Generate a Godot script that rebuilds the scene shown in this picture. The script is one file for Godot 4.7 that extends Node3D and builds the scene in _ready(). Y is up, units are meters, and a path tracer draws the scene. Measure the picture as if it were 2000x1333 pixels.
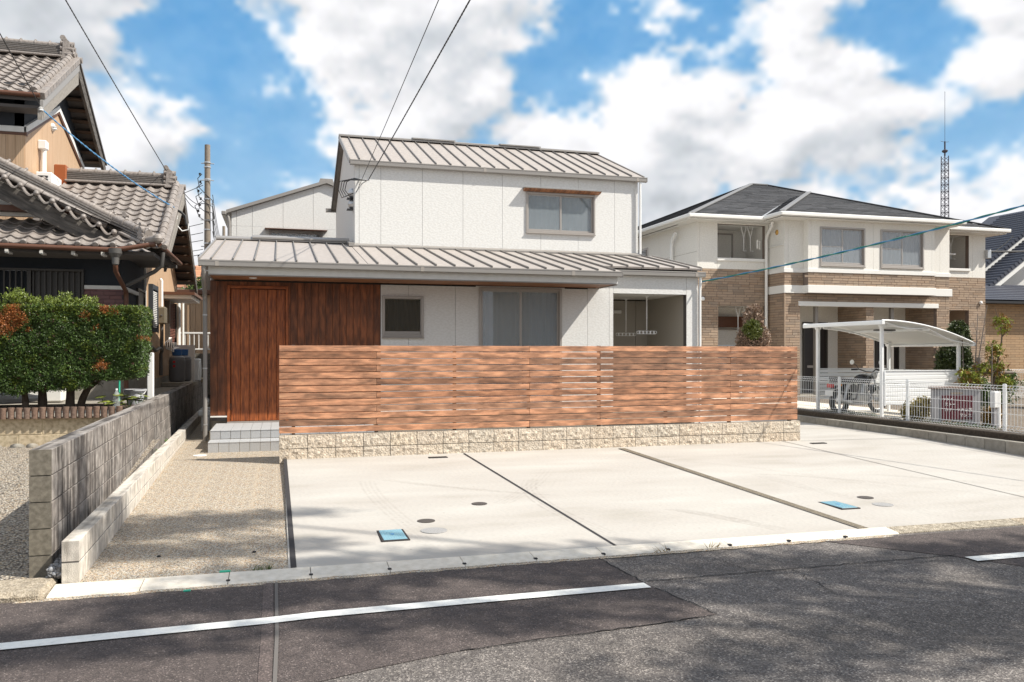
extends Node3D
# Street view of a white house behind a slatted wood fence. World: x along the street, y up, -z away from the street.
# y = 0 is the concrete forecourt at the foot of the fence.

var R := RandomNumberGenerator.new()
var M := {}
var used := {}

class MB:
	var v := PackedVector3Array()
	var n := PackedVector3Array()
	var t := PackedVector2Array()
	var c := PackedColorArray()
	var col := Color.WHITE
	var off := Vector2.ZERO
	var swap := false
	var xf := Transform3D.IDENTITY
	func vert(p: Vector3, nn: Vector3, uv: Vector2) -> void:
		v.append(xf * p); n.append((xf.basis * nn).normalized()); c.append(col)
		t.append((Vector2(uv.y, uv.x) if swap else uv) + off)
	func tri(a: Vector3, b: Vector3, d: Vector3, na: Vector3, nb: Vector3, nd: Vector3, ua := Vector2.ZERO, ub := Vector2.ZERO, ud := Vector2.ZERO) -> void:
		var g := (b - a).cross(d - a)
		if g.dot(na + nb + nd) > 0.0: # clockwise front faces
			vert(a, na, ua); vert(d, nd, ud); vert(b, nb, ub)
		else:
			vert(a, na, ua); vert(b, nb, ub); vert(d, nd, ud)
	func quad(a: Vector3, b: Vector3, d: Vector3, e: Vector3, outw: Vector3) -> void:
		var g := (b - a).cross(d - a)
		if g.length_squared() < 1e-14: g = (d - a).cross(e - a)
		var nn := g.normalized()
		if nn.dot(outw) < 0.0: nn = -nn
		var lu := a.distance_to(b)
		var lv := a.distance_to(e)
		var ua := Vector2.ZERO
		var ub := Vector2(lu, 0)
		var ud := Vector2(lu, lv)
		var ue := Vector2(0, lv)
		tri(a, b, d, nn, nn, nn, ua, ub, ud)
		tri(a, d, e, nn, nn, nn, ua, ud, ue)
	func face3(a: Vector3, b: Vector3, d: Vector3, outw: Vector3) -> void:
		var nn := (b - a).cross(d - a).normalized()
		if nn.dot(outw) < 0.0: nn = -nn
		tri(a, b, d, nn, nn, nn, Vector2.ZERO, Vector2(a.distance_to(b), 0), Vector2(0, a.distance_to(d)))
	func box(x0: float, x1: float, y0: float, y1: float, z0: float, z1: float, bev := 0.0) -> MB:
		if bev <= 0.0:
			quad(Vector3(x0, y0, z1), Vector3(x1, y0, z1), Vector3(x1, y1, z1), Vector3(x0, y1, z1), Vector3.BACK)
			quad(Vector3(x1, y0, z0), Vector3(x0, y0, z0), Vector3(x0, y1, z0), Vector3(x1, y1, z0), Vector3.FORWARD)
			quad(Vector3(x0, y1, z1), Vector3(x1, y1, z1), Vector3(x1, y1, z0), Vector3(x0, y1, z0), Vector3.UP)
			quad(Vector3(x0, y0, z1), Vector3(x1, y0, z1), Vector3(x1, y0, z0), Vector3(x0, y0, z0), Vector3.DOWN)
			quad(Vector3(x1, y0, z1), Vector3(x1, y0, z0), Vector3(x1, y1, z0), Vector3(x1, y1, z1), Vector3.RIGHT)
			quad(Vector3(x0, y0, z0), Vector3(x0, y0, z1), Vector3(x0, y1, z1), Vector3(x0, y1, z0), Vector3.LEFT)
			return self
		var lo := [x0, y0, z0]
		var hi := [x1, y1, z1]
		var P := func(ax: int, s: Array) -> Vector3:
			var r := [0.0, 0.0, 0.0]
			for k in 3:
				var e: float = hi[k] if s[k] > 0 else lo[k]
				r[k] = e if k == ax else e - s[k] * bev
			return Vector3(r[0], r[1], r[2])
		for ax in 3:
			var u := (ax + 1) % 3
			var w := (ax + 2) % 3
			if ax == 1:
				u = 0; w = 2
			for s in [-1, 1]:
				var q := []
				for k in [[-1, -1], [1, -1], [1, 1], [-1, 1]]:
					var g := [0, 0, 0]
					g[ax] = s; g[u] = k[0]; g[w] = k[1]
					q.append(P.call(ax, g))
				var o := Vector3.ZERO
				o[ax] = s
				if ax == 0: quad(q[3], q[0], q[1], q[2], o) # u along z
				else: quad(q[0], q[1], q[2], q[3], o)
		for ax in 3: # the edges along ax
			var u := (ax + 1) % 3
			var w := (ax + 2) % 3
			for su in [-1, 1]:
				for sw in [-1, 1]:
					var g := [0, 0, 0]
					g[u] = su; g[w] = sw
					g[ax] = -1
					var a = P.call(u, g)
					var d = P.call(w, g)
					g[ax] = 1
					var b = P.call(u, g)
					var e = P.call(w, g)
					var o := Vector3.ZERO
					o[u] = su; o[w] = sw
					quad(a, b, e, d, o)
		for sx in [-1, 1]:
			for sy in [-1, 1]:
				for sz in [-1, 1]:
					var g := [sx, sy, sz]
					face3(P.call(0, g), P.call(1, g), P.call(2, g), Vector3(sx, sy, sz))
		return self
	func tube(pts: Array, r: float, sides := 8, caps := true, r1 := -1.0) -> MB:
		var prev := Vector3.ZERO
		var rings := []
		var m := pts.size()
		for i in m:
			var d: Vector3 = ((pts[mini(i + 1, m - 1)] as Vector3) - (pts[maxi(i - 1, 0)] as Vector3)).normalized()
			if prev == Vector3.ZERO:
				prev = d.cross(Vector3.UP if absf(d.y) < 0.9 else Vector3.RIGHT).normalized()
			prev = (prev - d * prev.dot(d)).normalized()
			var w := d.cross(prev)
			var rr := r if r1 < 0.0 else lerpf(r, r1, float(i) / (m - 1))
			var ring := []
			for k in sides:
				var a := TAU * k / sides
				var nn := prev * cos(a) + w * sin(a)
				ring.append([(pts[i] as Vector3) + nn * rr, nn])
			rings.append(ring)
		var run := 0.0
		for i in m - 1:
			var l := (pts[i] as Vector3).distance_to(pts[i + 1])
			for k in sides:
				var q := (k + 1) % sides
				var A = rings[i][k]; var B = rings[i][q]; var C = rings[i + 1][q]; var D = rings[i + 1][k]
				var u0 := TAU * r * k / sides
				var u1 := TAU * r * (k + 1) / sides
				tri(A[0], B[0], C[0], A[1], B[1], C[1], Vector2(run, u0), Vector2(run, u1), Vector2(run + l, u1))
				tri(A[0], C[0], D[0], A[1], C[1], D[1], Vector2(run, u0), Vector2(run + l, u1), Vector2(run + l, u0))
			run += l
		if caps:
			for e in [0, m - 1]:
				var o: Vector3 = ((pts[0] as Vector3) - (pts[1] as Vector3)) if e == 0 else ((pts[m - 1] as Vector3) - (pts[m - 2] as Vector3))
				for k in sides:
					face3(pts[e], rings[e][k][0], rings[e][(k + 1) % sides][0], o)
		return self
	func lathe(at: Vector3, prof: Array, sides := 14, axis := Vector3.UP) -> MB: # prof: Vector2(radius, height)
		var a1 := axis.cross(Vector3.RIGHT if absf(axis.x) < 0.8 else Vector3.UP).normalized()
		var a2 := axis.cross(a1)
		for i in prof.size() - 1:
			var p: Vector2 = prof[i]
			var q: Vector2 = prof[i + 1]
			var sl := Vector2(q.y - p.y, p.x - q.x).normalized()
			if sl == Vector2.ZERO: continue
			for k in sides:
				var A := []
				for kk in [k, k + 1]:
					var ang: float = TAU * kk / sides
					var rad := a1 * cos(ang) + a2 * sin(ang)
					var nn := (rad * sl.x + axis * sl.y).normalized()
					A.append([at + rad * p.x + axis * p.y, nn]); A.append([at + rad * q.x + axis * q.y, nn])
				if p.x > 1e-5: tri(A[0][0], A[2][0], A[1][0], A[0][1], A[2][1], A[1][1], Vector2(k, 0), Vector2(k + 1, 0), Vector2(k, 1))
				if q.x > 1e-5: tri(A[1][0], A[2][0], A[3][0], A[1][1], A[2][1], A[3][1], Vector2(k, 1), Vector2(k + 1, 0), Vector2(k + 1, 1))
		return self
	func ball(at: Vector3, r: Vector3, sides := 10, rows := 6) -> MB:
		var keep := xf
		xf = xf * Transform3D(Basis.from_scale(r), at)
		var prof := []
		for i in rows + 1:
			var a := -PI / 2 + PI * i / rows
			prof.append(Vector2(cos(a), sin(a)))
		lathe(Vector3.ZERO, prof, sides)
		xf = keep
		return self
	func prism(poly: PackedVector2Array, z0: float, z1: float, caps := true) -> MB: # polygon in xy, pulled along z
		var m := poly.size()
		var area := 0.0
		for i in m: area += poly[i].cross(poly[(i + 1) % m])
		for i in m:
			var a := poly[i]
			var b := poly[(i + 1) % m]
			var e := b - a
			var o := Vector3(e.y, -e.x, 0) * signf(area)
			quad(Vector3(a.x, a.y, z0), Vector3(b.x, b.y, z0), Vector3(b.x, b.y, z1), Vector3(a.x, a.y, z1), o)
		if caps:
			var ix := Geometry2D.triangulate_polygon(poly)
			for i in range(0, ix.size(), 3):
				for s in [[z0, Vector3.FORWARD], [z1, Vector3.BACK]]:
					var z: float = s[0]
					var p := [poly[ix[i]], poly[ix[i + 1]], poly[ix[i + 2]]]
					tri(Vector3(p[0].x, p[0].y, z), Vector3(p[1].x, p[1].y, z), Vector3(p[2].x, p[2].y, z), s[1], s[1], s[1], p[0], p[1], p[2])
		return self
	func flat(pts: Array, outw := Vector3.UP) -> MB: # a planar polygon as a fan of its triangulation in xz
		var p2 := PackedVector2Array()
		for p in pts: p2.append(Vector2(p.x, p.z))
		var ix := Geometry2D.triangulate_polygon(p2)
		for i in range(0, ix.size(), 3):
			var a: Vector3 = pts[ix[i]]; var b: Vector3 = pts[ix[i + 1]]; var d: Vector3 = pts[ix[i + 2]]
			var nn := (b - a).cross(d - a).normalized()
			if nn.dot(outw) < 0: nn = -nn
			tri(a, b, d, nn, nn, nn, Vector2(a.x, a.z), Vector2(b.x, b.z), Vector2(d.x, d.z))
		return self
	func mesh() -> ArrayMesh:
		var a := []
		a.resize(Mesh.ARRAY_MAX)
		a[Mesh.ARRAY_VERTEX] = v; a[Mesh.ARRAY_NORMAL] = n; a[Mesh.ARRAY_TEX_UV] = t; a[Mesh.ARRAY_COLOR] = c
		var m := ArrayMesh.new()
		if v.size() > 0: m.add_surface_from_arrays(Mesh.PRIMITIVE_TRIANGLES, a)
		return m

func V(x: float, y: float, z: float) -> Vector3: return Vector3(x, y, z)
func P2(a: Array) -> PackedVector2Array:
	var p := PackedVector2Array()
	for i in range(0, a.size(), 2): p.append(Vector2(a[i], a[i + 1]))
	return p
func nb() -> MB:
	var b := MB.new()
	b.off = Vector2(R.randf() * 9.0, R.randf() * 9.0)
	return b
func tint(lo := 0.9, hi := 1.08, warm := 0.02) -> Color:
	var k := R.randf_range(lo, hi)
	var w := R.randf_range(-warm, warm)
	return Color(k * (1 + w), k, k * (1 - w))
func bxm(x0: float, x1: float, y0: float, y1: float, z0: float, z1: float, bev := 0.0, tc := Color.WHITE) -> MB:
	var b := nb()
	b.col = tc
	return b.box(x0, x1, y0, y1, z0, z1, bev)
func numbered(p: Node, called: String) -> String:
	var k := str(p.get_instance_id()) + called
	var i: int = used.get(k, 0)
	used[k] = i + 1
	return called if i == 0 else "%s_%03d" % [called, i]
func base_of(p: Node) -> Vector3:
	var b := Vector3.ZERO
	var q := p
	while q != self and q is Node3D:
		b += (q as Node3D).position
		q = q.get_parent()
	return b
func thing(called: String, label: String, category: String, at := Vector3.ZERO, group := "") -> Node3D:
	var o := Node3D.new()
	o.name = numbered(self, called)
	add_child(o, true)
	o.position = at
	return tag(o, label, category, group)
func tag(o: Node3D, label: String, category: String, group := "") -> Node3D:
	o.set_meta("label", label)
	o.set_meta("category", category)
	if group != "": o.set_meta("group", group)
	return o
func part(p: Node, called: String, b, m: Material, label := "") -> MeshInstance3D:
	var o := MeshInstance3D.new()
	o.name = numbered(p, called)
	o.mesh = b.mesh() if b is MB else b
	o.material_override = m
	p.add_child(o, true)
	o.position = -base_of(p)
	if label != "": o.set_meta("label", label)
	return o
func placed(p: Node, called: String, mesh: Mesh, m: Material, tf: Transform3D) -> MeshInstance3D: # a shared mesh put at a world place
	var o := MeshInstance3D.new()
	o.name = numbered(p, called)
	o.mesh = mesh
	o.material_override = m
	p.add_child(o, true)
	o.transform = Transform3D(tf.basis, tf.origin - base_of(p))
	return o
func struct(called: String, b, m: Material) -> MeshInstance3D:
	var o := part(self, called, b, m)
	o.set_meta("kind", "structure")
	return o
func stuff(o: Node3D) -> Node3D:
	o.set_meta("kind", "stuff")
	return o
func multi(p: Node, called: String, mesh: Mesh, m: Material, tfs: Array, cols: Array) -> MultiMeshInstance3D:
	var mm := MultiMesh.new()
	mm.transform_format = MultiMesh.TRANSFORM_3D
	mm.use_colors = cols.size() > 0
	mm.mesh = mesh
	mm.instance_count = tfs.size()
	for i in tfs.size():
		mm.set_instance_transform(i, tfs[i])
		if cols.size() > 0: mm.set_instance_color(i, cols[i])
	var o := MultiMeshInstance3D.new()
	o.name = numbered(p, called)
	o.multimesh = mm
	o.material_override = m
	p.add_child(o, true)
	o.position = -base_of(p)
	o.set_meta("kind", "stuff")
	return o
func cuts(x0: float, x1: float, y0: float, y1: float, holes: Array) -> Array: # the rectangle less its holes, as rectangles [x0, x1, y0, y1]
	var xs := [x0, x1]
	for h in holes:
		for x in [h[0], h[1]]:
			if x > x0 and x < x1 and not xs.has(x): xs.append(x)
	xs.sort()
	var out := []
	for i in xs.size() - 1:
		var mid: float = (xs[i] + xs[i + 1]) / 2
		var spans := [[y0, y1]]
		for h in holes:
			if mid > h[0] and mid < h[1]:
				var nx := []
				for s in spans:
					if h[3] <= s[0] or h[2] >= s[1]: nx.append(s); continue
					if h[2] > s[0]: nx.append([s[0], h[2]])
					if h[3] < s[1]: nx.append([h[3], s[1]])
				spans = nx
		for s in spans: out.append([xs[i], xs[i + 1], s[0], s[1]])
	return out

# ---------- textures ----------
func nz(w: int, h: int, sd: int, freq: float, type := FastNoiseLite.TYPE_SIMPLEX_SMOOTH, oct := 4, sx := 1, sy := 1, ret := FastNoiseLite.RETURN_DISTANCE) -> PackedByteArray:
	var f := FastNoiseLite.new()
	f.seed = sd; f.frequency = freq; f.noise_type = type
	f.fractal_octaves = oct
	if oct <= 1: f.fractal_type = FastNoiseLite.FRACTAL_NONE
	f.cellular_return_type = ret
	var im := f.get_seamless_image(maxi(w / sx, 8), maxi(h / sy, 8))
	im.convert(Image.FORMAT_L8)
	if sx > 1 or sy > 1: im.resize(w, h, Image.INTERPOLATE_CUBIC)
	return im.get_data()
func lut(stops: Array) -> PackedByteArray: # [pos, Color, ...]
	var g := Gradient.new()
	var o := PackedFloat32Array()
	var c := PackedColorArray()
	for i in range(0, stops.size(), 2): o.append(stops[i]); c.append(stops[i + 1])
	g.offsets = o; g.colors = c
	var r := PackedByteArray()
	for i in 256:
		var k := g.sample(i / 255.0)
		r.append(k.r8); r.append(k.g8); r.append(k.b8)
	return r
func paint(w: int, h: int, a: PackedByteArray, stops: Array, b := PackedByteArray(), amp := 0.0, b2 := PackedByteArray(), amp2 := 0.0) -> Image:
	var L := lut(stops)
	var out := PackedByteArray()
	out.resize(w * h * 3)
	var hb := b.size() > 0
	var hb2 := b2.size() > 0
	for i in w * h:
		var k := a[i] * 3
		var s := 1.0
		if hb: s += amp * (b[i] - 128) / 128.0
		if hb2: s += amp2 * (b2[i] - 128) / 128.0
		out[i * 3] = clampi(int(L[k] * s), 0, 255)
		out[i * 3 + 1] = clampi(int(L[k + 1] * s), 0, 255)
		out[i * 3 + 2] = clampi(int(L[k + 2] * s), 0, 255)
	return Image.create_from_data(w, h, false, Image.FORMAT_RGB8, out)
func nrm(w: int, h: int, a: PackedByteArray, k: float) -> Texture2D:
	var im := Image.create_from_data(w, h, false, Image.FORMAT_L8, a)
	im.convert(Image.FORMAT_RGBA8)
	im.bump_map_to_normal_map(k)
	return ImageTexture.create_from_image(im)
func tx(im: Image) -> Texture2D: return ImageTexture.create_from_image(im)
func C(hex: String) -> Color: return Color.html(hex)
func mat(key: String, color: Color, rough := 0.8, metal := 0.0, albedo: Texture2D = null, normal: Texture2D = null, size := Vector3.ZERO, nk := 1.0) -> StandardMaterial3D:
	var m := StandardMaterial3D.new()
	m.resource_name = key
	var ls := color.linear_to_srgb() # colours are given here as linear base colours
	m.albedo_color = Color(ls.r, ls.g, ls.b, color.a)
	m.roughness = rough
	m.metallic = metal
	m.vertex_color_use_as_albedo = true
	if albedo: m.albedo_texture = albedo
	if normal:
		m.normal_enabled = true
		m.normal_texture = normal
		m.normal_scale = nk
	if size != Vector3.ZERO: # metres per repeat, in the world
		m.uv1_triplanar = true
		m.uv1_world_triplanar = true
		m.uv1_triplanar_sharpness = 8.0
		m.uv1_scale = Vector3(1 / size.x, 1 / size.y, 1 / size.z)
	M[key] = m
	return m
func uvscale(m: StandardMaterial3D, s: float, s2 := -1.0) -> void:
	m.uv1_scale = Vector3(1 / s, 1 / (s if s2 < 0 else s2), 1)
func _ready() -> void:
	R.seed = 20240917
	view()
	materials()
	ground()
	main_house()
	slat_fence()
	rear_house()
	left_house()
	left_walls()
	apartment()
	far_buildings()
	hedge_and_plants()
	right_garden()
	cycle_shelter()
	motorbike()
	mesh_fences()
	name_sign()
	poles_and_wires()
	street_opposite()
	small_things()

const SUN_AZ := 61.5   # degrees right of the house front's normal
const SUN_EL := 47.7
func view() -> void:
	var cam := Camera3D.new()
	cam.name = "camera"
	add_child(cam)
	cam.position = V(0, 1.54, 0)
	cam.rotation_degrees = Vector3(0, -15.8, 0)
	var near := 0.1
	cam.set_frustum(near * 1333.0 / 1609.0, Vector2(0, near * 21.5 / 1609.0), near, 600.0)
	cam.current = true
	var env := Environment.new()
	env.background_mode = Environment.BG_SKY
	env.tonemap_mode = Environment.TONE_MAPPER_LINEAR
	env.tonemap_exposure = 1.33
	env.sdfgi_enabled = true
	env.ssao_enabled = true
	env.ssil_enabled = true
	var sky := Sky.new()
	var pm := PanoramaSkyMaterial.new()
	pm.panorama = cloud_panorama()
	pm.energy_multiplier = 1.0
	sky.sky_material = pm
	env.sky = sky
	env.background_energy_multiplier = 0.78
	env.sky_rotation = Vector3(0, PI, 0)
	var we := WorldEnvironment.new()
	we.name = "world_environment"
	we.environment = env
	add_child(we)
	var sun := DirectionalLight3D.new()
	sun.name = "sun"
	sun.light_color = Color(1.0, 0.975, 0.93)
	sun.light_energy = 1.6
	sun.light_angular_distance = 0.5
	sun.shadow_enabled = true
	add_child(sun)
	sun.look_at_from_position(Vector3.ZERO, -sun_dir(), Vector3.UP)
func sun_dir() -> Vector3: # towards the sun
	var a := deg_to_rad(SUN_AZ)
	var e := deg_to_rad(SUN_EL)
	return V(sin(a) * cos(e), sin(e), cos(a) * cos(e))

var sky_noise := FastNoiseLite.new()
var sky_soft := FastNoiseLite.new()
var bias := PackedFloat32Array()
func sky_at(az: float, el: float) -> Color: # degrees
	var a := deg_to_rad(az)
	var e := deg_to_rad(el)
	var d := V(sin(a) * cos(e), sin(e) * 1.7, -cos(a) * cos(e))
	var gx := (az + 25.0) * 2.0
	var gy := (el + 5.0) * 2.0
	var b := 0.0
	if gx >= 0 and gx < 169 and gy >= 0 and gy < 79:
		var i := int(gx); var j := int(gy)
		var fx := gx - i; var fy := gy - j
		b = lerpf(lerpf(bias[j * 170 + i], bias[j * 170 + i + 1], fx), lerpf(bias[(j + 1) * 170 + i], bias[(j + 1) * 170 + i + 1], fx), fy)
	var nn := sky_noise.get_noise_3dv(d)
	var dn := nn * 0.50 + 0.13 + b
	var cov := smoothstep(-0.03, 0.085, dn)
	cov = maxf(cov, 0.22 * smoothstep(-0.25, 0.05, dn))
	var up := sky_noise.get_noise_3d(d.x + 0.022, d.y + 0.04, d.z + 0.01)
	var l := nn - up
	var soft := sky_soft.get_noise_3dv(d)
	var lum := 0.945 + l * 0.42 - 0.07 * smoothstep(0.12, 0.6, dn) - 0.11 * smoothstep(-0.1, 0.5, soft) * smoothstep(0.12, 0.4, dn)
	lum = clampf(lum, 0.66, 0.99)
	var t := clampf(el / 90.0, 0, 1)
	var blue := Color(0.70, 0.825, 0.925).lerp(Color(0.545, 0.745, 0.905), smoothstep(0.0, 0.10, t)).lerp(Color(0.32, 0.60, 0.845), smoothstep(0.07, 0.30, t)).lerp(Color(0.19, 0.44, 0.74), smoothstep(0.3, 1.0, t))
	var cl := Color(lum - 0.022, lum - 0.004, lum + 0.018)
	cl = cl.lerp(Color(lum, lum, lum + 0.01), smoothstep(0.84, 0.95, lum))
	return blue.lerp(cl, cov)
func cloud_panorama() -> Texture2D:
	sky_noise.seed = 37
	sky_noise.noise_type = FastNoiseLite.TYPE_SIMPLEX_SMOOTH
	sky_noise.frequency = 2.6
	sky_noise.fractal_octaves = 8
	sky_noise.fractal_gain = 0.58
	sky_soft.seed = 5
	sky_soft.frequency = 4.5
	sky_soft.fractal_octaves = 3
	# heaps and gaps of cloud: bearing, height, reach, reach, strength (degrees)
	var lumps := []
	for p in [[250, 150, 420, 190, 0.62], [120, 330, 300, 160, 0.5], [560, 260, 360, 130, 0.55], [840, 260, 230, 90, 0.42], [980, 100, 190, 90, 0.50], [1130, 60, 70, 50, 0.3], [1080, 240, 110, 70, 0.4],
		[480, 330, 160, 90, 0.3], [1400, 250, 150, 110, 0.52], [1330, 340, 190, 80, 0.45], [1620, 100, 300, 75, 0.5], [1860, 70, 200, 80, 0.5], [1860, 270, 130, 80, 0.5], [1560, 310, 220, 90, 0.45], [1400, 35, 90, 45, 0.4], [1960, 330, 120, 90, 0.3],
		[700, 45, 100, 55, -0.75], [790, 105, 50, 35, -0.6], [1200, 185, 95, 60, -0.85], [1290, 70, 50, 60, -0.6], [1380, 100, 50, 25, -0.55], [1745, 178, 110, 32, -0.75], [1715, 215, 45, 40, -0.6], [562, 170, 22, 16, -0.55], [1960, 145, 70, 22, -0.6],
		[440, 84, 40, 10, -0.45], [1195, 262, 36, 26, -0.5], [1640, 232, 36, 18, -0.3], [1800, 420, 140, 40, -0.35], [1260, 20, 70, 25, -0.5], [1700, 20, 40, 20, -0.4], [395, 470, 40, 60, -0.3]]:
		var az := 15.8 + rad_to_deg(atan((p[0] - 1000.0) / 1609.0))
		lumps.append([az, rad_to_deg(atan((688.0 - p[1]) / 1609.0 * cos(deg_to_rad(az - 15.8)))), p[2] / 30.0, p[3] / 29.0, p[4]])
	bias.resize(170 * 80)
	for j in 80:
		for i in 170:
			var s := 0.0
			for q in lumps:
				var x: float = (i / 2.0 - 25.0 - q[0]) / q[2]
				var y: float = (j / 2.0 - 5.0 - q[1]) / q[3]
				var k := x * x + y * y
				if k < 9.0: s += q[4] * exp(-k * 1.1)
			bias[j * 170 + i] = s * 0.9
	var im := Image.create(1024, 512, false, Image.FORMAT_RGB8)
	for y in 512:
		var el := 90.0 - (y + 0.5) / 512.0 * 180.0
		if el < -6.0:
			im.fill_rect(Rect2i(0, y, 1024, 512 - y), Color(0.56, 0.58, 0.58))
			break
		for x in 1024:
			im.set_pixel(x, y, sky_at(wrapf((x + 0.5) / 1024.0 * 360.0, -180.0, 180.0), el))
	im.resize(4096, 2048, Image.INTERPOLATE_CUBIC)
	for y in range(int((90.0 - 27.0) / 180.0 * 2048), int((90.0 + 2.0) / 180.0 * 2048)):
		var el := 90.0 - (y + 0.5) / 2048.0 * 180.0
		for x in range(int(-21.0 / 360.0 * 4096), int(53.0 / 360.0 * 4096)):
			im.set_pixel(posmod(x, 4096), y, sky_at((x + 0.5) / 4096.0 * 360.0, el))
	return tx(im)
func materials() -> void:
	# --- ground ---
	var fine := nz(512, 512, 3, 0.22, FastNoiseLite.TYPE_SIMPLEX, 2)
	var slow := nz(512, 512, 4, 0.012, FastNoiseLite.TYPE_SIMPLEX_SMOOTH, 3)
	var cellv := nz(512, 512, 7, 0.12, FastNoiseLite.TYPE_CELLULAR, 1, 1, 1, FastNoiseLite.RETURN_CELL_VALUE)
	var celld := nz(512, 512, 7, 0.12, FastNoiseLite.TYPE_CELLULAR, 1, 1, 1, FastNoiseLite.RETURN_DISTANCE)
	var cellv2 := nz(512, 512, 17, 0.2, FastNoiseLite.TYPE_CELLULAR, 1, 1, 1, FastNoiseLite.RETURN_CELL_VALUE)
	var celld2 := nz(512, 512, 17, 0.2, FastNoiseLite.TYPE_CELLULAR, 1, 1, 1, FastNoiseLite.RETURN_DISTANCE)
	var ao := tx(paint(512, 512, cellv2, [0.0, C("544f4e"), 0.35, C("6b6663"), 0.75, C("7f7a76"), 0.92, C("9d9791"), 1.0, C("bdb6ae")], fine, 0.18, slow, 0.10))
	mat("asphalt_old", Color(0.72, 0.71, 0.71), 0.93, 0, ao, nrm(512, 512, celld2, 4.0), V(0.9, 0.9, 0.9), 0.6)
	var an := tx(paint(512, 512, cellv2, [0.0, C("4b4442"), 0.6, C("625956"), 0.93, C("716763"), 1.0, C("9c928c")], fine, 0.22, slow, 0.10))
	mat("asphalt_new", Color(0.66, 0.645, 0.645), 0.92, 0, an, nrm(512, 512, celld2, 4.0), V(0.8, 0.8, 0.8), 0.6)
	var ag := tx(paint(512, 512, cellv, [0.0, C("6e6459"), 0.2, C("a2907a"), 0.4, C("c6b59c"), 0.55, C("b3a087"), 0.7, C("d6cbb9"), 0.82, C("b98d61"), 0.9, C("8c8580"), 1.0, C("e4ddcf")], celld, -0.35, fine, 0.08))
	mat("aggregate", Color(0.70, 0.74, 0.79), 0.9, 0, ag, nrm(512, 512, celld, -6.0), V(0.62, 0.62, 0.62), 0.9)
	var gr := tx(paint(512, 512, cellv, [0.0, C("6b6560"), 0.25, C("a39a8f"), 0.5, C("c7c0b4"), 0.7, C("9c938a"), 0.85, C("b6a48c"), 1.0, C("dcd8d0")], celld, -0.5, fine, 0.08))
	mat("gravel", Color(0.60, 0.58, 0.55), 0.95, 0, gr, nrm(512, 512, celld, -9.0), V(1.3, 1.3, 1.3), 1.2)
	mat("dark_pebble", Color(0.62, 0.62, 0.64), 0.7)
	var co := nz(512, 512, 21, 0.02, FastNoiseLite.TYPE_SIMPLEX_SMOOTH, 5)
	var cf := nz(512, 512, 22, 0.3, FastNoiseLite.TYPE_SIMPLEX, 2)
	var ct := tx(paint(512, 512, co, [0.0, C("b9b2a7"), 0.5, C("c8c2b7"), 1.0, C("d3cdc3")], cf, 0.06))
	mat("kerb_stone", Color(0.98, 0.96, 0.93), 0.88, 0, tx(paint(512, 512, co, [0.0, C("cfc8bc"), 0.5, C("dcd6cb"), 1.0, C("e6e0d7")], cf, 0.05)), nrm(512, 512, cf, 1.5), V(1.1, 1.1, 1.1), 0.5)
	mat("kerb_old", Color(0.80, 0.76, 0.70), 0.92, 0, tx(paint(512, 512, cellv2, [0.0, C("8c8375"), 0.5, C("b3aa9b"), 1.0, C("cfc7ba")], co, 0.16)), nrm(512, 512, celld2, 4.0), V(0.9, 0.9, 0.9), 0.8)
	mat("earth", Color(0.20, 0.16, 0.13), 1.0, 0, tx(paint(512, 512, co, [0.0, C("7c7264"), 1.0, C("b6ab9b")], cf, 0.3)), nrm(512, 512, cf, 4.0), V(1.0, 1.0, 1.0))
	mat("far_ground", Color(0.42, 0.41, 0.38), 0.95, 0, ct, null, V(5, 5, 5))
	mat("slab", Color(0.67, 0.67, 0.685), 0.82, 0, slab_texture(co, cf), nrm(512, 512, cf, 0.8), Vector3.ZERO, 0.25)
	mat("joint", Color(0.03, 0.028, 0.03), 0.9)
	mat("road_paint", Color(0.90, 0.90, 0.88), 0.7, 0, tx(paint(512, 512, co, [0.0, C("d9d9d6"), 0.25, C("efefec"), 1.0, C("fafaf8")], cf, 0.05)), nrm(512, 512, celld2, 2.0), V(0.7, 0.7, 0.7), 0.4)
	# --- walls ---
	var stroke := nz(512, 512, 31, 0.045, FastNoiseLite.TYPE_SIMPLEX, 4, 2, 1)
	mat("white_siding", Color(0.77, 0.77, 0.765), 0.8, 0, tx(paint(512, 512, stroke, [0.0, C("ebeae7"), 1.0, C("fbfbfa")], cf, 0.012)), nrm(512, 512, stroke, 3.0), V(1.1, 1.1, 1.1), 0.28)
	mat("siding_groove", Color(0.36, 0.34, 0.32), 0.9)
	mat("core", Color(0.10, 0.09, 0.085), 0.9)
	mat("white_plain", Color(0.80, 0.80, 0.785), 0.7, 0, tx(paint(256, 256, nz(256, 256, 33, 0.03), [0.0, C("f1f0ee"), 1.0, C("fcfcfb")])), null, V(1.5, 1.5, 1.5))
	mat("metal_roof", Color(0.44, 0.405, 0.378), 0.55, 0.0, tx(paint(512, 512, co, [0.0, C("dedbd9"), 1.0, C("f6f4f2")], cf, 0.03)), null, V(1.6, 1.6, 1.6))
	mat("metal_trim", Color(0.31, 0.29, 0.27), 0.42, 0.3)
	mat("roof_rib", Color(0.20, 0.185, 0.17), 0.45, 0.1)
	mat("gutter", Color(0.28, 0.265, 0.25), 0.4, 0.15)
	mat("aluminium", Color(0.38, 0.35, 0.325), 0.38, 0.35)
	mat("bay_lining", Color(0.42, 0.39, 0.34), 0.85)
	mat("eave_timber", Color(0.10, 0.065, 0.045), 0.85)
	mat("dark_gap", Color(0.015, 0.013, 0.012), 0.9)
	# --- wood: contour bands of a stretched noise make the grain ---
	var g1 := nz(1024, 512, 41, 0.022, FastNoiseLite.TYPE_SIMPLEX_SMOOTH, 3, 10, 1)
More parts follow.
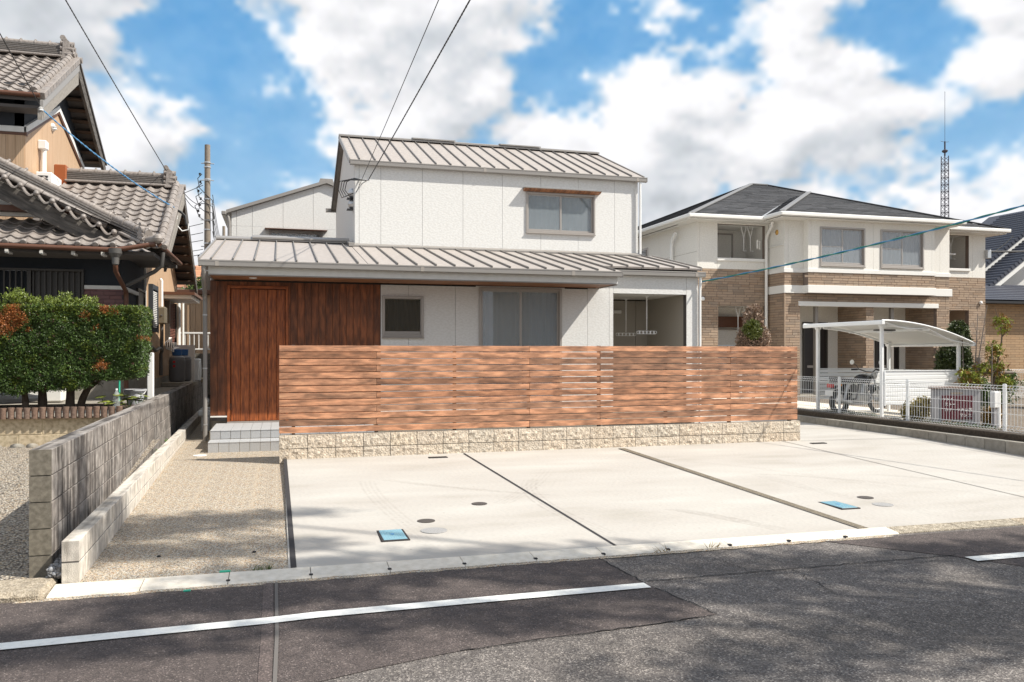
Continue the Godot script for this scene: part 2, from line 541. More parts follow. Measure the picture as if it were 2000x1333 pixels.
	var g2 := nz(1024, 512, 42, 0.2, FastNoiseLite.TYPE_SIMPLEX, 3, 32, 1)
	var g3 := nz(1024, 512, 43, 0.011, FastNoiseLite.TYPE_SIMPLEX_SMOOTH, 3, 3, 1)
	var bands := []
	for i in 13:
		bands.append(i / 13.0); bands.append(C("cd9470"))
		bands.append(i / 13.0 + 0.055); bands.append(C("d69c78"))
		bands.append(i / 13.0 + 0.070); bands.append(C("bf8260"))
	var wi := paint(1024, 512, g1, bands, g2, 0.16, g3, 0.30)
	var wn := nrm(1024, 512, g2, 1.6)
	var wf := mat("fence_wood", Color(0.68, 0.69, 0.70), 0.72, 0, tx(wi), wn, Vector3.ZERO, 0.5)
	uvscale(wf, 1.7, 0.62)
	wf.texture_repeat = true
	var clad := mat("clad_wood", Color(0.30, 0.195, 0.12), 0.55, 0, M.fence_wood.albedo_texture, wn, Vector3.ZERO, 0.4)
	uvscale(clad, 1.9, 0.7)
	var dblot := nz(512, 512, 47, 0.022, FastNoiseLite.TYPE_SIMPLEX_SMOOTH, 3, 5, 1)
	var dg := nz(512, 512, 48, 0.16, FastNoiseLite.TYPE_SIMPLEX, 3, 16, 1)
	var dm := mat("door_wood", Color(0.68, 0.40, 0.16), 0.5, 0, tx(paint(512, 512, dblot, [0.0, C("7d523f"), 0.4, C("9a6850"), 0.65, C("b57d60"), 1.0, C("d0987a")], dg, 0.22)), null, Vector3.ZERO)
	uvscale(dm, 1.1, 0.55)
	var sof := mat("soffit_wood", Color(0.40, 0.36, 0.30), 0.6, 0, M.fence_wood.albedo_texture, null, Vector3.ZERO)
	uvscale(sof, 2.0, 0.6)
	var od := mat("old_timber", Color(0.14, 0.26, 0.42), 0.85, 0, M.fence_wood.albedo_texture, wn, Vector3.ZERO, 0.8)
	uvscale(od, 1.6, 0.5)
	# --- masonry ---
	var sf := nz(512, 512, 51, 0.035, FastNoiseLite.TYPE_SIMPLEX, 5)
	var split := tx(paint(512, 512, cellv2, [0.0, C("bdab98"), 0.3, C("cdbdaa"), 0.6, C("d5c7b5"), 0.88, C("ddd0bf"), 1.0, C("cbb091")], sf, 0.10, cf, 0.06))
	mat("split_block", Color(0.90, 0.92, 0.93), 0.95, 0, split, nrm(512, 512, sf, 7.0), V(0.8, 0.8, 0.8), 0.7)
	var streak := nz(512, 512, 55, 0.035, FastNoiseLite.TYPE_SIMPLEX, 4, 1, 14)
	var stain := tx(paint(512, 512, streak, [0.0, C("4f4843"), 0.28, C("7c746d"), 0.5, C("aaa29a"), 1.0, C("c6bfb7")], co, 0.22, cf, 0.10))
	mat("old_block", Color(0.60, 0.60, 0.61), 0.95, 0, stain, nrm(512, 512, cf, 2.5), V(1.9, 1.5, 1.9), 0.7)
	mat("old_block_end", Color(0.52, 0.50, 0.46), 0.95, 0, tx(paint(512, 512, co, [0.0, C("8a857c"), 1.0, C("c2bcb0")], cf, 0.22)), nrm(512, 512, cf, 3.0), V(0.6, 0.6, 0.6), 0.8)
	mat("mortar", Color(0.09, 0.082, 0.075), 0.95)
	mat("mortar_pale", Color(0.42, 0.39, 0.35), 0.95)
	var pale := tx(paint(512, 512, streak, [0.0, C("9a948b"), 0.4, C("c2bcb4"), 1.0, C("d9d4cc")], co, 0.12, cf, 0.06))
	mat("pale_block", Color(0.93, 0.92, 0.90), 0.93, 0, pale, nrm(512, 512, cf, 2.0), V(1.6, 1.4, 1.6), 0.5)
	mat("tan_block", Color(0.88, 0.80, 0.68), 0.95, 0, tx(paint(512, 512, co, [0.0, C("a09684"), 0.5, C("c9c0ae"), 1.0, C("ddd5c5")], cf, 0.1)), nrm(512, 512, cf, 2.0), V(0.9, 0.9, 0.9), 0.6)
	mat("edging", Color(0.36, 0.27, 0.22), 0.9, 0, tx(paint(256, 256, nz(256, 256, 61, 0.05), [0.0, C("9d9089"), 1.0, C("d6ccc4")])), null, V(0.5, 0.5, 0.5))
	mat("step_tile", Color(0.50, 0.505, 0.51), 0.75, 0, tx(paint(256, 256, nz(256, 256, 63, 0.06, FastNoiseLite.TYPE_SIMPLEX, 4), [0.0, C("dcdcdd"), 1.0, C("f4f4f4")])), nrm(256, 256, nz(256, 256, 63, 0.06, FastNoiseLite.TYPE_SIMPLEX, 4), 3.0), V(0.3, 0.3, 0.3), 0.5)
	mat("grout", Color(0.5, 0.42, 0.28), 0.95)
	mat("concrete", Color(0.52, 0.51, 0.49), 0.9, 0, ct, nrm(512, 512, cf, 1.2), V(1.3, 1.3, 1.3), 0.5)
	mat("brown_brick", Color(0.53, 0.43, 0.34), 0.88, 0, tx(paint(256, 256, nz(256, 256, 65, 0.09, FastNoiseLite.TYPE_SIMPLEX, 4), [0.0, C("c2b8b0"), 1.0, C("f2ebe4")])), null, V(0.5, 0.5, 0.5))
	mat("brick_joint", Color(0.20, 0.155, 0.13), 0.95)
	mat("plum_brick", Color(0.20, 0.11, 0.11), 0.85)
	mat("cream_siding", Color(0.82, 0.80, 0.76), 0.8, 0, M.white_siding.albedo_texture, M.white_siding.normal_texture, V(1.1, 1.1, 1.1), 0.4)
	mat("cream_trim", Color(0.76, 0.75, 0.72), 0.6)
	mat("slate", Color(0.11, 0.11, 0.115), 0.75, 0, tx(paint(256, 256, nz(256, 256, 67, 0.08, FastNoiseLite.TYPE_SIMPLEX, 3, 4, 1), [0.0, C("9a9a9c"), 1.0, C("f4f4f6")])), null, V(1.4, 1.4, 1.4))
	mat("hip_cap", Color(0.20, 0.20, 0.205), 0.6)
	mat("kawara", Color(0.36, 0.335, 0.32), 0.5, 0, tx(paint(256, 256, nz(256, 256, 71, 0.04, FastNoiseLite.TYPE_SIMPLEX_SMOOTH, 4), [0.0, C("b9b2ac"), 0.5, C("dcd7d2"), 1.0, C("f5f1ee")])), null, V(0.8, 0.8, 0.8))
	mat("kawara_dark", Color(0.19, 0.18, 0.175), 0.5, 0, M.kawara.albedo_texture, null, V(0.8, 0.8, 0.8))
	mat("navy_plaster", Color(0.032, 0.038, 0.048), 0.9, 0, null, nrm(512, 512, cf, 2.0), V(0.8, 0.8, 0.8), 0.5)
	var och := mat("ochre_siding", Color(0.58, 0.43, 0.30), 0.6, 0.1, tx(paint(512, 512, nz(512, 512, 73, 0.06, FastNoiseLite.TYPE_SIMPLEX, 3, 1, 24), [0.0, C("e2d6c8"), 1.0, C("fff8f0")])), null, V(1.2, 2.0, 1.2))
	och.metallic = 0.05
	mat("brown_steel", Color(0.12, 0.052, 0.03), 0.5, 0.1)
	mat("copper", Color(0.40, 0.13, 0.05), 0.45, 0.5)
	mat("grey_plastic", Color(0.10, 0.095, 0.09), 0.5)
	mat("pale_brick", Color(0.40, 0.27, 0.16), 0.9)
	mat("navy_tile", Color(0.05, 0.055, 0.075), 0.45)
	# --- metal, plastic, glass ---
	mat("white_paint", Color(0.82, 0.83, 0.83), 0.35)
	mat("white_plastic", Color(0.80, 0.80, 0.79), 0.45)
	mat("steel", Color(0.55, 0.56, 0.57), 0.35, 0.7)
	mat("black_plastic", Color(0.02, 0.02, 0.022), 0.45)
	mat("black_paint", Color(0.018, 0.018, 0.02), 0.2)
	mat("rubber", Color(0.025, 0.025, 0.026), 0.85)
	mat("red_lens", Color(0.50, 0.02, 0.02), 0.2)
	mat("amber_lens", Color(0.75, 0.30, 0.03), 0.2)
	mat("olive_box", Color(0.14, 0.12, 0.085), 0.5)
	mat("cylinder_grey", Color(0.13, 0.135, 0.145), 0.45)
	mat("blue_plastic", Color(0.02, 0.10, 0.28), 0.5)
	mat("green_plastic", Color(0.03, 0.42, 0.27), 0.5)
	mat("cable", Color(0.03, 0.03, 0.032), 0.6)
	mat("cable_green", Color(0.02, 0.20, 0.14), 0.5)
	mat("cable_blue", Color(0.06, 0.22, 0.42), 0.5)
	mat("lid_blue", Color(0.20, 0.37, 0.45), 0.5)
	mat("lid_frame", Color(0.02, 0.017, 0.017), 0.7)
	mat("iron", Color(0.17, 0.155, 0.145), 0.7, 0.4, tx(paint(256, 256, nz(256, 256, 81, 0.16, FastNoiseLite.TYPE_CELLULAR, 1), [0.0, C("8f8a86"), 1.0, C("ffffff")])), null, V(0.2, 0.2, 0.2))
	mat("pale_lid", Color(0.58, 0.59, 0.60), 0.8, 0, M.iron.albedo_texture, null, V(0.16, 0.16, 0.16))
	mat("pole_concrete", Color(0.40, 0.36, 0.33), 0.9, 0, ct, null, V(0.9, 0.9, 0.9))
	mat("tower_steel", Color(0.06, 0.055, 0.075), 0.6, 0.3)
	mat("maroon", Color(0.10, 0.018, 0.028), 0.3)
	mat("sign_grey", Color(0.30, 0.29, 0.30), 0.8)
	mat("pane", Color(0.62, 0.70, 0.76, 0.13), 0.0, 0.05)
	M.pane.transparency = BaseMaterial3D.TRANSPARENCY_ALPHA
	M.pane.metallic_specular = 0.9
	mat("pane_dark", Color(0.03, 0.032, 0.034, 0.45), 0.0)
	M.pane_dark.transparency = BaseMaterial3D.TRANSPARENCY_ALPHA
	M.pane_dark.metallic_specular = 0.9
	mat("clear_plastic", Color(0.75, 0.8, 0.82, 0.22), 0.05)
	M.clear_plastic.transparency = BaseMaterial3D.TRANSPARENCY_ALPHA
	mat("shelter_sheet", Color(0.66, 0.66, 0.65), 0.5)
	M.shelter_sheet.backlight_enabled = true
	M.shelter_sheet.backlight = Color(0.5, 0.5, 0.49)
	mat("curtain_grey", Color(0.15, 0.155, 0.16), 0.9)
	mat("curtain_dark", Color(0.03, 0.03, 0.031), 0.9)
	mat("curtain_lace", Color(0.13, 0.17, 0.18), 0.9, 0, tx(paint(256, 256, nz(256, 256, 83, 0.10, FastNoiseLite.TYPE_CELLULAR, 1), [0.0, C("c9b84e"), 0.05, C("c9c39a"), 0.12, C("f2f4f0"), 1.0, C("d7dcd9")])), null, V(0.7, 0.7, 0.7))
	# --- plants ---
	for p in [["leaf", Color(0.75, 0.75, 0.75)], ["leaf_dead", Color(0.8, 0.8, 0.8)]]:
		var lm := mat(p[0], p[1], 0.42)
		lm.backlight_enabled = true
		lm.backlight = Color(0.28, 0.28, 0.28)
		lm.cull_mode = BaseMaterial3D.CULL_DISABLED
	mat("bark", Color(0.14, 0.11, 0.085), 0.95, 0, M.kawara.albedo_texture, null, V(0.5, 0.9, 0.5))
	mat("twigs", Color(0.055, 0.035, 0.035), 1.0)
	mat("post_grey", Color(0.10, 0.085, 0.075), 0.5, 0.3)
	mat("grey_stake", Color(0.24, 0.21, 0.19), 0.9, 0, M.kawara.albedo_texture, null, V(0.4, 1.2, 0.4))

func slab_texture(co: PackedByteArray, cf: PackedByteArray) -> Texture2D: # 11.2 m by 6 m of broom-finished concrete with tyre marks; u = x / 11.2, v = (z + 12.5) / 6
	var big := nz(1024, 512, 23, 0.012, FastNoiseLite.TYPE_SIMPLEX_SMOOTH, 4, 3, 1)
	var im := paint(1024, 512, big, [0.0, C("c2bcb0"), 0.35, C("cfc9bf"), 0.65, C("d3cec4"), 1.0, C("dbd7cd")])
	im.resize(2048, 1024, Image.INTERPOLATE_CUBIC)
	im.convert(Image.FORMAT_RGBA8)
	var px := func(x: float, z: float) -> Vector2: return Vector2(x / 11.2 * 2048.0, (z + 12.5) / 6.0 * 1024.0)
	var dab := func(p: Vector2, r: float, a: float) -> void:
		for yy in range(int(p.y - r), int(p.y + r) + 1):
			for xx in range(int(p.x - r), int(p.x + r) + 1):
				if xx < 0 or yy < 0 or xx > 2047 or yy > 1023: continue
				var k := 1.0 - Vector2(xx - p.x, yy - p.y).length() / r
				if k <= 0: continue
				var q := im.get_pixel(xx, yy)
				im.set_pixel(xx, yy, q.lerp(Color(0.53, 0.49, 0.45, 1), a * k))
	# tyre tracks: start, bend, end, width, strength
	for tk in [[V(1.25, 0, -10.35), V(1.9, 0, -9.6), V(3.0, 0, -8.9), 0.10], [V(1.05, 0, -10.3), V(0.95, 0, -9.2), V(1.35, 0, -6.8), 0.09], [V(3.05, 0, -9.9), V(2.5, 0, -8.8), V(3.0, 0, -6.8), 0.12], [V(3.5, 0, -10.6), V(2.9, 0, -9.3), V(2.3, 0, -8.6), 0.06],
		[V(6.1, 0, -9.6), V(6.0, 0, -8.6), V(6.6, 0, -6.8), 0.09], [V(6.1, 0, -9.6), V(7.0, 0, -9.2), V(8.2, 0, -7.4), 0.08], [V(4.0, 0, -7.9), V(4.3, 0, -7.5), V(4.6, 0, -6.8), 0.10], [V(5.6, 0, -10.9), V(6.8, 0, -9.7), V(7.2, 0, -8.0), 0.06], [V(7.6, 0, -9.2), V(8.3, 0, -8.7), V(9.6, 0, -7.1), 0.08], [V(9.1, 0, -11.2), V(9.0, 0, -9.6), V(9.9, 0, -7.3), 0.05]]:
		for i in 150:
			var s := i / 149.0
			var p: Vector3 = tk[0] * (1 - s) * (1 - s) + tk[1] * 2 * s * (1 - s) + tk[2] * s * s
			for rib in 4:
				if R.randf() < 0.8: dab.call(px.call(p.x + (rib - 1.5) * 0.055, p.z + (rib - 1.5) * 0.012), R.randf_range(3.0, 5.0), 1.9 * tk[3] * R.randf_range(0.3, 1.0) * (0.4 + 0.6 * sin(s * PI)))
	for i in 260:
		dab.call(Vector2(R.randf() * 2048, R.randf() * 1024), R.randf_range(1.1, 2.6), R.randf_range(0.2, 0.8))
	return tx(im)
func slab_y(z: float) -> float: return lerpf(-0.15, 0.0, clampf((-z - 6.65) / 5.65, 0.0, 1.0))
func drive_y(z: float) -> float: return lerpf(-0.155, -0.045, clampf((-z - 6.65) / 7.0, 0.0, 1.0))
func yard_y(z: float) -> float: return lerpf(-0.17, 0.24, clampf((-z - 6.9) / 5.9, 0.0, 1.0))
func px_(poly: PackedVector2Array, x0: float, x1: float) -> MB: # a profile in (depth, y) pulled along x
	var b := nb()
	b.xf = Transform3D(Basis(V(0, 0, -1), V(0, 1, 0), V(1, 0, 0)), Vector3.ZERO)
	b.prism(poly, x0, x1)
	return b
func strip(pts: Array, w: float, lift: float, yf: Callable) -> MB: # a flat band along pts (x, z) laid on a surface
	var b := nb()
	for i in pts.size() - 1:
		var a: Vector2 = pts[i]
		var d: Vector2 = pts[i + 1]
		var n0 := ((pts[mini(i + 1, pts.size() - 1)] as Vector2) - (pts[maxi(i - 1, 0)] as Vector2)).normalized().orthogonal() * w / 2
		var n1 := ((pts[mini(i + 2, pts.size() - 1)] as Vector2) - (pts[i] as Vector2)).normalized().orthogonal() * w / 2
		var q := []
		for p in [a - n0, a + n0, d + n1, d - n1]: q.append(V(p.x, yf.call(p.y) + lift, p.y))
		b.quad(q[0], q[3], q[2], q[1], Vector3.UP)
	return b
func road_y(_z: float) -> float: return -0.18
func wobble(a: Vector2, b: Vector2, k: int, amp: float) -> Array:
	var o := []
	for i in k + 1:
		var p := a.lerp(b, float(i) / k)
		if i > 0 and i < k: p += Vector2(R.randf_range(-amp, amp), R.randf_range(-amp, amp))
		o.append(p)
	return o
func ground() -> void:
	struct("ground", nb().flat([V(-300, -0.35, 200), V(300, -0.35, 200), V(300, -0.35, -400), V(-300, -0.35, -400)]), M.far_ground)
	var worn := FastNoiseLite.new()
	worn.seed = 77
	worn.frequency = 0.55
	worn.fractal_octaves = 4
	var shade := func(x: float, z: float) -> Color: # wear: polished wheel paths, oily and dusty patches
		var k := 1.0 + 0.30 * worn.get_noise_2d(x * 0.7, z * 2.2) + 0.07 * sin(z * 3.4 + 0.6)
		return Color(k * 1.01, k, k * 0.985)
	var patch := func(xl: Callable, xr: Callable, za: float, zb: float, y: float) -> MB:
		var b := nb()
		var z := za
		while z < zb - 0.001:
			var z1 := minf(z + 0.14, zb)
			var x: float = maxf(xl.call(z), -9.0)
			while x < minf(xr.call(z), 12.0) - 0.001:
				var xe := minf(x + 0.2, minf(xr.call(z), 12.0))
				var x2 := xe
				if xe >= xr.call(z) - 0.001: x2 = xr.call(z1)
				var q := [V(x, y, z), V(xe, y, z), V(x2, y, z1), V(x, y, z1)]
				if z > za and absf(x - xl.call(z)) < 0.001: q[3] = V(xl.call(z1), y, z1)
				var cs := []
				for p in q: cs.append(shade.call(p.x, p.z))
				for t in [[0, 1, 2], [0, 2, 3]]:
					var g: Vector3 = (q[t[1]] - q[t[0]]).cross(q[t[2]] - q[t[0]])
					if g.length() < 1e-7: continue
					for i in ([t[0], t[1], t[2]] if g.y < 0 else [t[0], t[2], t[1]]):
						b.col = cs[i]
						b.vert(q[i], Vector3.UP, Vector2(q[i].x, q[i].z))
				x = xe
			z = z1
		b.col = Color.WHITE
		return b
	var rb: MB = patch.call(func(_z: float) -> float: return -9.0, func(_z: float) -> float: return 12.0, -6.5, -2.6, -0.18)
	for q in [[-60, 90, -2.6, 3.2], [-60, -9, -6.5, -2.6], [12, 90, -6.5, -2.6]]: rb.flat([V(q[0], -0.18, q[3]), V(q[1], -0.18, q[3]), V(q[1], -0.18, q[2]), V(q[0], -0.18, q[2])])
	struct("road", rb, M.asphalt_old)
	# newer asphalt laid in two patches
	var edge := [V(-60, -0.176, -6.38), V(2.55, -0.176, -6.38), V(2.62, -0.176, -5.56), V(2.75, -0.176, -4.82)]
	for p in [Vector2(2.2, -4.74), Vector2(1.5, -4.70), Vector2(0.95, -4.62), Vector2(0.5, -4.50), Vector2(0.15, -4.38), Vector2(-0.1, -4.2), Vector2(-0.12, 3.1), Vector2(-60, 3.1)]: edge.append(V(p.x, -0.176, p.y))
	var pb := nb().flat(edge)
	struct("road_patch", pb, M.asphalt_new)
	struct("road_patch", nb().flat([V(4.75, -0.176, -6.42), V(90, -0.176, -6.42), V(90, -0.176, -5.0), V(5.9, -0.176, -5.0), V(5.45, -0.176, -5.65)]), M.asphalt_new)
	struct("road_seam", strip([Vector2(-0.075, -6.36), Vector2(-0.07, -5.2), Vector2(-0.075, -3.6)], 0.07, 0.008, road_y), mat("seam_tar", Color(0.80, 0.76, 0.75), 0.85, 0, M.asphalt_new.albedo_texture, null, V(0.8, 0.8, 0.8)))
	struct("road_seam", strip([Vector2(-0.02, -6.36), Vector2(-0.012, -5.2), Vector2(-0.022, -4.4), Vector2(-0.012, -3.6)], 0.022, 0.0085, road_y), mat("seam_sand", Color(0.13, 0.12, 0.112), 0.95))
	# loose sand where the asphalt meets the kerb
	struct("road_edge_sand", strip(wobble(Vector2(-1.75, -6.36), Vector2(5.5, -6.44), 60, 0.018), 0.075, 0.006, road_y), M.aggregate)
	# white edge line in two lengths
	struct("road_marking", strip([Vector2(-8, -5.36), Vector2(-1.56, -5.405), Vector2(-0.08, -5.465), Vector2(0.25, -5.50), Vector2(1.2, -5.52), Vector2(2.60, -5.54)], 0.125, 0.012, road_y), M.road_paint)
	struct("road_marking", strip([Vector2(5.5, -5.51), Vector2(7.0, -5.51), Vector2(20, -5.6)], 0.135, 0.012, road_y), M.road_paint)
	var crack := mat("crack", Color(0.012, 0.012, 0.013), 1.0)
	for c in [[Vector2(2.56, -6.4), Vector2(2.62, -5.6), 14, 0.012, 0.012], [Vector2(2.63, -5.48), Vector2(2.76, -4.82), 12, 0.014, 0.011], [Vector2(2.66, -5.66), Vector2(5.5, -5.68), 44, 0.014, 0.012], [Vector2(2.75, -5.58), Vector2(5.3, -5.56), 40, 0.02, 0.005], [Vector2(3.9, -5.64), Vector2(3.8, -5.0), 16, 0.03, 0.007], [Vector2(3.5, -6.1), Vector2(3.55, -5.7), 10, 0.02, 0.005], [Vector2(3.8, -5.0), Vector2(4.3, -4.6), 14, 0.03, 0.004], [Vector2(1.0, -4.63), Vector2(2.72, -4.80), 30, 0.012, 0.007]]:
		struct("road_crack", strip(wobble(c[0], c[1], c[2], c[3]), c[4], 0.007, road_y), crack)
	# forecourt
	var s := nb()
	var uv := func(p: Vector3) -> Vector2: return Vector2(p.x / 11.2, (p.z + 12.5) / 6.0)
	s.off = Vector2.ZERO
	for zz in [[-12.5, -6.65], [-26.0, -12.5]]:
		var x0: float = 0.07 if zz[0] > -13 else 8.6
		for q in [[V(x0, slab_y(zz[1]), zz[1]), V(11.2, slab_y(zz[1]), zz[1]), V(11.2, slab_y(zz[0]), zz[0])], [V(x0, slab_y(zz[1]), zz[1]), V(11.2, slab_y(zz[0]), zz[0]), V(x0, slab_y(zz[0]), zz[0])]]:
			s.tri(q[0], q[1], q[2], Vector3.UP, Vector3.UP, Vector3.UP, uv.call(q[0]), uv.call(q[1]), uv.call(q[2]))
	struct("forecourt_paving", s, M.slab)
	for j in [[Vector2(0.085, -12.27), Vector2(0.11, -6.66), 0.045], [Vector2(2.704, -12.24), Vector2(2.823, -6.66), 0.026], [Vector2(5.22, -12.2), Vector2(5.33, -6.66), 0.016], [Vector2(8.37, -12.44), Vector2(8.21, -6.66), 0.014], [Vector2(8.70, -12.36), Vector2(11.05, -12.24), 0.014]]:
		struct("paving_joint", strip([j[0], j[1]], j[2], 0.004, slab_y), M.joint)
	struct("paving_joint", strip([Vector2(5.28, -12.2), Vector2(5.39, -6.66)], 0.10, 0.0035, slab_y), mat("joint_fill", Color(0.36, 0.34, 0.30), 0.95, 0, M.kerb_old.albedo_texture, null, V(0.7, 0.7, 0.7)))
	# washed-gravel drive and side passage
	var d := nb()
	for k in [[-6.65, -13.65], [-13.65, -27.0]]: d.quad(V(-1.47 + (k[0] + 6.65) * 0.022, drive_y(k[0]), k[0]), V(0.07, drive_y(k[0]), k[0]), V(0.07, drive_y(k[1]), k[1]), V(-1.47 + (k[1] + 6.65) * 0.022, drive_y(k[1]), k[1]), Vector3.UP)
	struct("gravel_drive", d, M.aggregate)
	struct("paving_joint", strip([Vector2(-1.5, -13.0), Vector2(0.05, -13.0)], 0.008, 0.004, drive_y), M.joint)
	# neighbours' ground
	var g := nb()
	g.quad(V(-20, yard_y(-6.9), -6.6), V(-1.7, yard_y(-6.9), -6.6), V(-1.7, yard_y(-13), -13.2), V(-20, yard_y(-13), -13.2), Vector3.UP)
	struct("gravel_yard", g, M.gravel)
	struct("raised_yard", nb().flat([V(-22, 0.70, -13.2), V(-1.85, 0.70, -13.2), V(-2.1, 0.72, -26), V(-22, 0.72, -26)]), M.concrete)
	var e := nb()
	e.flat([V(11.3, 0.13, -5.0), V(60, 0.13, -5.0), V(60, 0.13, -60), V(11.3, 0.13, -60)])
	struct("garden_ground", e, mat("court", Color(0.36, 0.32, 0.29), 0.95, 0, M.kerb_old.albedo_texture, null, V(1.5, 1.5, 1.5)))
	# gutter kerb stones
	var kerb := thing("gutter_kerb", "row of pale concrete gutter stones between the road and the forecourt", "kerb", V(2, -0.18, -6.5))
	kerb.set_meta("kind", "structure")
	var x := -1.565
	var n := 0
	while x < 5.6:
		var w := 0.6
		var b := nb()
		b.col = tint(0.93, 1.05, 0.015)
		var zf := -6.40 - (x + 1.6) * 0.012
		b.xf = Transform3D(Basis(V(0, 0, -1), V(0, 1, 0), V(1, 0, 0)), Vector3.ZERO)
		b.prism(P2([-zf, -0.30, 6.66, -0.30, 6.66, -0.148, -zf + 0.02, -0.166, -zf, -0.176]), x + 0.003, x + w - 0.003)
		part(kerb, "kerb_stone", b, M.kerb_stone)
		if n > 1: part(kerb, "lifting_slot", bxm(x - 0.014, x + 0.014, -0.17, -0.158, -6.495, -6.462), M.joint)
		x += w
		n += 1
	while x < 20.0:
		var b := nb()
		b.col = tint(0.85, 1.05, 0.03)
		b.xf = Transform3D(Basis(V(0, 0, -1), V(0, 1, 0), V(1, 0, 0)), Vector3.ZERO)
		b.prism(P2([6.47, -0.30, 6.66, -0.30, 6.66, -0.148, 6.49, -0.17]), x + 0.004, x + 0.736)
		part(kerb, "old_kerb_stone", b, M.kerb_old, "rough brown weathered kerb stones")
		x += 0.74
	var rough := nb().box(-7.0, -1.57, -0.4, -0.115, -6.78, -6.36, 0.03)
	tag(part(self, "crossing_stone", rough, M.kerb_old), "rough old concrete kerb below the end of the grey block wall", "kerb")

func blocks(p: Node, called: String, m: Material, face: Transform3D, l: float, h: float, bw: float, bh: float, th: float, shift: float, bev := 0.004, lo := 0.88, hi := 1.06) -> void: # courses of blocks in the xy plane of face, z towards the viewer
	var y := 0.0
	var row := 0
	while y < h - 0.02:
		var hh := minf(bh, h - y)
		var x := -bw * 0.5 if (row % 2 == 1 and shift > 0.0) else 0.0
		while x < l - 0.01:
			var a := maxf(x, 0.0)
			var e := minf(x + bw, l)
			if e - a > 0.03:
				var b := nb()
				b.col = tint(lo, hi, 0.02)
				b.xf = face
				b.box(a + 0.004, e - 0.004, y + 0.004, y + hh - 0.004, -th, R.randf_range(-0.002, 0.002), bev)
				part(p, called, b, m)
			x += bw
		y += bh
		row += 1
func pleats(x0: float, x1: float, y0: float, y1: float, z: float, amp: float, pitch: float) -> MB:
	var b := nb()
	var k := maxi(4, int((x1 - x0) / pitch * 6))
	var pr := Vector3.ZERO
	var pn := Vector3.ZERO
	for i in k + 1:
		var x := lerpf(x0, x1, float(i) / k)
		var ph := x / pitch * TAU + sin(x * 5.0) * 1.2
		var p := V(x, 0, z + amp * sin(ph))
		var nn := V(-amp * cos(ph) * TAU / pitch, 0, 1).normalized()
		if i > 0:
			var A := pr + V(0, y0, 0); var B := p + V(0, y0, 0); var D := p + V(0, y1, 0); var E := pr + V(0, y1, 0)
			b.tri(A, B, D, pn, nn, nn, Vector2(pr.x, y0), Vector2(x, y0), Vector2(x, y1))
			b.tri(A, D, E, pn, nn, pn, Vector2(pr.x, y0), Vector2(x, y1), Vector2(pr.x, y1))
		pr = p; pn = nn
	return b
func window_z(p: Node, x0: float, x1: float, y0: float, y1: float, zf: float, o := {}) -> MeshInstance3D: # a window in a wall that faces the street
	var fm: Material = o.get("frame", M.aluminium)
	var fw: float = o.get("fw", 0.035)
	var pm: Material = o.get("pane", M.pane)
	var zb := zf - 0.09
	var zo: float = zf + o.get("proud", 0.03)
	var f := nb()
	f.box(x0, x0 + fw, y0, y1, zb, zo, 0.004)
	f.box(x1 - fw, x1, y0, y1, zb, zo, 0.004)
	f.box(x0 + fw, x1 - fw, y1 - fw, y1, zb, zo - 0.001, 0.004)
	f.box(x0 + fw, x1 - fw, y0, y0 + fw, zb, zo - 0.001, 0.004)
	var w := part(p, "window", f, fm)
	part(w, "sill", nb().box(x0 - 0.005, x1 + 0.005, y0 - 0.025, y0 - 0.002, zb + 0.05, zo + 0.025, 0.004), fm)
	var sashes := []
	if o.get("sliding", true):
		var m := (x0 + x1) / 2
		sashes = [[x0 + fw, m + 0.022, zf - 0.014, 0.03], [m - 0.022, x1 - fw, zf - 0.044, 0.026]]
	else:
		sashes = [[x0 + fw, x1 - fw, zf - 0.02, 0.008]]
	for s in sashes:
		var sw: float = s[3]
		var b := nb()
		var bot: float = o.get("rail", 0.045)
		b.box(s[0], s[0] + sw, y0 + fw, y1 - fw, s[2] - 0.012, s[2] + 0.012, 0.003)
		b.box(s[1] - sw * 1.4, s[1], y0 + fw, y1 - fw, s[2] - 0.012, s[2] + 0.012, 0.003)
		b.box(s[0] + sw, s[1] - sw * 1.4, y1 - fw - sw, y1 - fw, s[2] - 0.011, s[2] + 0.011, 0.003)
		b.box(s[0] + sw, s[1] - sw * 1.4, y0 + fw, y0 + fw + bot, s[2] - 0.011, s[2] + 0.011, 0.003)
		if o.has("midrail") and s == sashes[0]: b.box(s[0] + sw, s[1] - sw * 1.4, (y0 + y1) / 2 - 0.012, (y0 + y1) / 2 + 0.012, s[2] - 0.008, s[2] + 0.008)
		part(w, "sash", b, fm)
		part(w, "pane", nb().box(s[0] + sw, s[1] - sw * 1.4, y0 + fw + bot, y1 - fw - sw, s[2] - 0.003, s[2] + 0.003), pm)
	var cm = o.get("curtain", M.curtain_grey)
	if cm: part(w, "curtain", pleats(x0 + 0.02, x1 - 0.02, y0 + 0.01, y1 - 0.01, zf - 0.22, 0.028, o.get("pitch", 0.13)), cm)
	return w
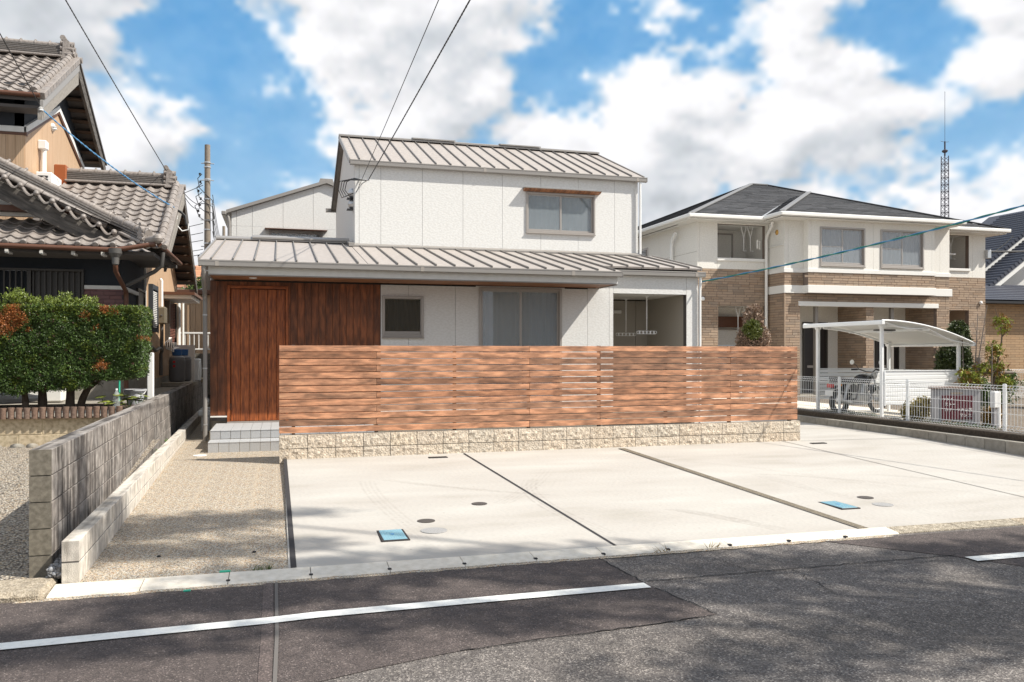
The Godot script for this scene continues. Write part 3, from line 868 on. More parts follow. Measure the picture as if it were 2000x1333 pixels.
func metal_roof(p: Node, x0: float, x1: float, seam0: float, pitch: float, d0: float, y0: float, d1: float, y1: float) -> void: # a standing-seam slope rising from depth d0 to d1
	var l := Vector2(d1 - d0, y1 - y0).length()
	var up := V(0, y1 - y0, -(d1 - d0)) / l
	var nn := V(1, 0, 0).cross(up)
	if nn.y < 0: nn = -nn
	# local: x along the eave, y up out of the slope, z down the slope
	var tf := Transform3D(Basis(V(1, 0, 0), nn, -up), V(0, y1, -d1))
	if tf.basis.determinant() < 0: tf = Transform3D(Basis(V(1, 0, 0), nn, up), V(0, y1, -d1))
	var sgn := 1.0 if tf.basis.z.dot(-up) > 0 else -1.0
	var xs := [x0]
	var x := seam0
	while x < x1 - 0.05:
		if x > x0 + 0.05: xs.append(x)
		x += pitch
	xs.append(x1)
	for i in xs.size() - 1:
		var b := nb()
		b.xf = tf
		b.col = tint(0.965, 1.03, 0.01)
		b.box(xs[i] + 0.002, xs[i + 1] - 0.002, -0.045, R.randf_range(-0.0015, 0.0015), minf(0, sgn * l), maxf(0, sgn * l), 0.003)
		part(p, "roof_panel", b, M.metal_roof)
	for i in range(1, xs.size() - 1):
		var b := nb()
		b.xf = tf
		b.box(xs[i] - 0.011, xs[i] + 0.011, 0.001, 0.034, minf(0.0, sgn * (l + 0.012)), maxf(0.0, sgn * (l + 0.012)), 0.004)
		part(p, "roof_seam", b, M.roof_rib)
func gutter(p: Node, x0: float, x1: float, d: float, yt: float, joints: Array) -> Node:
	var g := part(p, "gutter", px_(P2([d, yt - 0.005, d, yt - 0.095, d + 0.012, yt - 0.102, d + 0.10, yt - 0.102, d + 0.11, yt, d + 0.10, yt, d + 0.09, yt - 0.09, d + 0.016, yt - 0.09, d + 0.012, yt - 0.02, d + 0.006, yt + 0.002]), x0, x1), M.gutter)
	for x in [x0, x1]: part(g, "end_cap", px_(P2([d - 0.004, yt + 0.003, d - 0.004, yt - 0.098, d + 0.01, yt - 0.106, d + 0.105, yt - 0.106, d + 0.114, yt + 0.003]), x - 0.008, x + 0.008), M.gutter)
	for x in joints: part(g, "joint_sleeve", px_(P2([d - 0.004, yt + 0.003, d - 0.004, yt - 0.098, d + 0.01, yt - 0.106, d + 0.105, yt - 0.106, d + 0.105, yt - 0.1, d + 0.012, yt - 0.1, d, yt - 0.094]), x - 0.03, x + 0.03), mat("sleeve", Color(0.34, 0.31, 0.28), 0.45) if not M.has("sleeve") else M.sleeve)
	part(g, "gutter_lip", px_(P2([d - 0.005, yt - 0.002, d - 0.005, yt - 0.02, d + 0.002, yt - 0.02, d + 0.002, yt - 0.002]), x0, x1), M.gutter)
	return g
func panels(p: Node, xs: Array, y0: float, y1: float, zf: float, holes: Array, m: Material, th := 0.018) -> void:
	for i in xs.size() - 1:
		for r in cuts(xs[i] + 0.003, xs[i + 1] - 0.003, y0, y1, holes): part(p, "wall_panel", bxm(r[0], r[1], r[2], r[3], zf - th, zf), m)
const D1 := 15.65
const D2 := 17.95
func main_house() -> void:
	var h := thing("house", "white two-storey house with a wood-clad porch and taupe metal roofs", "house", V(3.6, 0, -15.65))
	part(h, "foundation", bxm(-1.15, 8.46, -0.4, 0.37, -22.0, -D1 - 0.06), M.concrete)
	# openings in the ground-floor front
	var door := [-0.90, 0.165, 0.0, 2.745]
	var win := [1.885, 2.655, 1.835, 2.595]
	var slide := [3.763, 5.455, 0.40, 2.80]
	var bay := [6.584, 8.239, 0.0, 2.744]
	var holes := [door, win, slide, bay]
	var core := nb()
	for r in cuts(-1.17, 8.485, 0.3, 3.22, holes): core.box(r[0], r[1], r[2], r[3], -D1 - 0.14, -D1 - 0.02)
	core.box(-1.17, -1.05, 0.3, 3.3, -22, -D1 - 0.14)
	core.box(8.40, 8.485, 0.3, 3.3, -22, -D1 - 0.14)
	core.box(-1.05, 8.40, 0.3, 3.3, -22, -21.88)
	core.box(-1.05, 6.45, 0.30, 0.42, -21.88, -D1 - 0.14)
	core.box(-1.05, 8.40, 3.12, 3.22, -21.88, -D1 - 0.14)
	part(h, "wall", core, M.core)
	# cladding boards beside the door
	var bx := -1.187
	while bx < 1.84:
		var e := minf(bx + 0.1263, 1.845)
		var b := nb()
		b.swap = true
		b.col = tint(0.72, 1.12, 0.05)
		for r in cuts(bx + 0.0015, e - 0.0015, 0.395, 2.825, [[door[0], door[1], -1.0, door[3]]]): b.box(r[0], r[1], r[2], r[3], -D1 - 0.018, -D1 + R.randf_range(-0.001, 0.002), 0.003)
		if b.v.size() > 0: part(h, "cladding_board", b, M.clad_wood)
		bx = e
	part(h, "cladding_foot", bxm(-1.187, -0.90, 0.365, 0.392, -D1 - 0.02, -D1 + 0.012, 0.003), M.cream_trim)
	# the door
	var df := nb()
	df.swap = true
	df.box(-0.90, -0.845, 0.27, 2.745, -D1 - 0.09, -D1 + 0.014, 0.004)
	df.box(0.115, 0.165, 0.27, 2.745, -D1 - 0.09, -D1 + 0.014, 0.004)
	df.swap = false
	df.box(-0.845, 0.115, 2.69, 2.745, -D1 - 0.09, -D1 + 0.013, 0.004)
	var dr := part(h, "door", df, M.door_wood, "boarded wooden front door with black hinges")
	for i in 6:
		var b := nb()
		b.swap = true
		b.col = tint(0.85, 1.15, 0.03)
		b.box(-0.832 + i * 0.1575, -0.832 + (i + 1) * 0.1575 - 0.004, 0.29, 2.68, -D1 - 0.06, -D1 - 0.022, 0.005)
		part(dr, "door_board", b, M.door_wood)
	part(dr, "door_core", bxm(-0.84, 0.112, 0.285, 2.688, -D1 - 0.075, -D1 - 0.055), M.dark_gap)
	for y in [0.55, 1.5, 2.35]: part(dr, "hinge", nb().tube([V(-0.838, y - 0.055, -D1 - 0.012), V(-0.838, y + 0.055, -D1 - 0.012)], 0.011, 8), M.black_plastic)
	part(dr, "handle", nb().tube([V(0.05, 1.05, -D1 - 0.02), V(0.05, 1.05, -D1 + 0.04), V(0.05, 1.55, -D1 + 0.04), V(0.05, 1.55, -D1 - 0.02)], 0.011, 8), M.black_plastic)
	part(h, "door_sill", bxm(-0.90, 0.165, 0.258, 0.285, -D1 - 0.1, -D1 + 0.04, 0.004), M.aluminium)
	# white panels
	panels(h, [1.848, 2.38, 3.29, 4.20, 5.11, 6.02, 6.494], 0.395, 2.83, -D1, [win, slide], M.white_siding)
	panels(h, [6.494, 6.584], 0.395, 3.20, -D1, [], M.white_siding)
	panels(h, [6.20, 6.494], 2.833, 3.20, -D1, [], M.white_siding)
	panels(h, [6.584, 8.239], 2.744, 3.20, -D1, [], M.white_siding)
	panels(h, [8.239, 8.51], 0.395, 3.20, -D1, [], M.white_siding)
	part(h, "wall_panel", bxm(8.487, 8.505, 0.395, 3.3, -22.0, -D1 - 0.02), M.white_siding)
	part(h, "wall_panel", bxm(-1.187, -1.17, 0.395, 3.3, -22.0, -D1 - 0.02), M.white_siding)
	# open bay with drying poles
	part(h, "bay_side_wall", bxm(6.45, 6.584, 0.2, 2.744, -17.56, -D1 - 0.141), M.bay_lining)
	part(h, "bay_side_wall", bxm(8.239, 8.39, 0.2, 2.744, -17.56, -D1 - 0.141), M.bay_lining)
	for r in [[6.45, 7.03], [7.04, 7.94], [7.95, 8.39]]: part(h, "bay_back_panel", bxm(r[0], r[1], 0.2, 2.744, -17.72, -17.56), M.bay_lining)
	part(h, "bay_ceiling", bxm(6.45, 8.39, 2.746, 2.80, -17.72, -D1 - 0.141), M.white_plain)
	part(h, "bay_floor", bxm(6.45, 8.39, 0.1, 0.2, -17.72, -D1 - 0.02), M.concrete)
	part(h, "bay_shadow_gap", bxm(6.584, 8.239, 2.72, 2.742, -17.558, -17.54), M.dark_gap)
	part(h, "bay_rail_box", bxm(6.6, 7.56, 2.42, 2.50, -17.558, -17.48, 0.01), M.cream_trim)
	for q in [[7.61, 16.25, 1.96, 0.21], [7.50, 17.1, 1.935, 0.22]]:
		var x: float = q[0]
		var z: float = -q[1]
		var pole := part(h, "drying_pole", nb().tube([V(x, 2.744, z), V(x, 2.25, z)], 0.014, 8).tube([V(x, 2.26, z), V(x, q[2] + 0.05, z)], 0.010, 8), M.white_plastic)
		part(pole, "ceiling_rose", nb().lathe(V(x, 2.70, z), [Vector2(0.012, 0), Vector2(0.05, 0.025), Vector2(0.085, 0.044), Vector2(0, 0.044)], 14), M.white_plastic)
		var bar := nb()
		for s in [-1, 1]: bar.tube([V(x - q[3], q[2] + s * 0.03, z), V(x + q[3], q[2] + s * 0.03, z)], 0.007, 6)
		for k in 6:
			var cx: float = x - q[3] + k * q[3] * 0.4
			if k < 5: bar.box(cx + q[3] * 0.13, cx + q[3] * 0.27, q[2] - 0.03, q[2] + 0.03, z - 0.008, z + 0.008)
		for s in [-1, 1]: bar.tube([V(x + s * q[3], q[2] + 0.03, z), V(x + s * (q[3] + 0.022), q[2] + 0.015, z), V(x + s * (q[3] + 0.022), q[2] - 0.015, z), V(x + s * q[3], q[2] - 0.03, z)], 0.007, 6)
		part(pole, "hanger_bar", bar, M.white_plastic)
	# windows
	window_z(h, 1.874, 2.665, 1.824, 2.604, -D1, {"sliding": false, "fw": 0.05, "rail": 0.06, "pane": M.pane_dark, "curtain": M.curtain_dark})
	window_z(h, 3.753, 5.465, 0.40, 2.805, -D1, {"fw": 0.05, "curtain": M.curtain_dark, "pitch": 0.17, "pane": M.pane})
	# porch roof: soffit, fascia, ends
	var so := nb()
	so.box(-1.13, 6.255, 2.842, 2.86, -D1 + 0.002, -14.72)
	part(h, "soffit", so, M.soffit_wood)
	part(h, "soffit_light", nb().lathe(V(-0.44, 2.843, -15.12), [Vector2(0.0, -0.003), Vector2(0.05, -0.003), Vector2(0.06, -0.012), Vector2(0.068, -0.006), Vector2(0.07, 0.0)], 16), M.white_plastic)
	for r in [[-1.1, 3.69], [5.53, 6.02]]: part(h, "shadow_gap", bxm(r[0], r[1], 2.812, 2.840, -D1 + 0.001, -D1 + 0.022), M.dark_gap)
	part(h, "fascia", bxm(-1.145, 6.27, 2.856, 3.04, -14.72, -14.695), M.white_plain)
	part(h, "fascia_trim", bxm(-1.147, 6.272, 2.836, 2.854, -14.725, -14.686, 0.003), M.gutter)
	for x in [[-1.145, -1.127], [6.252, 6.27]]:
		part(h, "fascia_end", px_(P2([14.69, 2.845, D1 - 0.001, 2.845, D1 - 0.001, 3.27, 14.69, 3.06]), x[0], x[1]), M.white_plain)
		part(h, "fascia_trim", px_(P2([14.685, 2.826, D1 - 0.003, 2.826, D1 - 0.003, 2.843, 14.685, 2.843]), x[0] - 0.002, x[1] + 0.002), M.gutter)
	# lower roofs
	metal_roof(h, -1.27, 1.50, -1.09, 0.346, 14.60, 3.09, 18.55, 3.935)
	metal_roof(h, 1.502, 6.30, -1.09 + 8 * 0.346, 0.346, 14.60, 3.09, D2 - 0.005, 3.812)
	metal_roof(h, 6.302, 8.53, -1.09 + 22 * 0.346, 0.346, 15.56, 3.295, D2 - 0.005, 3.812)
	part(h, "roof_deck", px_(P2([14.73, 3.04, 18.5, 3.86, 22.6, 3.02]), -1.12, 1.5), M.core)
	part(h, "roof_deck", px_(P2([14.73, 3.04, 17.9, 3.74, 17.9, 3.04]), 1.5, 6.25), M.core)
	part(h, "roof_deck", px_(P2([15.64, 3.22, 17.9, 3.74, 22.0, 3.2]), 6.25, 8.47), M.core)
	metal_roof(h, -1.27, 1.50, -1.09, 0.346, 22.7, 3.08, 18.56, 3.935)
	metal_roof(h, 8.18, 8.53, 9.5, 0.346, 22.2, 3.2, D2 + 0.01, 3.812)
	part(h, "ridge_cap", px_(P2([18.42, 3.93, 18.56, 3.99, 18.70, 3.93, 18.70, 3.955, 18.56, 4.02, 18.42, 3.96]), -1.29, 1.50), M.metal_trim)
	part(h, "ridge_vent", px_(P2([18.40, 3.965, 18.56, 4.03, 18.72, 3.965, 18.72, 4.0, 18.56, 4.062, 18.40, 4.0]), -0.55, 1.49), M.metal_trim)
	part(h, "wall_flashing", px_(P2([D2 - 0.10, 3.80, D2 - 0.002, 3.81, D2 - 0.002, 3.875, D2 - 0.03, 3.875, D2 - 0.10, 3.83]), 1.43, 8.22), M.metal_trim)
	part(h, "wall_flashing", px_(P2([D2 - 0.12, 3.80, 18.45, 3.92, 18.45, 3.99, D2 - 0.12, 3.875]), 1.43, 1.545), M.metal_trim)
	part(h, "verge_trim", px_(P2([14.60, 3.035, 18.56, 3.88, 18.56, 3.965, 14.60, 3.12]), -1.30, -1.272), M.metal_trim)
	part(h, "verge_trim", px_(P2([15.56, 3.24, D2, 3.76, D2, 3.845, 15.56, 3.325]), 8.532, 8.555), M.metal_trim)
	gutter(h, -1.283, 6.32, 14.555, 3.078, [-1.0, 2.46, 5.32])
	gutter(h, 6.33, 8.62, 15.53, 3.215, [8.42])
	part(h, "fascia", bxm(6.28, 8.51, 3.11, 3.22, -D1 + 0.001, -15.642), M.gutter)
	# downpipes
	var dp := nb()
	dp.tube([V(-1.21, 2.98, -14.61), V(-1.21, 2.88, -14.61), V(-1.22, 2.76, -14.72), V(-1.255, 2.60, -15.38), V(-1.265, 2.45, -15.57), V(-1.265, -0.06, -15.57)], 0.038, 10)
	var dpp := part(h, "downpipe", dp, M.gutter)
	for y in [0.25, 1.25, 2.2]: part(dpp, "clip", nb().lathe(V(-1.265, y, -15.57), [Vector2(0.039, -0.012), Vector2(0.044, -0.012), Vector2(0.044, 0.012), Vector2(0.039, 0.012)], 12), M.steel)
	part(h, "downpipe", nb().tube([V(8.53, 3.12, -15.585), V(8.53, 3.02, -15.585), V(8.53, 2.95, -15.59), V(8.525, 2.85, -15.60), V(8.525, 0.0, -15.60)], 0.03, 8), M.white_plastic)
	part(h, "downpipe", nb().tube([V(8.20, 5.56, -17.875), V(8.20, 5.46, -17.875), V(8.20, 5.38, -17.88), V(8.205, 5.22, -17.88), V(8.205, 3.85, -17.88)], 0.03, 8), M.white_plastic)
	# upper storey
	var up_win := [5.416, 7.079, 4.276, 5.176]
	var uc := nb()
	for r in cuts(1.585, 8.158, 3.25, 5.62, [up_win]): uc.box(r[0], r[1], r[2], r[3], -D2 - 0.14, -D2 - 0.02)
	uc.box(1.585, 8.158, 3.25, 5.6, -24.0, -23.86)
	uc.box(1.7, 8.05, 3.30, 3.42, -23.86, -D2 - 0.14)
	part(h, "wall", uc, M.core)
	part(h, "wall", px_(P2([D2 + 0.02, 3.25, 23.98, 3.25, 23.98, 5.58, 20.88, 6.80, D2 + 0.02, 5.60]), 1.583, 1.70), M.core)
	part(h, "wall", px_(P2([D2 + 0.02, 3.25, 23.98, 3.25, 23.98, 5.58, 20.88, 6.80, D2 + 0.02, 5.60]), 8.05, 8.160), M.core)
	panels(h, [1.565, 1.66, 2.124, 3.034, 3.944, 4.854, 5.764, 6.674, 7.584, 8.08, 8.178], 3.845, 5.60, -D2, [up_win], M.white_siding)
	for s in [[D2 + 0.02, 20.0], [20.006, 22.0], [22.006, 23.98]]:
		for xx in [[1.565, 1.583], [8.160, 8.178]]:
			var yt := func(d: float) -> float: return 5.60 + (d - D2) * 0.40 if d < 20.88 else 6.77 - (d - 20.88) * 0.385
			var pl := [s[0], 3.3, s[1], 3.3, s[1], yt.call(s[1])]
			if s[0] < 20.88 and s[1] > 20.88: pl.append_array([20.88, yt.call(20.87)])
			pl.append_array([s[0], yt.call(s[0])])
			part(h, "wall_panel", px_(P2(pl), xx[0], xx[1]), M.white_siding)
	window_z(h, 5.406, 7.089, 4.266, 5.186, -D2, {"fw": 0.04, "curtain": M.curtain_lace, "pitch": 0.21, "pane": M.pane})
	var hood := part(h, "window_hood", px_(P2([D2 - 0.18, 5.268, D2 + 0.0, 5.285, D2 + 0.0, 5.262, D2 - 0.18, 5.25]), 5.33, 7.20), M.metal_trim)
	part(hood, "hood_lining", px_(P2([D2 - 0.175, 5.248, D2 - 0.001, 5.259, D2 - 0.001, 5.20, D2 - 0.035, 5.20, D2 - 0.155, 5.225]), 5.345, 7.185), M.soffit_wood)
	metal_roof(h, 1.46, 8.285, 1.66, 0.3325, 17.86, 5.665, 20.88, 6.90)
	metal_roof(h, 1.46, 8.285, 1.66, 0.3325, 24.15, 5.66, 20.882, 6.90)
	for s in [[1.435, 1.462], [8.283, 8.31]]:
		part(h, "verge_trim", px_(P2([17.86, 5.575, 20.88, 6.80, 20.88, 6.93, 17.86, 5.69]), s[0], s[1]), M.metal_trim)
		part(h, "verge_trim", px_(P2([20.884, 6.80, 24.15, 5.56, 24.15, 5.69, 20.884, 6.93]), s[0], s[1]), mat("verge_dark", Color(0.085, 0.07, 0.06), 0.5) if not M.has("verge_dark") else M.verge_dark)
	part(h, "ridge_cap", px_(P2([20.72, 6.88, 20.88, 6.935, 21.04, 6.88, 21.04, 6.92, 20.88, 6.975, 20.72, 6.92]), 1.43, 8.315), M.metal_trim)
	for x in [[3.25, 4.35], [5.55, 6.65]]: part(h, "ridge_vent", px_(P2([20.70, 6.93, 20.88, 6.985, 21.06, 6.93, 21.06, 6.96, 20.88, 7.01, 20.70, 6.96]), x[0], x[1]), M.metal_trim)
	gutter(h, 1.47, 8.36, 17.825, 5.655, [4.42, 8.12])
	part(h, "fascia", bxm(1.57, 8.17, 5.58, 5.66, -D2 + 0.001, -17.942), M.gutter)
	gutter(h, 1.30, 1.6, 24.15, 5.66, [])
	# vents and service bracket on the left of the upper wall
	for y in [5.02, 4.78]:
		var vh := nb()
		vh.ball(V(1.56, y, -18.35), V(0.11, 0.12, 0.10), 12, 6)
		part(h, "vent_hood", vh, M.steel)
		part(h, "vent_lip", bxm(1.43, 1.563, y - 0.125, y - 0.11, -18.46, -18.24), M.black_plastic)
	part(h, "cable_bracket", nb().tube([V(1.72, 5.17, -D2), V(1.82, 5.20, -17.70)], 0.014, 6).tube([V(1.66, 5.25, -D2), V(1.82, 5.20, -17.70)], 0.014, 6).ball(V(1.83, 5.205, -17.69), V(0.03, 0.03, 0.03), 8, 5), M.steel)
	for k in 4:
		var a := 0.05 * k
		part(h, "cable_loop", nb().tube([V(1.78, 5.20, -17.75), V(1.55 - a, 5.27 - a * 0.3, -17.92), V(1.40 - a, 5.20, -18.0), V(1.36 - a * 0.9, 5.02, -18.0), V(1.45 - a, 4.92 - a * 0.4, -18.05), V(1.55, 4.98, -18.1)], 0.009, 6), M.cable)

	# tiled steps
	var st := thing("entrance_steps", "two grey tiled steps in front of the wooden door", "steps", V(0.3, 0, -14.6))
	part(st, "step_body", bxm(-1.07, 1.6, -0.2, 0.10, -15.6, -13.76), M.grout)
	part(st, "step_body", bxm(-1.09, 1.6, 0.10, 0.247, -15.6, -14.225), M.grout)
	var tw := 0.1575
	for i in 17:
		var x := -1.08 + i * tw
		for row in [[-0.20, 0.105, -13.75, -13.765, 0], [0.122, 0.245, -14.205, -14.225, 0]]:
			var b := nb()
			b.col = tint(0.95, 1.04, 0.01)
			b.box(x + 0.003, x + tw - 0.003, row[0], row[1], row[3], row[2], 0.003)
			part(st, "tile", b, M.step_tile)
		for tr in [[0.10, 0.117, -14.205, -13.745], [0.247, 0.262, -14.72, -14.20], [0.247, 0.262, -15.20, -14.724], [0.247, 0.262, -15.60, -15.204]]:
			var b := nb()
			b.col = tint(0.97, 1.05, 0.01)
			b.box(x + 0.002, x + tw - 0.002, tr[0], tr[1], tr[2], tr[3], 0.003)
			part(st, "tile", b, M.step_tile)

func slat_fence() -> void:
	# everything here is laid out along the fence and turned a degree to its line
	var ang := deg_to_rad(1.08)
	var tf := Transform3D(Basis(Vector3.UP, ang), V(0.0, 0.0, -12.263))
	var w := thing("block_wall", "low split-face beige block wall under the wooden fence", "wall", V(4.37, 0, -12.35))
	var core := nb()
	core.xf = tf
	core.box(0.004, 8.736, -0.3, 0.335, -0.145, -0.012)
	part(w, "mortar_bed", core, M.mortar)
	for row in 2:
		for i in 22:
			var x0 := i * 0.4
			var x1 := minf(x0 + 0.4, 8.742)
			if row == 1 and i == 21: x1 = 8.742
			var y0: float = [-0.06, 0.1505][row]
			var y1: float = [0.1415, 0.340][row]
			var b := nb()
			b.xf = tf
			b.col = tint(0.93, 1.06, 0.025)
			var nx := 9
			var ny := 5
			var g := []
			for j in ny + 1:
				var line := []
				for k in nx + 1:
					var e := 1.0 if (j > 0 and j < ny and k > 0 and k < nx) else 0.0
					line.append(V(lerpf(x0 + 0.004, x1 - 0.004, float(k) / nx), lerpf(y0, y1, float(j) / ny), R.randf_range(-0.012, 0.016) * e - 0.006))
				g.append(line)
			for j in ny:
				for k in nx: b.quad(g[j][k], g[j][k + 1], g[j + 1][k + 1], g[j + 1][k], Vector3.BACK)
			b.box(x0 + 0.004, x1 - 0.004, y0 + 0.001, y1, -0.15, -0.009)
			part(w, "block", b, M.split_block)
	var f := thing("fence", "slatted fence of horizontal stained boards on a beige block wall", "fence", V(4.37, 0.34, -12.35))
	for k in 8:
		var x := 0.20 + k * 1.195
		var b := nb()
		b.xf = tf
		b.box(x - 0.024, x + 0.024, 0.2, 1.642, -0.105, -0.05, 0.003)
		part(f, "post", b, M.post_grey)
	var ends := [[0.0, 1.395, 4.98, 8.70], [0.0, 3.785, 7.37, 8.70]]
	for row in 13:
		var y1 := 1.634 - row * 0.0983
		var e: Array = ends[1] if row % 2 == 0 else ends[0]
		for i in e.size() - 1:
			var b := nb()
			b.xf = tf
			b.col = tint(1.0, 1.5, 0.07) if (row % 2 == 0) != (R.randf() < 0.15) else tint(0.55, 0.95, 0.06)
			b.box(e[i] + 0.0015, e[i + 1] - 0.0015, y1 - 0.0872 + R.randf_range(-0.001, 0.001), y1, -0.05, -0.028 + R.randf_range(-0.0015, 0.0015), 0.003)
			part(f, "slat", b, M.fence_wood)
# ---------- the tiled house on the left and the walls round it ----------
var TW := 0.265
var TE := 0.28
func tile_mesh(tc: Color, knob: bool) -> ArrayMesh: # one pantile: x across, y out of the roof, z down the slope, lower edge at z = 0
	var b := MB.new()
	b.col = tc
	var pr := [0.0, 0.024, 0.09, 0.004, 0.20, -0.014, 0.36, -0.024, 0.54, -0.020, 0.70, -0.004, 0.82, 0.016, 0.91, 0.028, 1.0, 0.025]
	for i in range(0, pr.size() - 2, 2):
		var xa: float = pr[i] * TW
		var xb: float = pr[i + 2] * TW
		var ha: float = pr[i + 1]
		var hb: float = pr[i + 3]
		b.quad(V(xa, ha + 0.036, 0), V(xb, hb + 0.036, 0), V(xb, hb, -0.33), V(xa, ha, -0.33), V(0, 1, 0.2))
		b.quad(V(xa, ha + 0.012, 0), V(xb, hb + 0.012, 0), V(xb, hb + 0.036, 0), V(xa, ha + 0.036, 0), V(0, 0, 1))
	if knob: b.lathe(V(0.93 * TW, 0.035, -0.02), [Vector2(0.052, 0.0), Vector2(0.052, 0.05), Vector2(0.044, 0.064), Vector2(0.0, 0.07)], 10, V(0, 0, 1))
	return b.mesh()
var tiles := []
var eave_tiles := []
func slope_tf(x: float, d0: float, y0: float, d1: float, y1: float) -> Transform3D: # origin on the lower edge at x; z points down the slope
	var up := V(0, y1 - y0, -(d1 - d0)).normalized()
	return Transform3D(Basis(V(1, 0, 0), (-up).cross(V(1, 0, 0)), -up), V(x, y0, -d0))
func pantiles(p: Node, x0: float, cols: int, d0: float, y0: float, d1: float, y1: float, rows: int, right_cut := 99.0, cut_step := 0.0, knobs := true) -> void:
	if tiles.is_empty():
		for k in 5:
			tiles.append(tile_mesh(tint(0.82, 1.12, 0.02), false))
			eave_tiles.append(tile_mesh(tint(0.88, 1.08, 0.02), true))
	var tf := slope_tf(x0, d0, y0, d1, y1)
	for r in rows:
		for c in cols:
			if x0 + (c + 0.7) * TW > right_cut - r * cut_step: continue
			var m: ArrayMesh = (eave_tiles if (r == 0 and knobs) else tiles)[R.randi() % 5]
			placed(p, "roof_tile", m, M.kawara, tf * Transform3D(Basis(), V(c * TW, R.randf_range(-0.002, 0.002), -r * TE)))
func ridge_stack(p: Node, a: Vector3, e: Vector3, layers: int, w: float, knob := 0.28) -> Node: # a ridge of layered flat tiles with a round capping, from a to e along its foot
	var l := a.distance_to(e)
	var d := (e - a).normalized()
	var side := d.cross(Vector3.UP).normalized()
	var up := side.cross(d)
	var tf := Transform3D(Basis(d, up, side), a)
	var top: MeshInstance3D = null
	for i in layers:
		var b := nb()
		b.xf = tf
		b.col = tint(0.85, 1.1, 0.02)
		var hw := w / 2 * (1.0 - 0.05 * i)
		b.box(0, l, i * 0.042, i * 0.042 + 0.033, -hw, hw, 0.006)
		part(p, "ridge_course", b, M.kawara_dark)
	var c := nb()
	c.xf = tf
	c.box(0, l, -0.02, 0.0, -w * 0.62, w * 0.62, 0.008)
	for s in [-1, 1]: c.tube([V(0, -0.02, s * w * 0.62), V(l, -0.02, s * w * 0.62)], 0.028, 8)
	part(p, "ridge_base", c, M.kawara)
	var y := layers * 0.042 + 0.02
	var n := int(l / knob)
	for i in n:
		var b := nb()
		b.xf = tf
		b.col = tint(0.9, 1.1, 0.02)
		var xa := l * i / n
		b.tube([V(xa, y, 0), V(xa + l / n - 0.004, y, 0)], 0.062, 10)
		b.lathe(V(xa + l / n, y, 0), [Vector2(0.0, -0.03), Vector2(0.074, -0.026), Vector2(0.078, 0.0), Vector2(0.074, 0.02), Vector2(0, 0.022)], 10, V(1, 0, 0))
		b.ball(V(xa + l / n, y + 0.07, 0), V(0.028, 0.032, 0.028), 8, 5)
		part(p, "ridge_cap", b, M.kawara)
	return p
func ridge_end(p: Node, at: Vector3, d: Vector3, s: float) -> void: # the ornamental tile that closes a ridge
	var side := d.cross(Vector3.UP).normalized()
	var tf := Transform3D(Basis(d * s, Vector3.UP * s, side * s), at)
	var b := nb()
	b.xf = tf
	b.prism(P2([-0.10, -0.02, 0.06, -0.02, 0.09, 0.12, 0.05, 0.36, -0.02, 0.42, -0.08, 0.36]), -0.16, 0.16)
	for k in 3:
		var y := 0.36 - k * 0.12
		b.tube([V(-0.16, y, 0.0), V(0.12 + k * 0.03, y - 0.02, 0.0)], 0.055, 10)
		for sd in [-1, 1]: b.tube([V(-0.14, y - 0.03, sd * 0.10), V(0.10 + k * 0.03, y - 0.06, sd * (0.11 + k * 0.02))], 0.05, 10)
	b.tube([V(-0.10, 0.46, -0.09), V(-0.10, 0.46, 0.09)], 0.06, 10)
	b.box(-0.12, 0.17, -0.06, -0.01, -0.20, 0.20, 0.01)
	for sd in [-1, 1]:
		var arc := []
		for k in 11:
			var a := k * 0.62
			arc.append(V(0.15, 0.05 + sin(a) * (0.085 - k * 0.006), sd * (0.13 + cos(a) * (0.085 - k * 0.006))))
		b.tube(arc, 0.022, 6)
	part(p, "ridge_end_tile", b, M.kawara)
func barrel_row(p: Node, called: String, pts: Array, r: float, step: float) -> void:
	var a: Vector3 = pts[0]
	var e: Vector3 = pts[1]
	var n := int(a.distance_to(e) / step)
	for i in n:
		var b := nb()
		b.col = tint(0.88, 1.1, 0.02)
		b.tube([a.lerp(e, float(i) / n), a.lerp(e, (i + 0.97) / n)], r, 10, true, r * 1.12)
		part(p, called, b, M.kawara)
func boards_x(p: Node, x: float, th: float, d0: float, d1: float, yb: float, top: Callable, pitch: float, m: Material) -> void: # upright boards on a wall that faces +x, seen edge to edge along the depth
	var d := d0
	while d < d1 - 0.01:
		var e := minf(d + pitch, d1)
		var b := px_(P2([d + 0.003, yb, e - 0.003, yb, e - 0.003, top.call(e), d + 0.003, top.call(d)]), x - th, x)
		b.col = tint(0.95, 1.05, 0.02)
		part(p, "siding_board", b, m)
		d = e
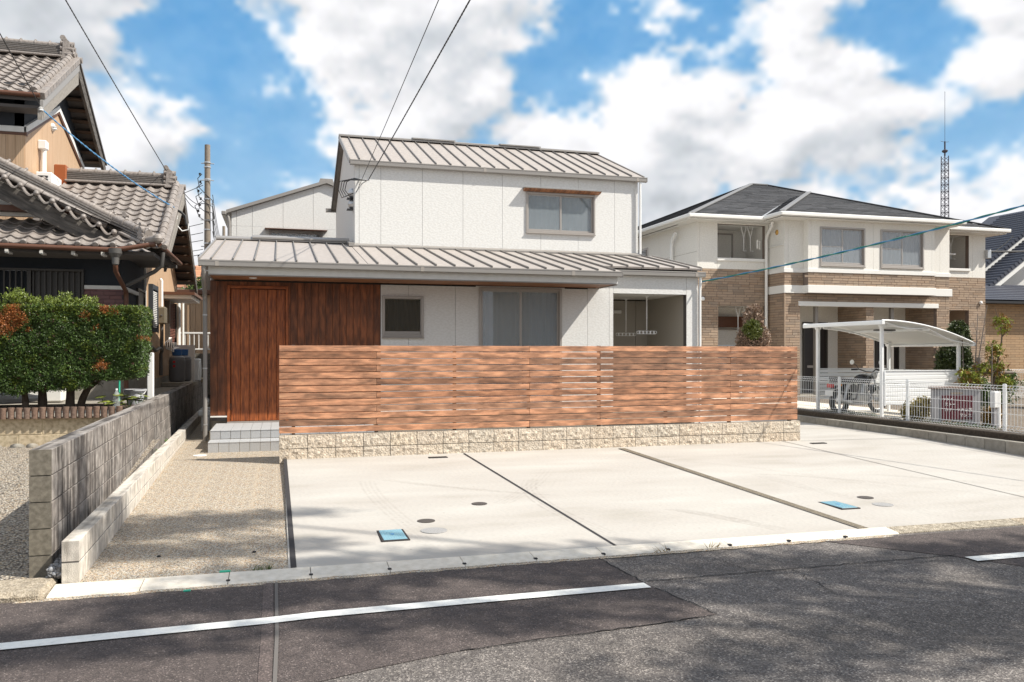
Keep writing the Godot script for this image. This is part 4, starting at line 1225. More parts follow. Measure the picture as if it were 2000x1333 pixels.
func left_house() -> void:
	var h := thing("tiled_house", "old two-storey house with grey pantile roofs, ochre boards and navy plaster", "house", V(-6, 0.7, -18))
	# ---- ground floor ----
	var w := nb()
	var lat := [-6.4, -3.30, 1.75, 2.99]
	for r in cuts(-12, -2.70, 0.7, 3.3, [lat]): w.box(r[0], r[1], r[2], r[3], -16.16, -16.0)
	w.box(-2.84, -2.70, 0.7, 3.4, -18.6, -16.16)
	part(h, "front_wall", w, M.navy_plaster)
	part(h, "side_wall", px_(P2([18.6, 0.7, 24.2, 0.7, 24.2, 3.6, 21.2, 5.35, 18.6, 3.7]), -2.84, -2.712), M.core)
	part(h, "wall_foot", nb().box(-12, -2.66, 0.7, 1.22, -16.1, -15.96).box(-2.75, -2.66, 0.7, 1.2, -18.6, -16.101), M.concrete)
	part(h, "wall_band", nb().box(-3.29, -2.655, 2.65, 2.715, -16.05, -15.96).box(-2.75, -2.655, 2.65, 2.715, -17.6, -16.051), M.white_plain)
	var by := 1.22
	var row := 0
	while by < 2.64:
		var bx := -3.30 - (0.1 if row % 2 else 0.0)
		while bx < -2.68:
			var a := maxf(bx, -3.30)
			var e := minf(bx + 0.205, -2.665)
			if e - a > 0.02: part(h, "brick", bxm(a, e - 0.006, by, minf(by + 0.064, 2.648), -16.02, -15.975 + R.randf_range(-0.002, 0.002), 0.0, tint(0.8, 1.2, 0.05)), M.plum_brick)
			bx += 0.205
		by += 0.07
		row += 1
	var wn := part(h, "window", nb().box(-6.4, -3.30, 2.95, 2.99, -16.05, -15.95, 0.004).box(-3.34, -3.30, 1.75, 2.949, -16.05, -15.951, 0.004).box(-4.18, -4.13, 1.75, 2.949, -16.05, -15.96), mat("bronze", Color(0.05, 0.044, 0.038), 0.45))
	part(wn, "inner_screen", bxm(-6.38, -4.18, 1.75, 2.95, -16.07, -16.05), M.navy_plaster)
	part(wn, "shutter_panel", bxm(-4.13, -3.34, 1.75, 2.95, -16.045, -16.03), M.bronze)
	for k in 34: part(wn, "lattice_bar", bxm(-6.36 + k * 0.09, -6.338 + k * 0.09, 1.75, 2.948, -16.01, -15.985), M.bronze)
	# side windows, boards, pipes
	boards_x(h, -2.69, 0.02, 18.6, 24.2, 0.95, func(d: float) -> float: return 3.62 + (d - 18.6) * 0.62 if d < 21.2 else 5.23 - (d - 21.2) * 0.60, 0.31, M.ochre_siding)
	part(h, "wall_foot", bxm(-2.76, -2.68, 0.7, 0.945, -24.2, -18.605), M.concrete)
	part(h, "corner_trim", bxm(-2.72, -2.665, 0.95, 3.5, -18.62, -18.56, 0.004), M.white_plain)
	var w1 := part(h, "louver_window", nb().box(-2.70, -2.66, 1.9, 2.80, -18.52, -18.48).box(-2.70, -2.66, 1.9, 2.80, -17.62, -17.58).box(-2.70, -2.66, 2.76, 2.80, -18.479, -17.621).box(-2.695, -2.69, 1.9, 2.8, -18.48, -17.62), M.bronze)
	for k in 15: part(w1, "slat", bxm(-2.69, -2.655, 1.93 + k * 0.038, 1.957 + k * 0.038, -18.475, -17.625), M.white_plastic)
	var w2 := part(h, "louver_window", nb().box(-2.69, -2.60, 1.98, 3.0, -19.92, -19.85).box(-2.69, -2.60, 1.98, 3.0, -19.12, -19.05).box(-2.69, -2.60, 2.9, 3.0, -19.849, -19.121).box(-2.69, -2.60, 1.98, 2.06, -19.849, -19.121).box(-2.688, -2.66, 2.0, 2.95, -19.85, -19.12), M.navy_plaster)
	for k in 20: part(w2, "slat", bxm(-2.655, -2.62, 2.08 + k * 0.04, 2.10 + k * 0.04, -19.845, -19.125), M.white_plastic)
	var mb := part(h, "meter_box", nb().box(-2.689, -2.50, 2.18, 2.58, -20.62, -20.3, 0.03), M.olive_box)
	part(mb, "latch", nb().box(-2.61, -2.57, 2.36, 2.40, -20.31, -20.28, 0.006), M.grey_plastic)
	part(h, "conduit", nb().tube([V(-2.60, 2.56, -20.42), V(-2.60, 3.18, -20.42), V(-2.63, 3.22, -20.42)], 0.035, 8), M.white_plastic)
	part(h, "conduit", nb().tube([V(-2.60, 2.2, -20.45), V(-2.60, 1.55, -20.45), V(-2.62, 1.5, -20.45), V(-2.62, 1.0, -20.45)], 0.04, 8), M.grey_plastic)
	part(h, "conduit", nb().tube([V(-2.62, 1.62, -18.3), V(-2.58, 1.64, -18.8), V(-2.58, 1.57, -19.3), V(-2.58, 1.63, -20.0), V(-2.60, 1.6, -20.4)], 0.035, 8), M.grey_plastic)
	part(h, "door_hood", px_(P2([21.4, 2.93, 23.6, 2.93, 23.6, 3.0, 21.4, 3.0]), -2.69, -1.98), M.brown_steel)
	part(h, "door_hood", px_(P2([21.45, 2.84, 23.55, 2.84, 23.55, 2.928, 21.45, 2.928]), -2.69, -2.05), M.cream_trim)
	var w3 := part(h, "bamboo_window", nb().box(-2.69, -2.58, 1.72, 2.80, -23.2, -23.1).box(-2.69, -2.58, 1.72, 2.80, -21.8, -21.7).box(-2.69, -2.56, 1.66, 1.72, -23.22, -21.68).box(-2.688, -2.66, 1.72, 2.80, -23.1, -21.8), M.bronze)
	for k in 26: part(w3, "blind_cane", nb().tube([V(-2.62, 1.75 + k * 0.04, -23.09), V(-2.62, 1.75 + k * 0.04, -21.81)], 0.013, 5), mat("cane", Color(0.28, 0.115, 0.085), 0.7) if not M.has("cane") else M.cane)
	part(h, "downpipe", nb().tube([V(-2.60, 2.9, -23.75), V(-2.60, 0.75, -23.75)], 0.05, 8), M.white_plastic)
	part(h, "downpipe", nb().tube([V(-2.52, 2.9, -24.0), V(-2.52, 0.75, -24.0)], 0.035, 8), M.cream_trim)
	# ---- skirt roof over the front, gable above it ----
	part(h, "eave_soffit", nb().box(-12, -2.05, 3.18, 3.24, -16.0, -15.12), M.core)
	part(h, "eave_soffit", nb().box(-2.70, -2.02, 3.26, 3.32, -18.2, -16.0), M.core)
	pantiles(h, -6.35, 17, 15.02, 3.30, 16.45, 3.94, 5, -1.92, 0.25)
	part(h, "roof_deck", px_(P2([15.08, 3.24, 16.5, 3.88, 16.5, 3.3]), -12, -3.0), M.core)
	part(h, "eave_gutter", nb().tube([V(-9, 3.305, -14.98), V(-2.62, 3.24, -14.98), V(-2.0, 3.36, -14.98)], 0.042, 8), M.brown_steel)
	part(h, "eave_gutter", nb().tube([V(-1.95, 3.36, -15.0), V(-1.93, 3.33, -17.95)], 0.042, 8), M.brown_steel)
	for x in [-4.25, -3.75, -3.28, -2.83]: part(h, "rafter_end", bxm(x - 0.025, x + 0.025, 3.15, 3.21, -15.3, -15.06), M.cream_trim)
	part(h, "rain_head", nb().lathe(V(-2.62, 2.98, -14.98), [Vector2(0.03, 0.0), Vector2(0.055, 0.02), Vector2(0.06, 0.13), Vector2(0.105, 0.2), Vector2(0.115, 0.28), Vector2(0.0, 0.28)], 8), M.grey_plastic)
	part(h, "downpipe", nb().tube([V(-2.62, 3.0, -14.98), V(-2.62, 2.88, -15.0), V(-2.60, 2.62, -15.82), V(-2.60, 2.5, -15.86), V(-2.60, 0.8, -15.86)], 0.04, 8), M.brown_steel)
	part(h, "downpipe", nb().tube([V(-1.95, 3.28, -15.5), V(-1.97, 3.05, -15.5), V(-2.1, 2.95, -15.6), V(-2.58, 2.72, -15.84)], 0.036, 8), M.grey_plastic)
	# hip down to the corner, its end ornament
	ridge_stack(h, V(-3.25, 3.98, -16.3), V(-2.18, 3.42, -15.2), 3, 0.17)
	ridge_end(h, V(-2.2, 3.42, -15.22), V(1, -0.2, 0.9).normalized(), 0.62)
	part(h, "corner_tile", nb().tube([V(-2.3, 3.42, -15.3), V(-1.98, 3.44, -14.98)], 0.075, 10).ball(V(-1.96, 3.45, -14.96), V(0.085, 0.085, 0.085), 10, 6), M.kawara)
	# the sloping edge of the gable
	var ga := V(-5.6, 5.06, -15.45)
	var ge := V(-2.76, 3.615, -15.45)
	var rs := nb()
	rs.quad(V(-5.6, 4.98, -15.5), V(-1.95, 3.38, -15.5), V(-1.95, 3.38, -18.0), V(-5.6, 4.98, -18.0), Vector3.UP)
	rs.quad(V(-5.6, 4.92, -15.5), V(-1.95, 3.33, -15.5), V(-1.95, 3.33, -18.0), V(-5.6, 4.92, -18.0), Vector3.DOWN)
	part(h, "side_roof", rs, M.kawara_dark)
	ridge_stack(h, ga + V(0, 0.09, -0.40), ge + V(0.10, 0.06, -0.40), 3, 0.20)
	ridge_end(h, ge + V(0.22, -0.03, -0.38), V(1, -0.43, 0.15).normalized(), 0.75)
	barrel_row(h, "verge_barrel", [ga + V(0, 0.06, -0.17), ge + V(-0.1, 0.10, -0.17)], 0.055, 0.26)
	var nv := 12
	for i in nv:
		var q := ga.lerp(ge, (i + 0.3) / nv)
		var b := nb()
		b.col = tint(0.88, 1.12, 0.02)
		var dn := (ge - ga).normalized()
		var arc := []
		for k in 7:
			var s := float(k) / 6
			arc.append(q + dn * (s * 0.21) + V(0, -0.075 * sin(s * PI) - 0.01, 0))
		for k in 6:
			b.quad(arc[k] + V(0, 0, 0.10), arc[k + 1] + V(0, 0, 0.10), arc[k + 1] + V(0, 0.03, -0.2), arc[k] + V(0, 0.03, -0.2), Vector3.UP)
			b.quad(arc[k] + V(0, -0.03, 0.10), arc[k + 1] + V(0, -0.03, 0.10), arc[k + 1] + V(0, 0, 0.10), arc[k] + V(0, 0, 0.10), Vector3.BACK)
		b.ball(q + dn * 0.245 + V(0, 0.0, 0.09), V(0.048, 0.048, 0.03), 10, 6)
		part(h, "verge_tile", b, M.kawara)
	var bg := nb()
	var dn2 := (ge - ga).normalized()
	bg.xf = Transform3D(Basis(dn2, dn2.cross(V(0, 0, 1)) * -1.0, V(0, 0, 1)), ga + V(0, -0.06, 0))
	bg.box(0, 3.25, -0.30, -0.03, -0.07, 0.0, 0.008)
	part(h, "barge_board", bg, M.old_timber)
	part(h, "gable_wall", nb().prism(P2([-5.6, 3.9, -3.1, 3.9, -5.6, 4.9]), -16.2, -16.1), M.cream_trim)
	part(h, "gable_rail", bxm(-6.0, -3.1, 3.96, 4.06, -16.08, -15.9), M.brown_steel)
	# ---- side gable roof, ridge along the street ----
	pantiles(h, -2.38 - 9 * TW, 9, 17.95, 3.52, 21.2, 5.50, 13, 99.0, 0.0, false)
	part(h, "roof_deck", px_(P2([18.0, 3.46, 21.2, 5.42, 24.4, 3.46, 24.4, 3.40, 21.2, 5.34, 18.0, 3.40]), -5.0, -2.27), M.core)
	part(h, "rear_slope", px_(P2([21.2, 5.52, 24.45, 3.50, 24.45, 3.44, 21.2, 5.45]), -5.0, -2.2), M.kawara_dark)
	barrel_row(h, "verge_barrel", [V(-2.36, 5.56, -21.15), V(-2.36, 3.56, -17.92)], 0.075, 0.26)
	for i in 14:
		var b := nb()
		var q := V(-2.26, 5.50, -21.1).lerp(V(-2.26, 3.52, -17.9), (i + 0.5) / 14)
		b.col = tint(0.88, 1.1, 0.02)
		b.xf = slope_tf(0, 17.95, 3.52, 21.2, 5.50)
		b.xf.origin = q
		b.box(-0.08, 0.07, -0.10, 0.035, -0.14, 0.15, 0.01)
		part(h, "verge_tile", b, M.kawara)
	ridge_stack(h, V(-4.75, 5.52, -21.2), V(-2.55, 5.52, -21.2), 5, 0.22)
	ridge_end(h, V(-2.50, 5.50, -21.2), V(1, 0, 0), 0.95)
	part(h, "ridge_nose", nb().tube([V(-2.5, 5.50, -21.2), V(-2.16, 5.50, -21.2)], 0.07, 10), M.kawara)
	for s in [[17.9, 3.42, 21.2, 5.40], [24.5, 3.36, 21.2, 5.40]]:
		part(h, "barge_board", px_(P2([s[0], s[1] - 0.06, s[2], s[3] - 0.06, s[2], s[3] - 0.30, s[0], s[1] - 0.26]), -2.24, -2.19), M.old_timber if s[0] > 20 else mat("grey_timber", Color(0.36, 0.35, 0.33), 0.9, 0, M.kawara.albedo_texture, null, V(0.5, 1, 0.5)))
	for k in 9:
		var b := nb()
		var d := 21.5 + k * 0.32
		b.col = tint(0.8, 1.2, 0.05)
		b.box(-2.70, -2.25, 5.27 - (d - 21.2) * 0.62 - 0.03, 5.27 - (d - 21.2) * 0.62, -d - 0.27, -d + 0.0)
		part(h, "soffit_board", b, M.eave_timber)
	part(h, "copper_flashing", nb().box(-4.98, -4.72, 5.30, 5.86, -21.36, -21.06, 0.02), M.copper)
	part(h, "copper_flashing", px_(P2([19.8, 4.66, 21.1, 5.46, 21.1, 5.55, 19.8, 4.75]), -5.08, -4.80), M.copper)
	# ---- upper storey ----
	part(h, "upper_wall", nb().box(-12, -5.12, 3.6, 7.15, -19.5, -19.32), M.navy_plaster)
	part(h, "upper_wall", px_(P2([19.32, 3.6, 24.6, 3.6, 24.6, 6.95, 21.9, 8.42, 19.32, 7.05]), -5.3, -5.118), M.navy_plaster)
	var trim_top := func(d: float) -> float: return 6.14 + (d - 19.3) * 0.445 if d < 21.9 else 7.297 - (d - 21.9) * 0.33
	boards_x(h, -5.095, 0.024, 19.3, 24.45, 4.2, trim_top, 0.43, M.ochre_siding)
	for k in 9: part(h, "siding_board", bxm(-6.64 + k * 0.17, -6.64 + (k + 1) * 0.17 - 0.006, 4.2, 6.10, -19.32, -19.292, 0.0, tint(0.93, 1.05, 0.02)), M.ochre_siding)
	part(h, "siding_cap", nb().box(-12, -5.07, 6.12, 6.24, -19.4, -19.27, 0.005), M.white_plain)
	part(h, "siding_cap_trim", nb().box(-12, -5.075, 6.06, 6.118, -19.4, -19.28, 0.005), M.brown_steel)
	for s in [[19.27, 21.9], [21.9, 24.5]]:
		var ya = trim_top.call(s[0])
		var ye = trim_top.call(s[1] - 0.001)
		part(h, "siding_cap", px_(P2([s[0], ya + 0.0, s[1], ye, s[1], ye + 0.13, s[0], ya + 0.13]), -5.11, -5.05), M.white_plain)
		part(h, "siding_cap_trim", px_(P2([s[0], ya - 0.07, s[1], ye - 0.07, s[1], ye - 0.002, s[0], ya - 0.002]), -5.108, -5.062), M.brown_steel)
	pantiles(h, -4.74 - 8 * TW, 8, 18.78, 6.80, 21.9, 8.55, 13)
	part(h, "roof_deck", px_(P2([18.8, 6.74, 21.9, 8.48, 25.05, 6.72, 25.05, 6.64, 21.9, 8.40, 18.8, 6.66]), -9, -4.66), M.core)
	part(h, "rear_slope", px_(P2([21.9, 8.56, 25.1, 6.78, 25.1, 6.72, 21.9, 8.49]), -9, -4.6), M.kawara_dark)
	barrel_row(h, "verge_barrel", [V(-4.80, 8.62, -21.85), V(-4.80, 6.85, -18.74)], 0.075, 0.26)
	for i in 14:
		var b := nb()
		var q := V(-4.66, 8.55, -21.8).lerp(V(-4.66, 6.80, -18.75), (i + 0.5) / 14)
		b.col = tint(0.88, 1.1, 0.02)
		b.xf = slope_tf(0, 18.78, 6.80, 21.9, 8.55)
		b.xf.origin = q
		b.box(-0.08, 0.07, -0.10, 0.035, -0.14, 0.15, 0.01)
		part(h, "verge_tile", b, M.kawara)
	ridge_stack(h, V(-7.4, 8.60, -21.9), V(-4.95, 8.60, -21.9), 6, 0.24)
	ridge_end(h, V(-4.86, 8.56, -21.9), V(1, 0, 0), 1.05)
	part(h, "ridge_nose", nb().tube([V(-4.8, 8.56, -21.9), V(-4.56, 8.56, -21.9)], 0.07, 10), M.kawara)
	part(h, "barge_board", px_(P2([18.72, 6.66, 21.9, 8.46, 21.9, 8.30, 18.72, 6.50]), -4.68, -4.62), M.gutter)
	part(h, "barge_board", px_(P2([18.72, 6.50, 21.9, 8.295, 21.9, 7.98, 18.72, 6.26]), -4.72, -4.64), M.grey_timber)
	part(h, "barge_board", px_(P2([25.08, 6.66, 21.9, 8.46, 21.9, 8.16, 25.08, 6.40]), -4.70, -4.63), M.old_timber)
	for k in 9:
		var d := 22.0 + k * 0.335
		var b := nb()
		b.col = tint(0.75, 1.2, 0.05)
		b.box(-5.12, -4.70, 8.30 - (d - 21.9) * 0.56 - 0.03, 8.30 - (d - 21.9) * 0.56, -d - 0.29, -d)
		part(h, "soffit_board", b, M.eave_timber)
	part(h, "eave_soffit", bxm(-9, -4.7, 6.52, 6.58, -19.32, -18.85), M.core)
	part(h, "eave_gutter", nb().tube([V(-9, 6.79, -18.74), V(-4.68, 6.77, -18.74)], 0.05, 8), M.brown_steel)
	part(h, "vent_cap", nb().ball(V(-5.08, 6.78, -21.4), V(0.06, 0.10, 0.12), 10, 6), M.white_plastic)
	part(h, "vent_duct", nb().tube([V(-5.0, 4.6, -20.3), V(-5.0, 6.05, -20.3)], 0.055, 10).box(-5.1, -4.92, 6.0, 6.2, -20.4, -20.2, 0.02), M.white_plastic)
	# outdoor air conditioner on the lower roof
	var ac := thing("air_conditioner", "white air conditioner outdoor unit on the tiled roof beside the ochre wall", "air conditioner", V(-4.75, 4.75, -20.0))
	part(ac, "casing", bxm(-5.02, -4.70, 4.86, 5.41, -20.55, -19.75, 0.015), M.white_plastic)
	for k in 6: part(ac, "louver", bxm(-4.98, -4.78, 4.94 + k * 0.07, 4.98 + k * 0.07, -19.752, -19.735), M.black_plastic)
	part(ac, "fan_grille", nb().lathe(V(-4.701, 5.14, -20.15), [Vector2(0.22, 0.0), Vector2(0.22, 0.012), Vector2(0.2, 0.012), Vector2(0.19, 0.004), Vector2(0, 0.004)], 20, V(1, 0, 0)), M.cream_trim)

func left_walls() -> void:
	# boundary wall of grey blocks running back from the road
	var wl := 8.6
	var face := Transform3D(Basis(V(-0.0238, 0, -0.99972), V(0, 1, 0), V(0.99972, 0, -0.0238)), V(-1.65, -0.19, -6.92))
	var w := thing("boundary_wall", "grey weathered concrete block wall streaked with dark stains, running back from the road", "wall", V(-1.75, -0.19, -10))
	var core := nb()
	core.xf = face
	core.box(0.005, 18.5, -0.2, 0.985, -0.145, -0.008)
	part(w, "mortar_bed", core, M.mortar)
	blocks(w, "block", M.old_block, face, 18.5, 1.0, 0.4, 0.2, 0.15, 1.0, 0.004, 0.82, 1.08)
	for k in 5:
		var b := nb()
		b.xf = face
		b.col = tint(0.9, 1.05, 0.02)
		b.box(-0.006, -0.001, k * 0.2 + 0.004, k * 0.2 + 0.196, -0.15, 0.0)
		part(w, "end_face", b, M.old_block_end)
	# low kerb wall of pale blocks
	var f2 := Transform3D(Basis(V(-0.0218, 0, -0.99976), V(0, 1, 0), V(0.99976, 0, -0.0218)), V(-1.41, -0.20, -6.68))
	var k2 := thing("kerb_wall", "low wall of pale concrete blocks along the gravel drive", "wall", V(-1.45, -0.2, -10))
	var c2 := nb()
	c2.xf = f2
	c2.box(0.005, 15.0, -0.1, 0.345, -0.115, -0.005)
	part(k2, "mortar_bed", c2, M.mortar)
	blocks(k2, "block", M.pale_block, f2, 15.0, 0.36, 0.4, 0.2, 0.12, 1.0, 0.003, 0.92, 1.05)
	# dark pebbles in the slot between them
	var tfs := []
	var cols := []
	for i in 7000:
		var s := R.randf()
		var z := -6.72 - s * (0.35 + 0.65 * s) * 13.0
		var x := -1.65 + (z + 6.92) * 0.0238
		x = lerpf(x + 0.012, x + 0.125, R.randf())
		tfs.append(Transform3D(Basis.from_euler(V(R.randf() * TAU, R.randf() * TAU, 0)) * Basis.from_scale(V(1, R.randf_range(0.5, 0.9), R.randf_range(0.7, 1.2)) * R.randf_range(0.010, 0.022)), V(x, -0.07 + (R.randf() * 0.07) + lerpf(-0.05, 0.06, s), z)))
		cols.append(tint(0.15, 0.55, 0.04))
	multi(self, "pebbles", MB.new().ball(Vector3.ZERO, Vector3.ONE, 6, 4).mesh(), M.dark_pebble, tfs, cols)
	# retaining wall with fluted edging at the front of the hedge bed
	var rt := thing("retaining_wall", "low tan block retaining wall under the hedge bed", "wall", V(-5, 0.2, -12.9))
	var fr := Transform3D(Basis(V(1, 0, 0.02).normalized(), V(0, 1, 0), V(-0.02, 0, 1).normalized()), V(-9.5, 0.14, -13.05))
	var c3 := nb()
	c3.xf = fr
	c3.box(0, 7.6, -0.2, 0.47, -0.12, -0.006)
	part(rt, "mortar_bed", c3, M.grout)
	blocks(rt, "block", M.tan_block, fr, 7.62, 0.48, 0.6, 0.24, 0.14, 1.0, 0.005, 0.9, 1.06)
	var ed := thing("bed_edging", "row of brown fluted edging logs on top of the retaining wall", "edging", V(-5, 0.62, -12.95))
	var n := 0
	for i in 66:
		var x := -8.6 + i * 0.0985
		if x > -1.95: break
		var b := nb()
		b.col = tint(0.85, 1.12, 0.04)
		var zz := -13.00 + (x + 9.5) * 0.02
		b.tube([V(x, 0.61, zz), V(x, 0.765 + R.randf_range(-0.004, 0.004), zz)], 0.043, 10)
		part(ed, "edging_log", b, M.edging)
	var soil := nb()
	soil.flat([V(-9.5, 0.71, -13.0), V(-1.9, 0.71, -12.85), V(-1.95, 0.71, -14.6), V(-9.5, 0.71, -14.6)])
	struct("bed_soil", soil, M.earth)
	for i in 7:
		var b := nb()
		b.col = tint(0.7, 1.3, 0.08)
		b.ball(V(-3.95 + i * 0.22 + R.randf_range(-0.03, 0.03), 0.225, -12.86), V(R.randf_range(0.07, 0.10), 0.045, 0.06), 9, 6)
		tag(part(self, "edge_stone", b, M.concrete), "rounded river stone in the row at the foot of the retaining wall", "stone", "stones along the retaining wall")
	# white plastic post
	tag(part(self, "marker_post", nb().box(-2.10, -2.0, 0.7, 1.53, -14.82, -14.72, 0.012), M.white_plastic), "white square plastic post behind the grey block wall", "post")
# ---------- the brown brick apartment house ----------
func bricks(p: Node, called: String, face: Transform3D, x0: float, x1: float, y0: float, y1: float, holes: Array) -> void: # a skin of thin bricks in the xy plane of face, too small to pick out one by one: one part
	var b := nb()
	b.xf = face
	var y := y0
	var row := 0
	var bh := 0.083
	while y < y1 - 0.01:
		var x: float = x0 - [0.0, 0.21, 0.10, 0.31][row % 4]
		while x < x1:
			var w: float = [0.20, 0.40, 0.30, 0.40][R.randi() % 4]
			for r in cuts(maxf(x, x0), minf(x + w - 0.012, x1), y, minf(y + bh - 0.014, y1), holes):
				if r[1] - r[0] < 0.01: continue
				b.col = tint(0.74, 1.16, 0.05)
				var z := R.randf_range(0.008, 0.016)
				var q := [V(r[0], r[2], z), V(r[1], r[2], z), V(r[1], r[3], z), V(r[0], r[3], z)]
				b.quad(q[0], q[1], q[2], q[3], V(0, 0, 1))
				b.quad(V(r[0], r[3], 0), q[3], q[2], V(r[1], r[3], 0), V(0, 1, 0))
				b.quad(V(r[0], r[2], 0), q[0], q[1], V(r[1], r[2], 0), V(0, -1, 0))
				b.quad(V(r[0], r[2], 0), q[0], q[3], V(r[0], r[3], 0), V(-1, 0, 0))
				b.quad(V(r[1], r[2], 0), q[1], q[2], V(r[1], r[3], 0), V(1, 0, 0))
			x += w
		y += bh
		row += 1
	if b.v.size() > 0: stuff(part(p, called, b, M.brown_brick))
func shingles(p: Node, a: Vector3, e: Vector3, ta: Vector3, te: Vector3, n: int) -> void: # courses of slates between a lower edge a-e and an upper edge ta-te: one part
	var b := nb()
	var nn := (e - a).cross(ta - a).normalized()
	if nn.y < 0: nn = -nn
	for k in n:
		var s0 := float(k) / n
		var s1 := float(k + 1) / n
		var A := a.lerp(ta, s0); var B := e.lerp(te, s0); var C0 := e.lerp(te, s1); var D := a.lerp(ta, s1)
		var l := A.distance_to(B)
		var m := maxi(1, int(l / 0.7))
		for i in m:
			var f0 := float(i) / m
			var f1 := float(i + 1) / m
			b.col = tint(0.72, 1.3, 0.02)
			var lift := nn * R.randf_range(0.012, 0.022)
			var q0 := A.lerp(B, f0); var q1 := A.lerp(B, f1); var q2 := D.lerp(C0, f1); var q3 := D.lerp(C0, f0)
			b.quad(q0 + lift, q1 + lift, q2, q3, nn)
			b.quad(q0, q1, q1 + lift, q0 + lift, -Vector3(nn.x, 0, nn.z) + V(0, 0, 0.01))
	stuff(part(p, "slate_course", b, M.slate))
func bar(p: Node, called: String, a: Vector3, e: Vector3, w: float, t: float, m: Material) -> void:
	var d := (e - a).normalized()
	var side := d.cross(Vector3.UP).normalized()
	var b := nb()
	b.xf = Transform3D(Basis(d, side.cross(d), side), a)
	b.box(0, a.distance_to(e), -t / 2, t / 2, -w / 2, w / 2, 0.006)
	part(p, called, b, m)
func apartment() -> void:
	var h := thing("apartment_house", "cream and brown-brick two-storey apartment house with a dark hipped slate roof", "apartment house", V(18.5, 0.1, -26))
	var dm := 23.85
	var dc := 22.95
	var db := 22.70
	var zf := func(d: float) -> Transform3D: return Transform3D(Basis(), V(0, 0, -d))
	# backing walls
	var lo_open := [13.69, 15.46, 0.9, 3.05]
	var hi_open := [13.67, 15.42, 4.58, 5.70]
	var r_hi := [22.62, 23.71, 4.51, 5.69]
	var r_lo := [22.62, 23.71, 1.50, 3.03]
	var c := nb()
	for r in cuts(12.96, 15.56, 0.0, 5.78, [lo_open, hi_open]): c.box(r[0], r[1], r[2], r[3], -dm - 0.16, -dm - 0.012)
	for r in cuts(21.9, 24.42, 0.0, 5.78, [r_hi, r_lo]): c.box(r[0], r[1], r[2], r[3], -dm - 0.16, -dm - 0.012)
	c.box(12.96, 13.1, 0, 5.78, -34.8, -dm - 0.16)
	c.box(24.28, 24.42, 0, 5.78, -34.8, -dm - 0.16)
	c.box(13.1, 24.28, 0, 5.78, -34.8, -34.6)
	var ent := [16.12, 21.47, 0.0, 3.17]
	for r in cuts(15.56, 21.98, 0.0, 5.80, [ent]): c.box(r[0], r[1], r[2], r[3], -dc - 0.14, -dc - 0.012)
	c.box(15.56, 15.7, 0, 5.8, -dm - 0.01, -dc - 0.141)
	c.box(21.84, 21.98, 0, 5.8, -dm - 0.01, -dc - 0.141)
	c.box(13.1, 24.28, 3.20, 3.45, -34.6, -dm - 0.161)
	part(h, "wall", c, M.brick_joint)
	var bc := nb()
	for r in cuts(16.25, 21.15, 3.43, 5.80, [[16.70, 18.36, 4.33, 5.55], [19.01, 20.68, 4.33, 5.55]]): bc.box(r[0], r[1], r[2], r[3], -dc - 0.01, -db - 0.012)
	part(h, "wall", bc, M.brick_joint)
	# brick skins
	bricks(h, "brickwork", zf.call(dm + 0.01), 12.945, 15.54, 0.1, 4.24, [lo_open, hi_open])
	bricks(h, "brickwork", zf.call(dm + 0.01), 22.0, 24.435, 0.1, 4.20, [r_lo, r_hi])
	bricks(h, "brickwork", zf.call(dc + 0.01), 15.545, 21.99, 0.1, 3.43, [ent])
	bricks(h, "brickwork", zf.call(dc + 0.01), 15.545, 16.24, 3.68, 4.09, [])
	bricks(h, "brickwork", zf.call(dc + 0.01), 21.15, 21.99, 3.68, 4.09, [])
	bricks(h, "brickwork", zf.call(db + 0.01), 16.245, 21.15, 3.68, 4.09, [])
	var lf := func(x: float) -> Transform3D: return Transform3D(Basis(V(0, 0, 1), V(0, 1, 0), V(-1, 0, 0)), V(x, 0, 0)) # a face that looks towards -x
	bricks(h, "brickwork", lf.call(15.552), -dm, -dc - 0.005, 0.1, 3.43, [])
	bricks(h, "brickwork", lf.call(15.552), -dm, -dc - 0.005, 3.68, 4.09, [])
	bricks(h, "brickwork", lf.call(12.952), -34.8, -dm - 0.012, 0.1, 4.24, [])
	part(h, "corner_brick", bxm(15.528, 15.56, 0.1, 3.43, -dc - 0.012, -dc + 0.030), M.brown_brick)
	# cream boards
	panels(h, [12.94, 13.02, 13.67, 15.42, 15.54], 4.24, 5.75, -dm, [hi_open], M.cream_siding, 0.013)
	panels(h, [22.0, 22.62, 23.71, 23.86, 24.44], 4.20, 5.75, -dm, [r_hi], M.cream_siding, 0.013)
	panels(h, [15.54, 15.68, 16.24], 4.215, 5.78, -dc, [], M.cream_siding, 0.013)
	panels(h, [21.15, 21.60, 22.0], 4.215, 5.78, -dc, [], M.cream_siding, 0.013)
	panels(h, [16.24, 16.36, 18.72, 21.04, 21.15], 4.215, 5.78, -db, [[16.70, 18.36, 4.33, 5.55], [19.01, 20.68, 4.33, 5.55]], M.cream_siding, 0.013)
	for q in [[15.54, dm, dc, 4.215, 5.78], [16.24, dc, db, 4.215, 5.78]]: part(h, "wall_panel", bxm(q[0] - 0.001, q[0] + 0.012, q[3], q[4], -q[1], -q[2] - 0.014), M.cream_siding)
	for k in 4: part(h, "wall_panel", bxm(12.94, 12.953, 4.24, 4.78, -dm - 0.013 - (k + 1) * 2.7 + 0.01, -dm - 0.013 - k * 2.7), M.cream_siding)
	for k in 4: part(h, "wall_panel", bxm(12.94, 12.953, 4.79, 5.75, -dm - 0.013 - (k + 1) * 2.7 + 0.01, -dm - 0.013 - k * 2.7), M.cream_siding)
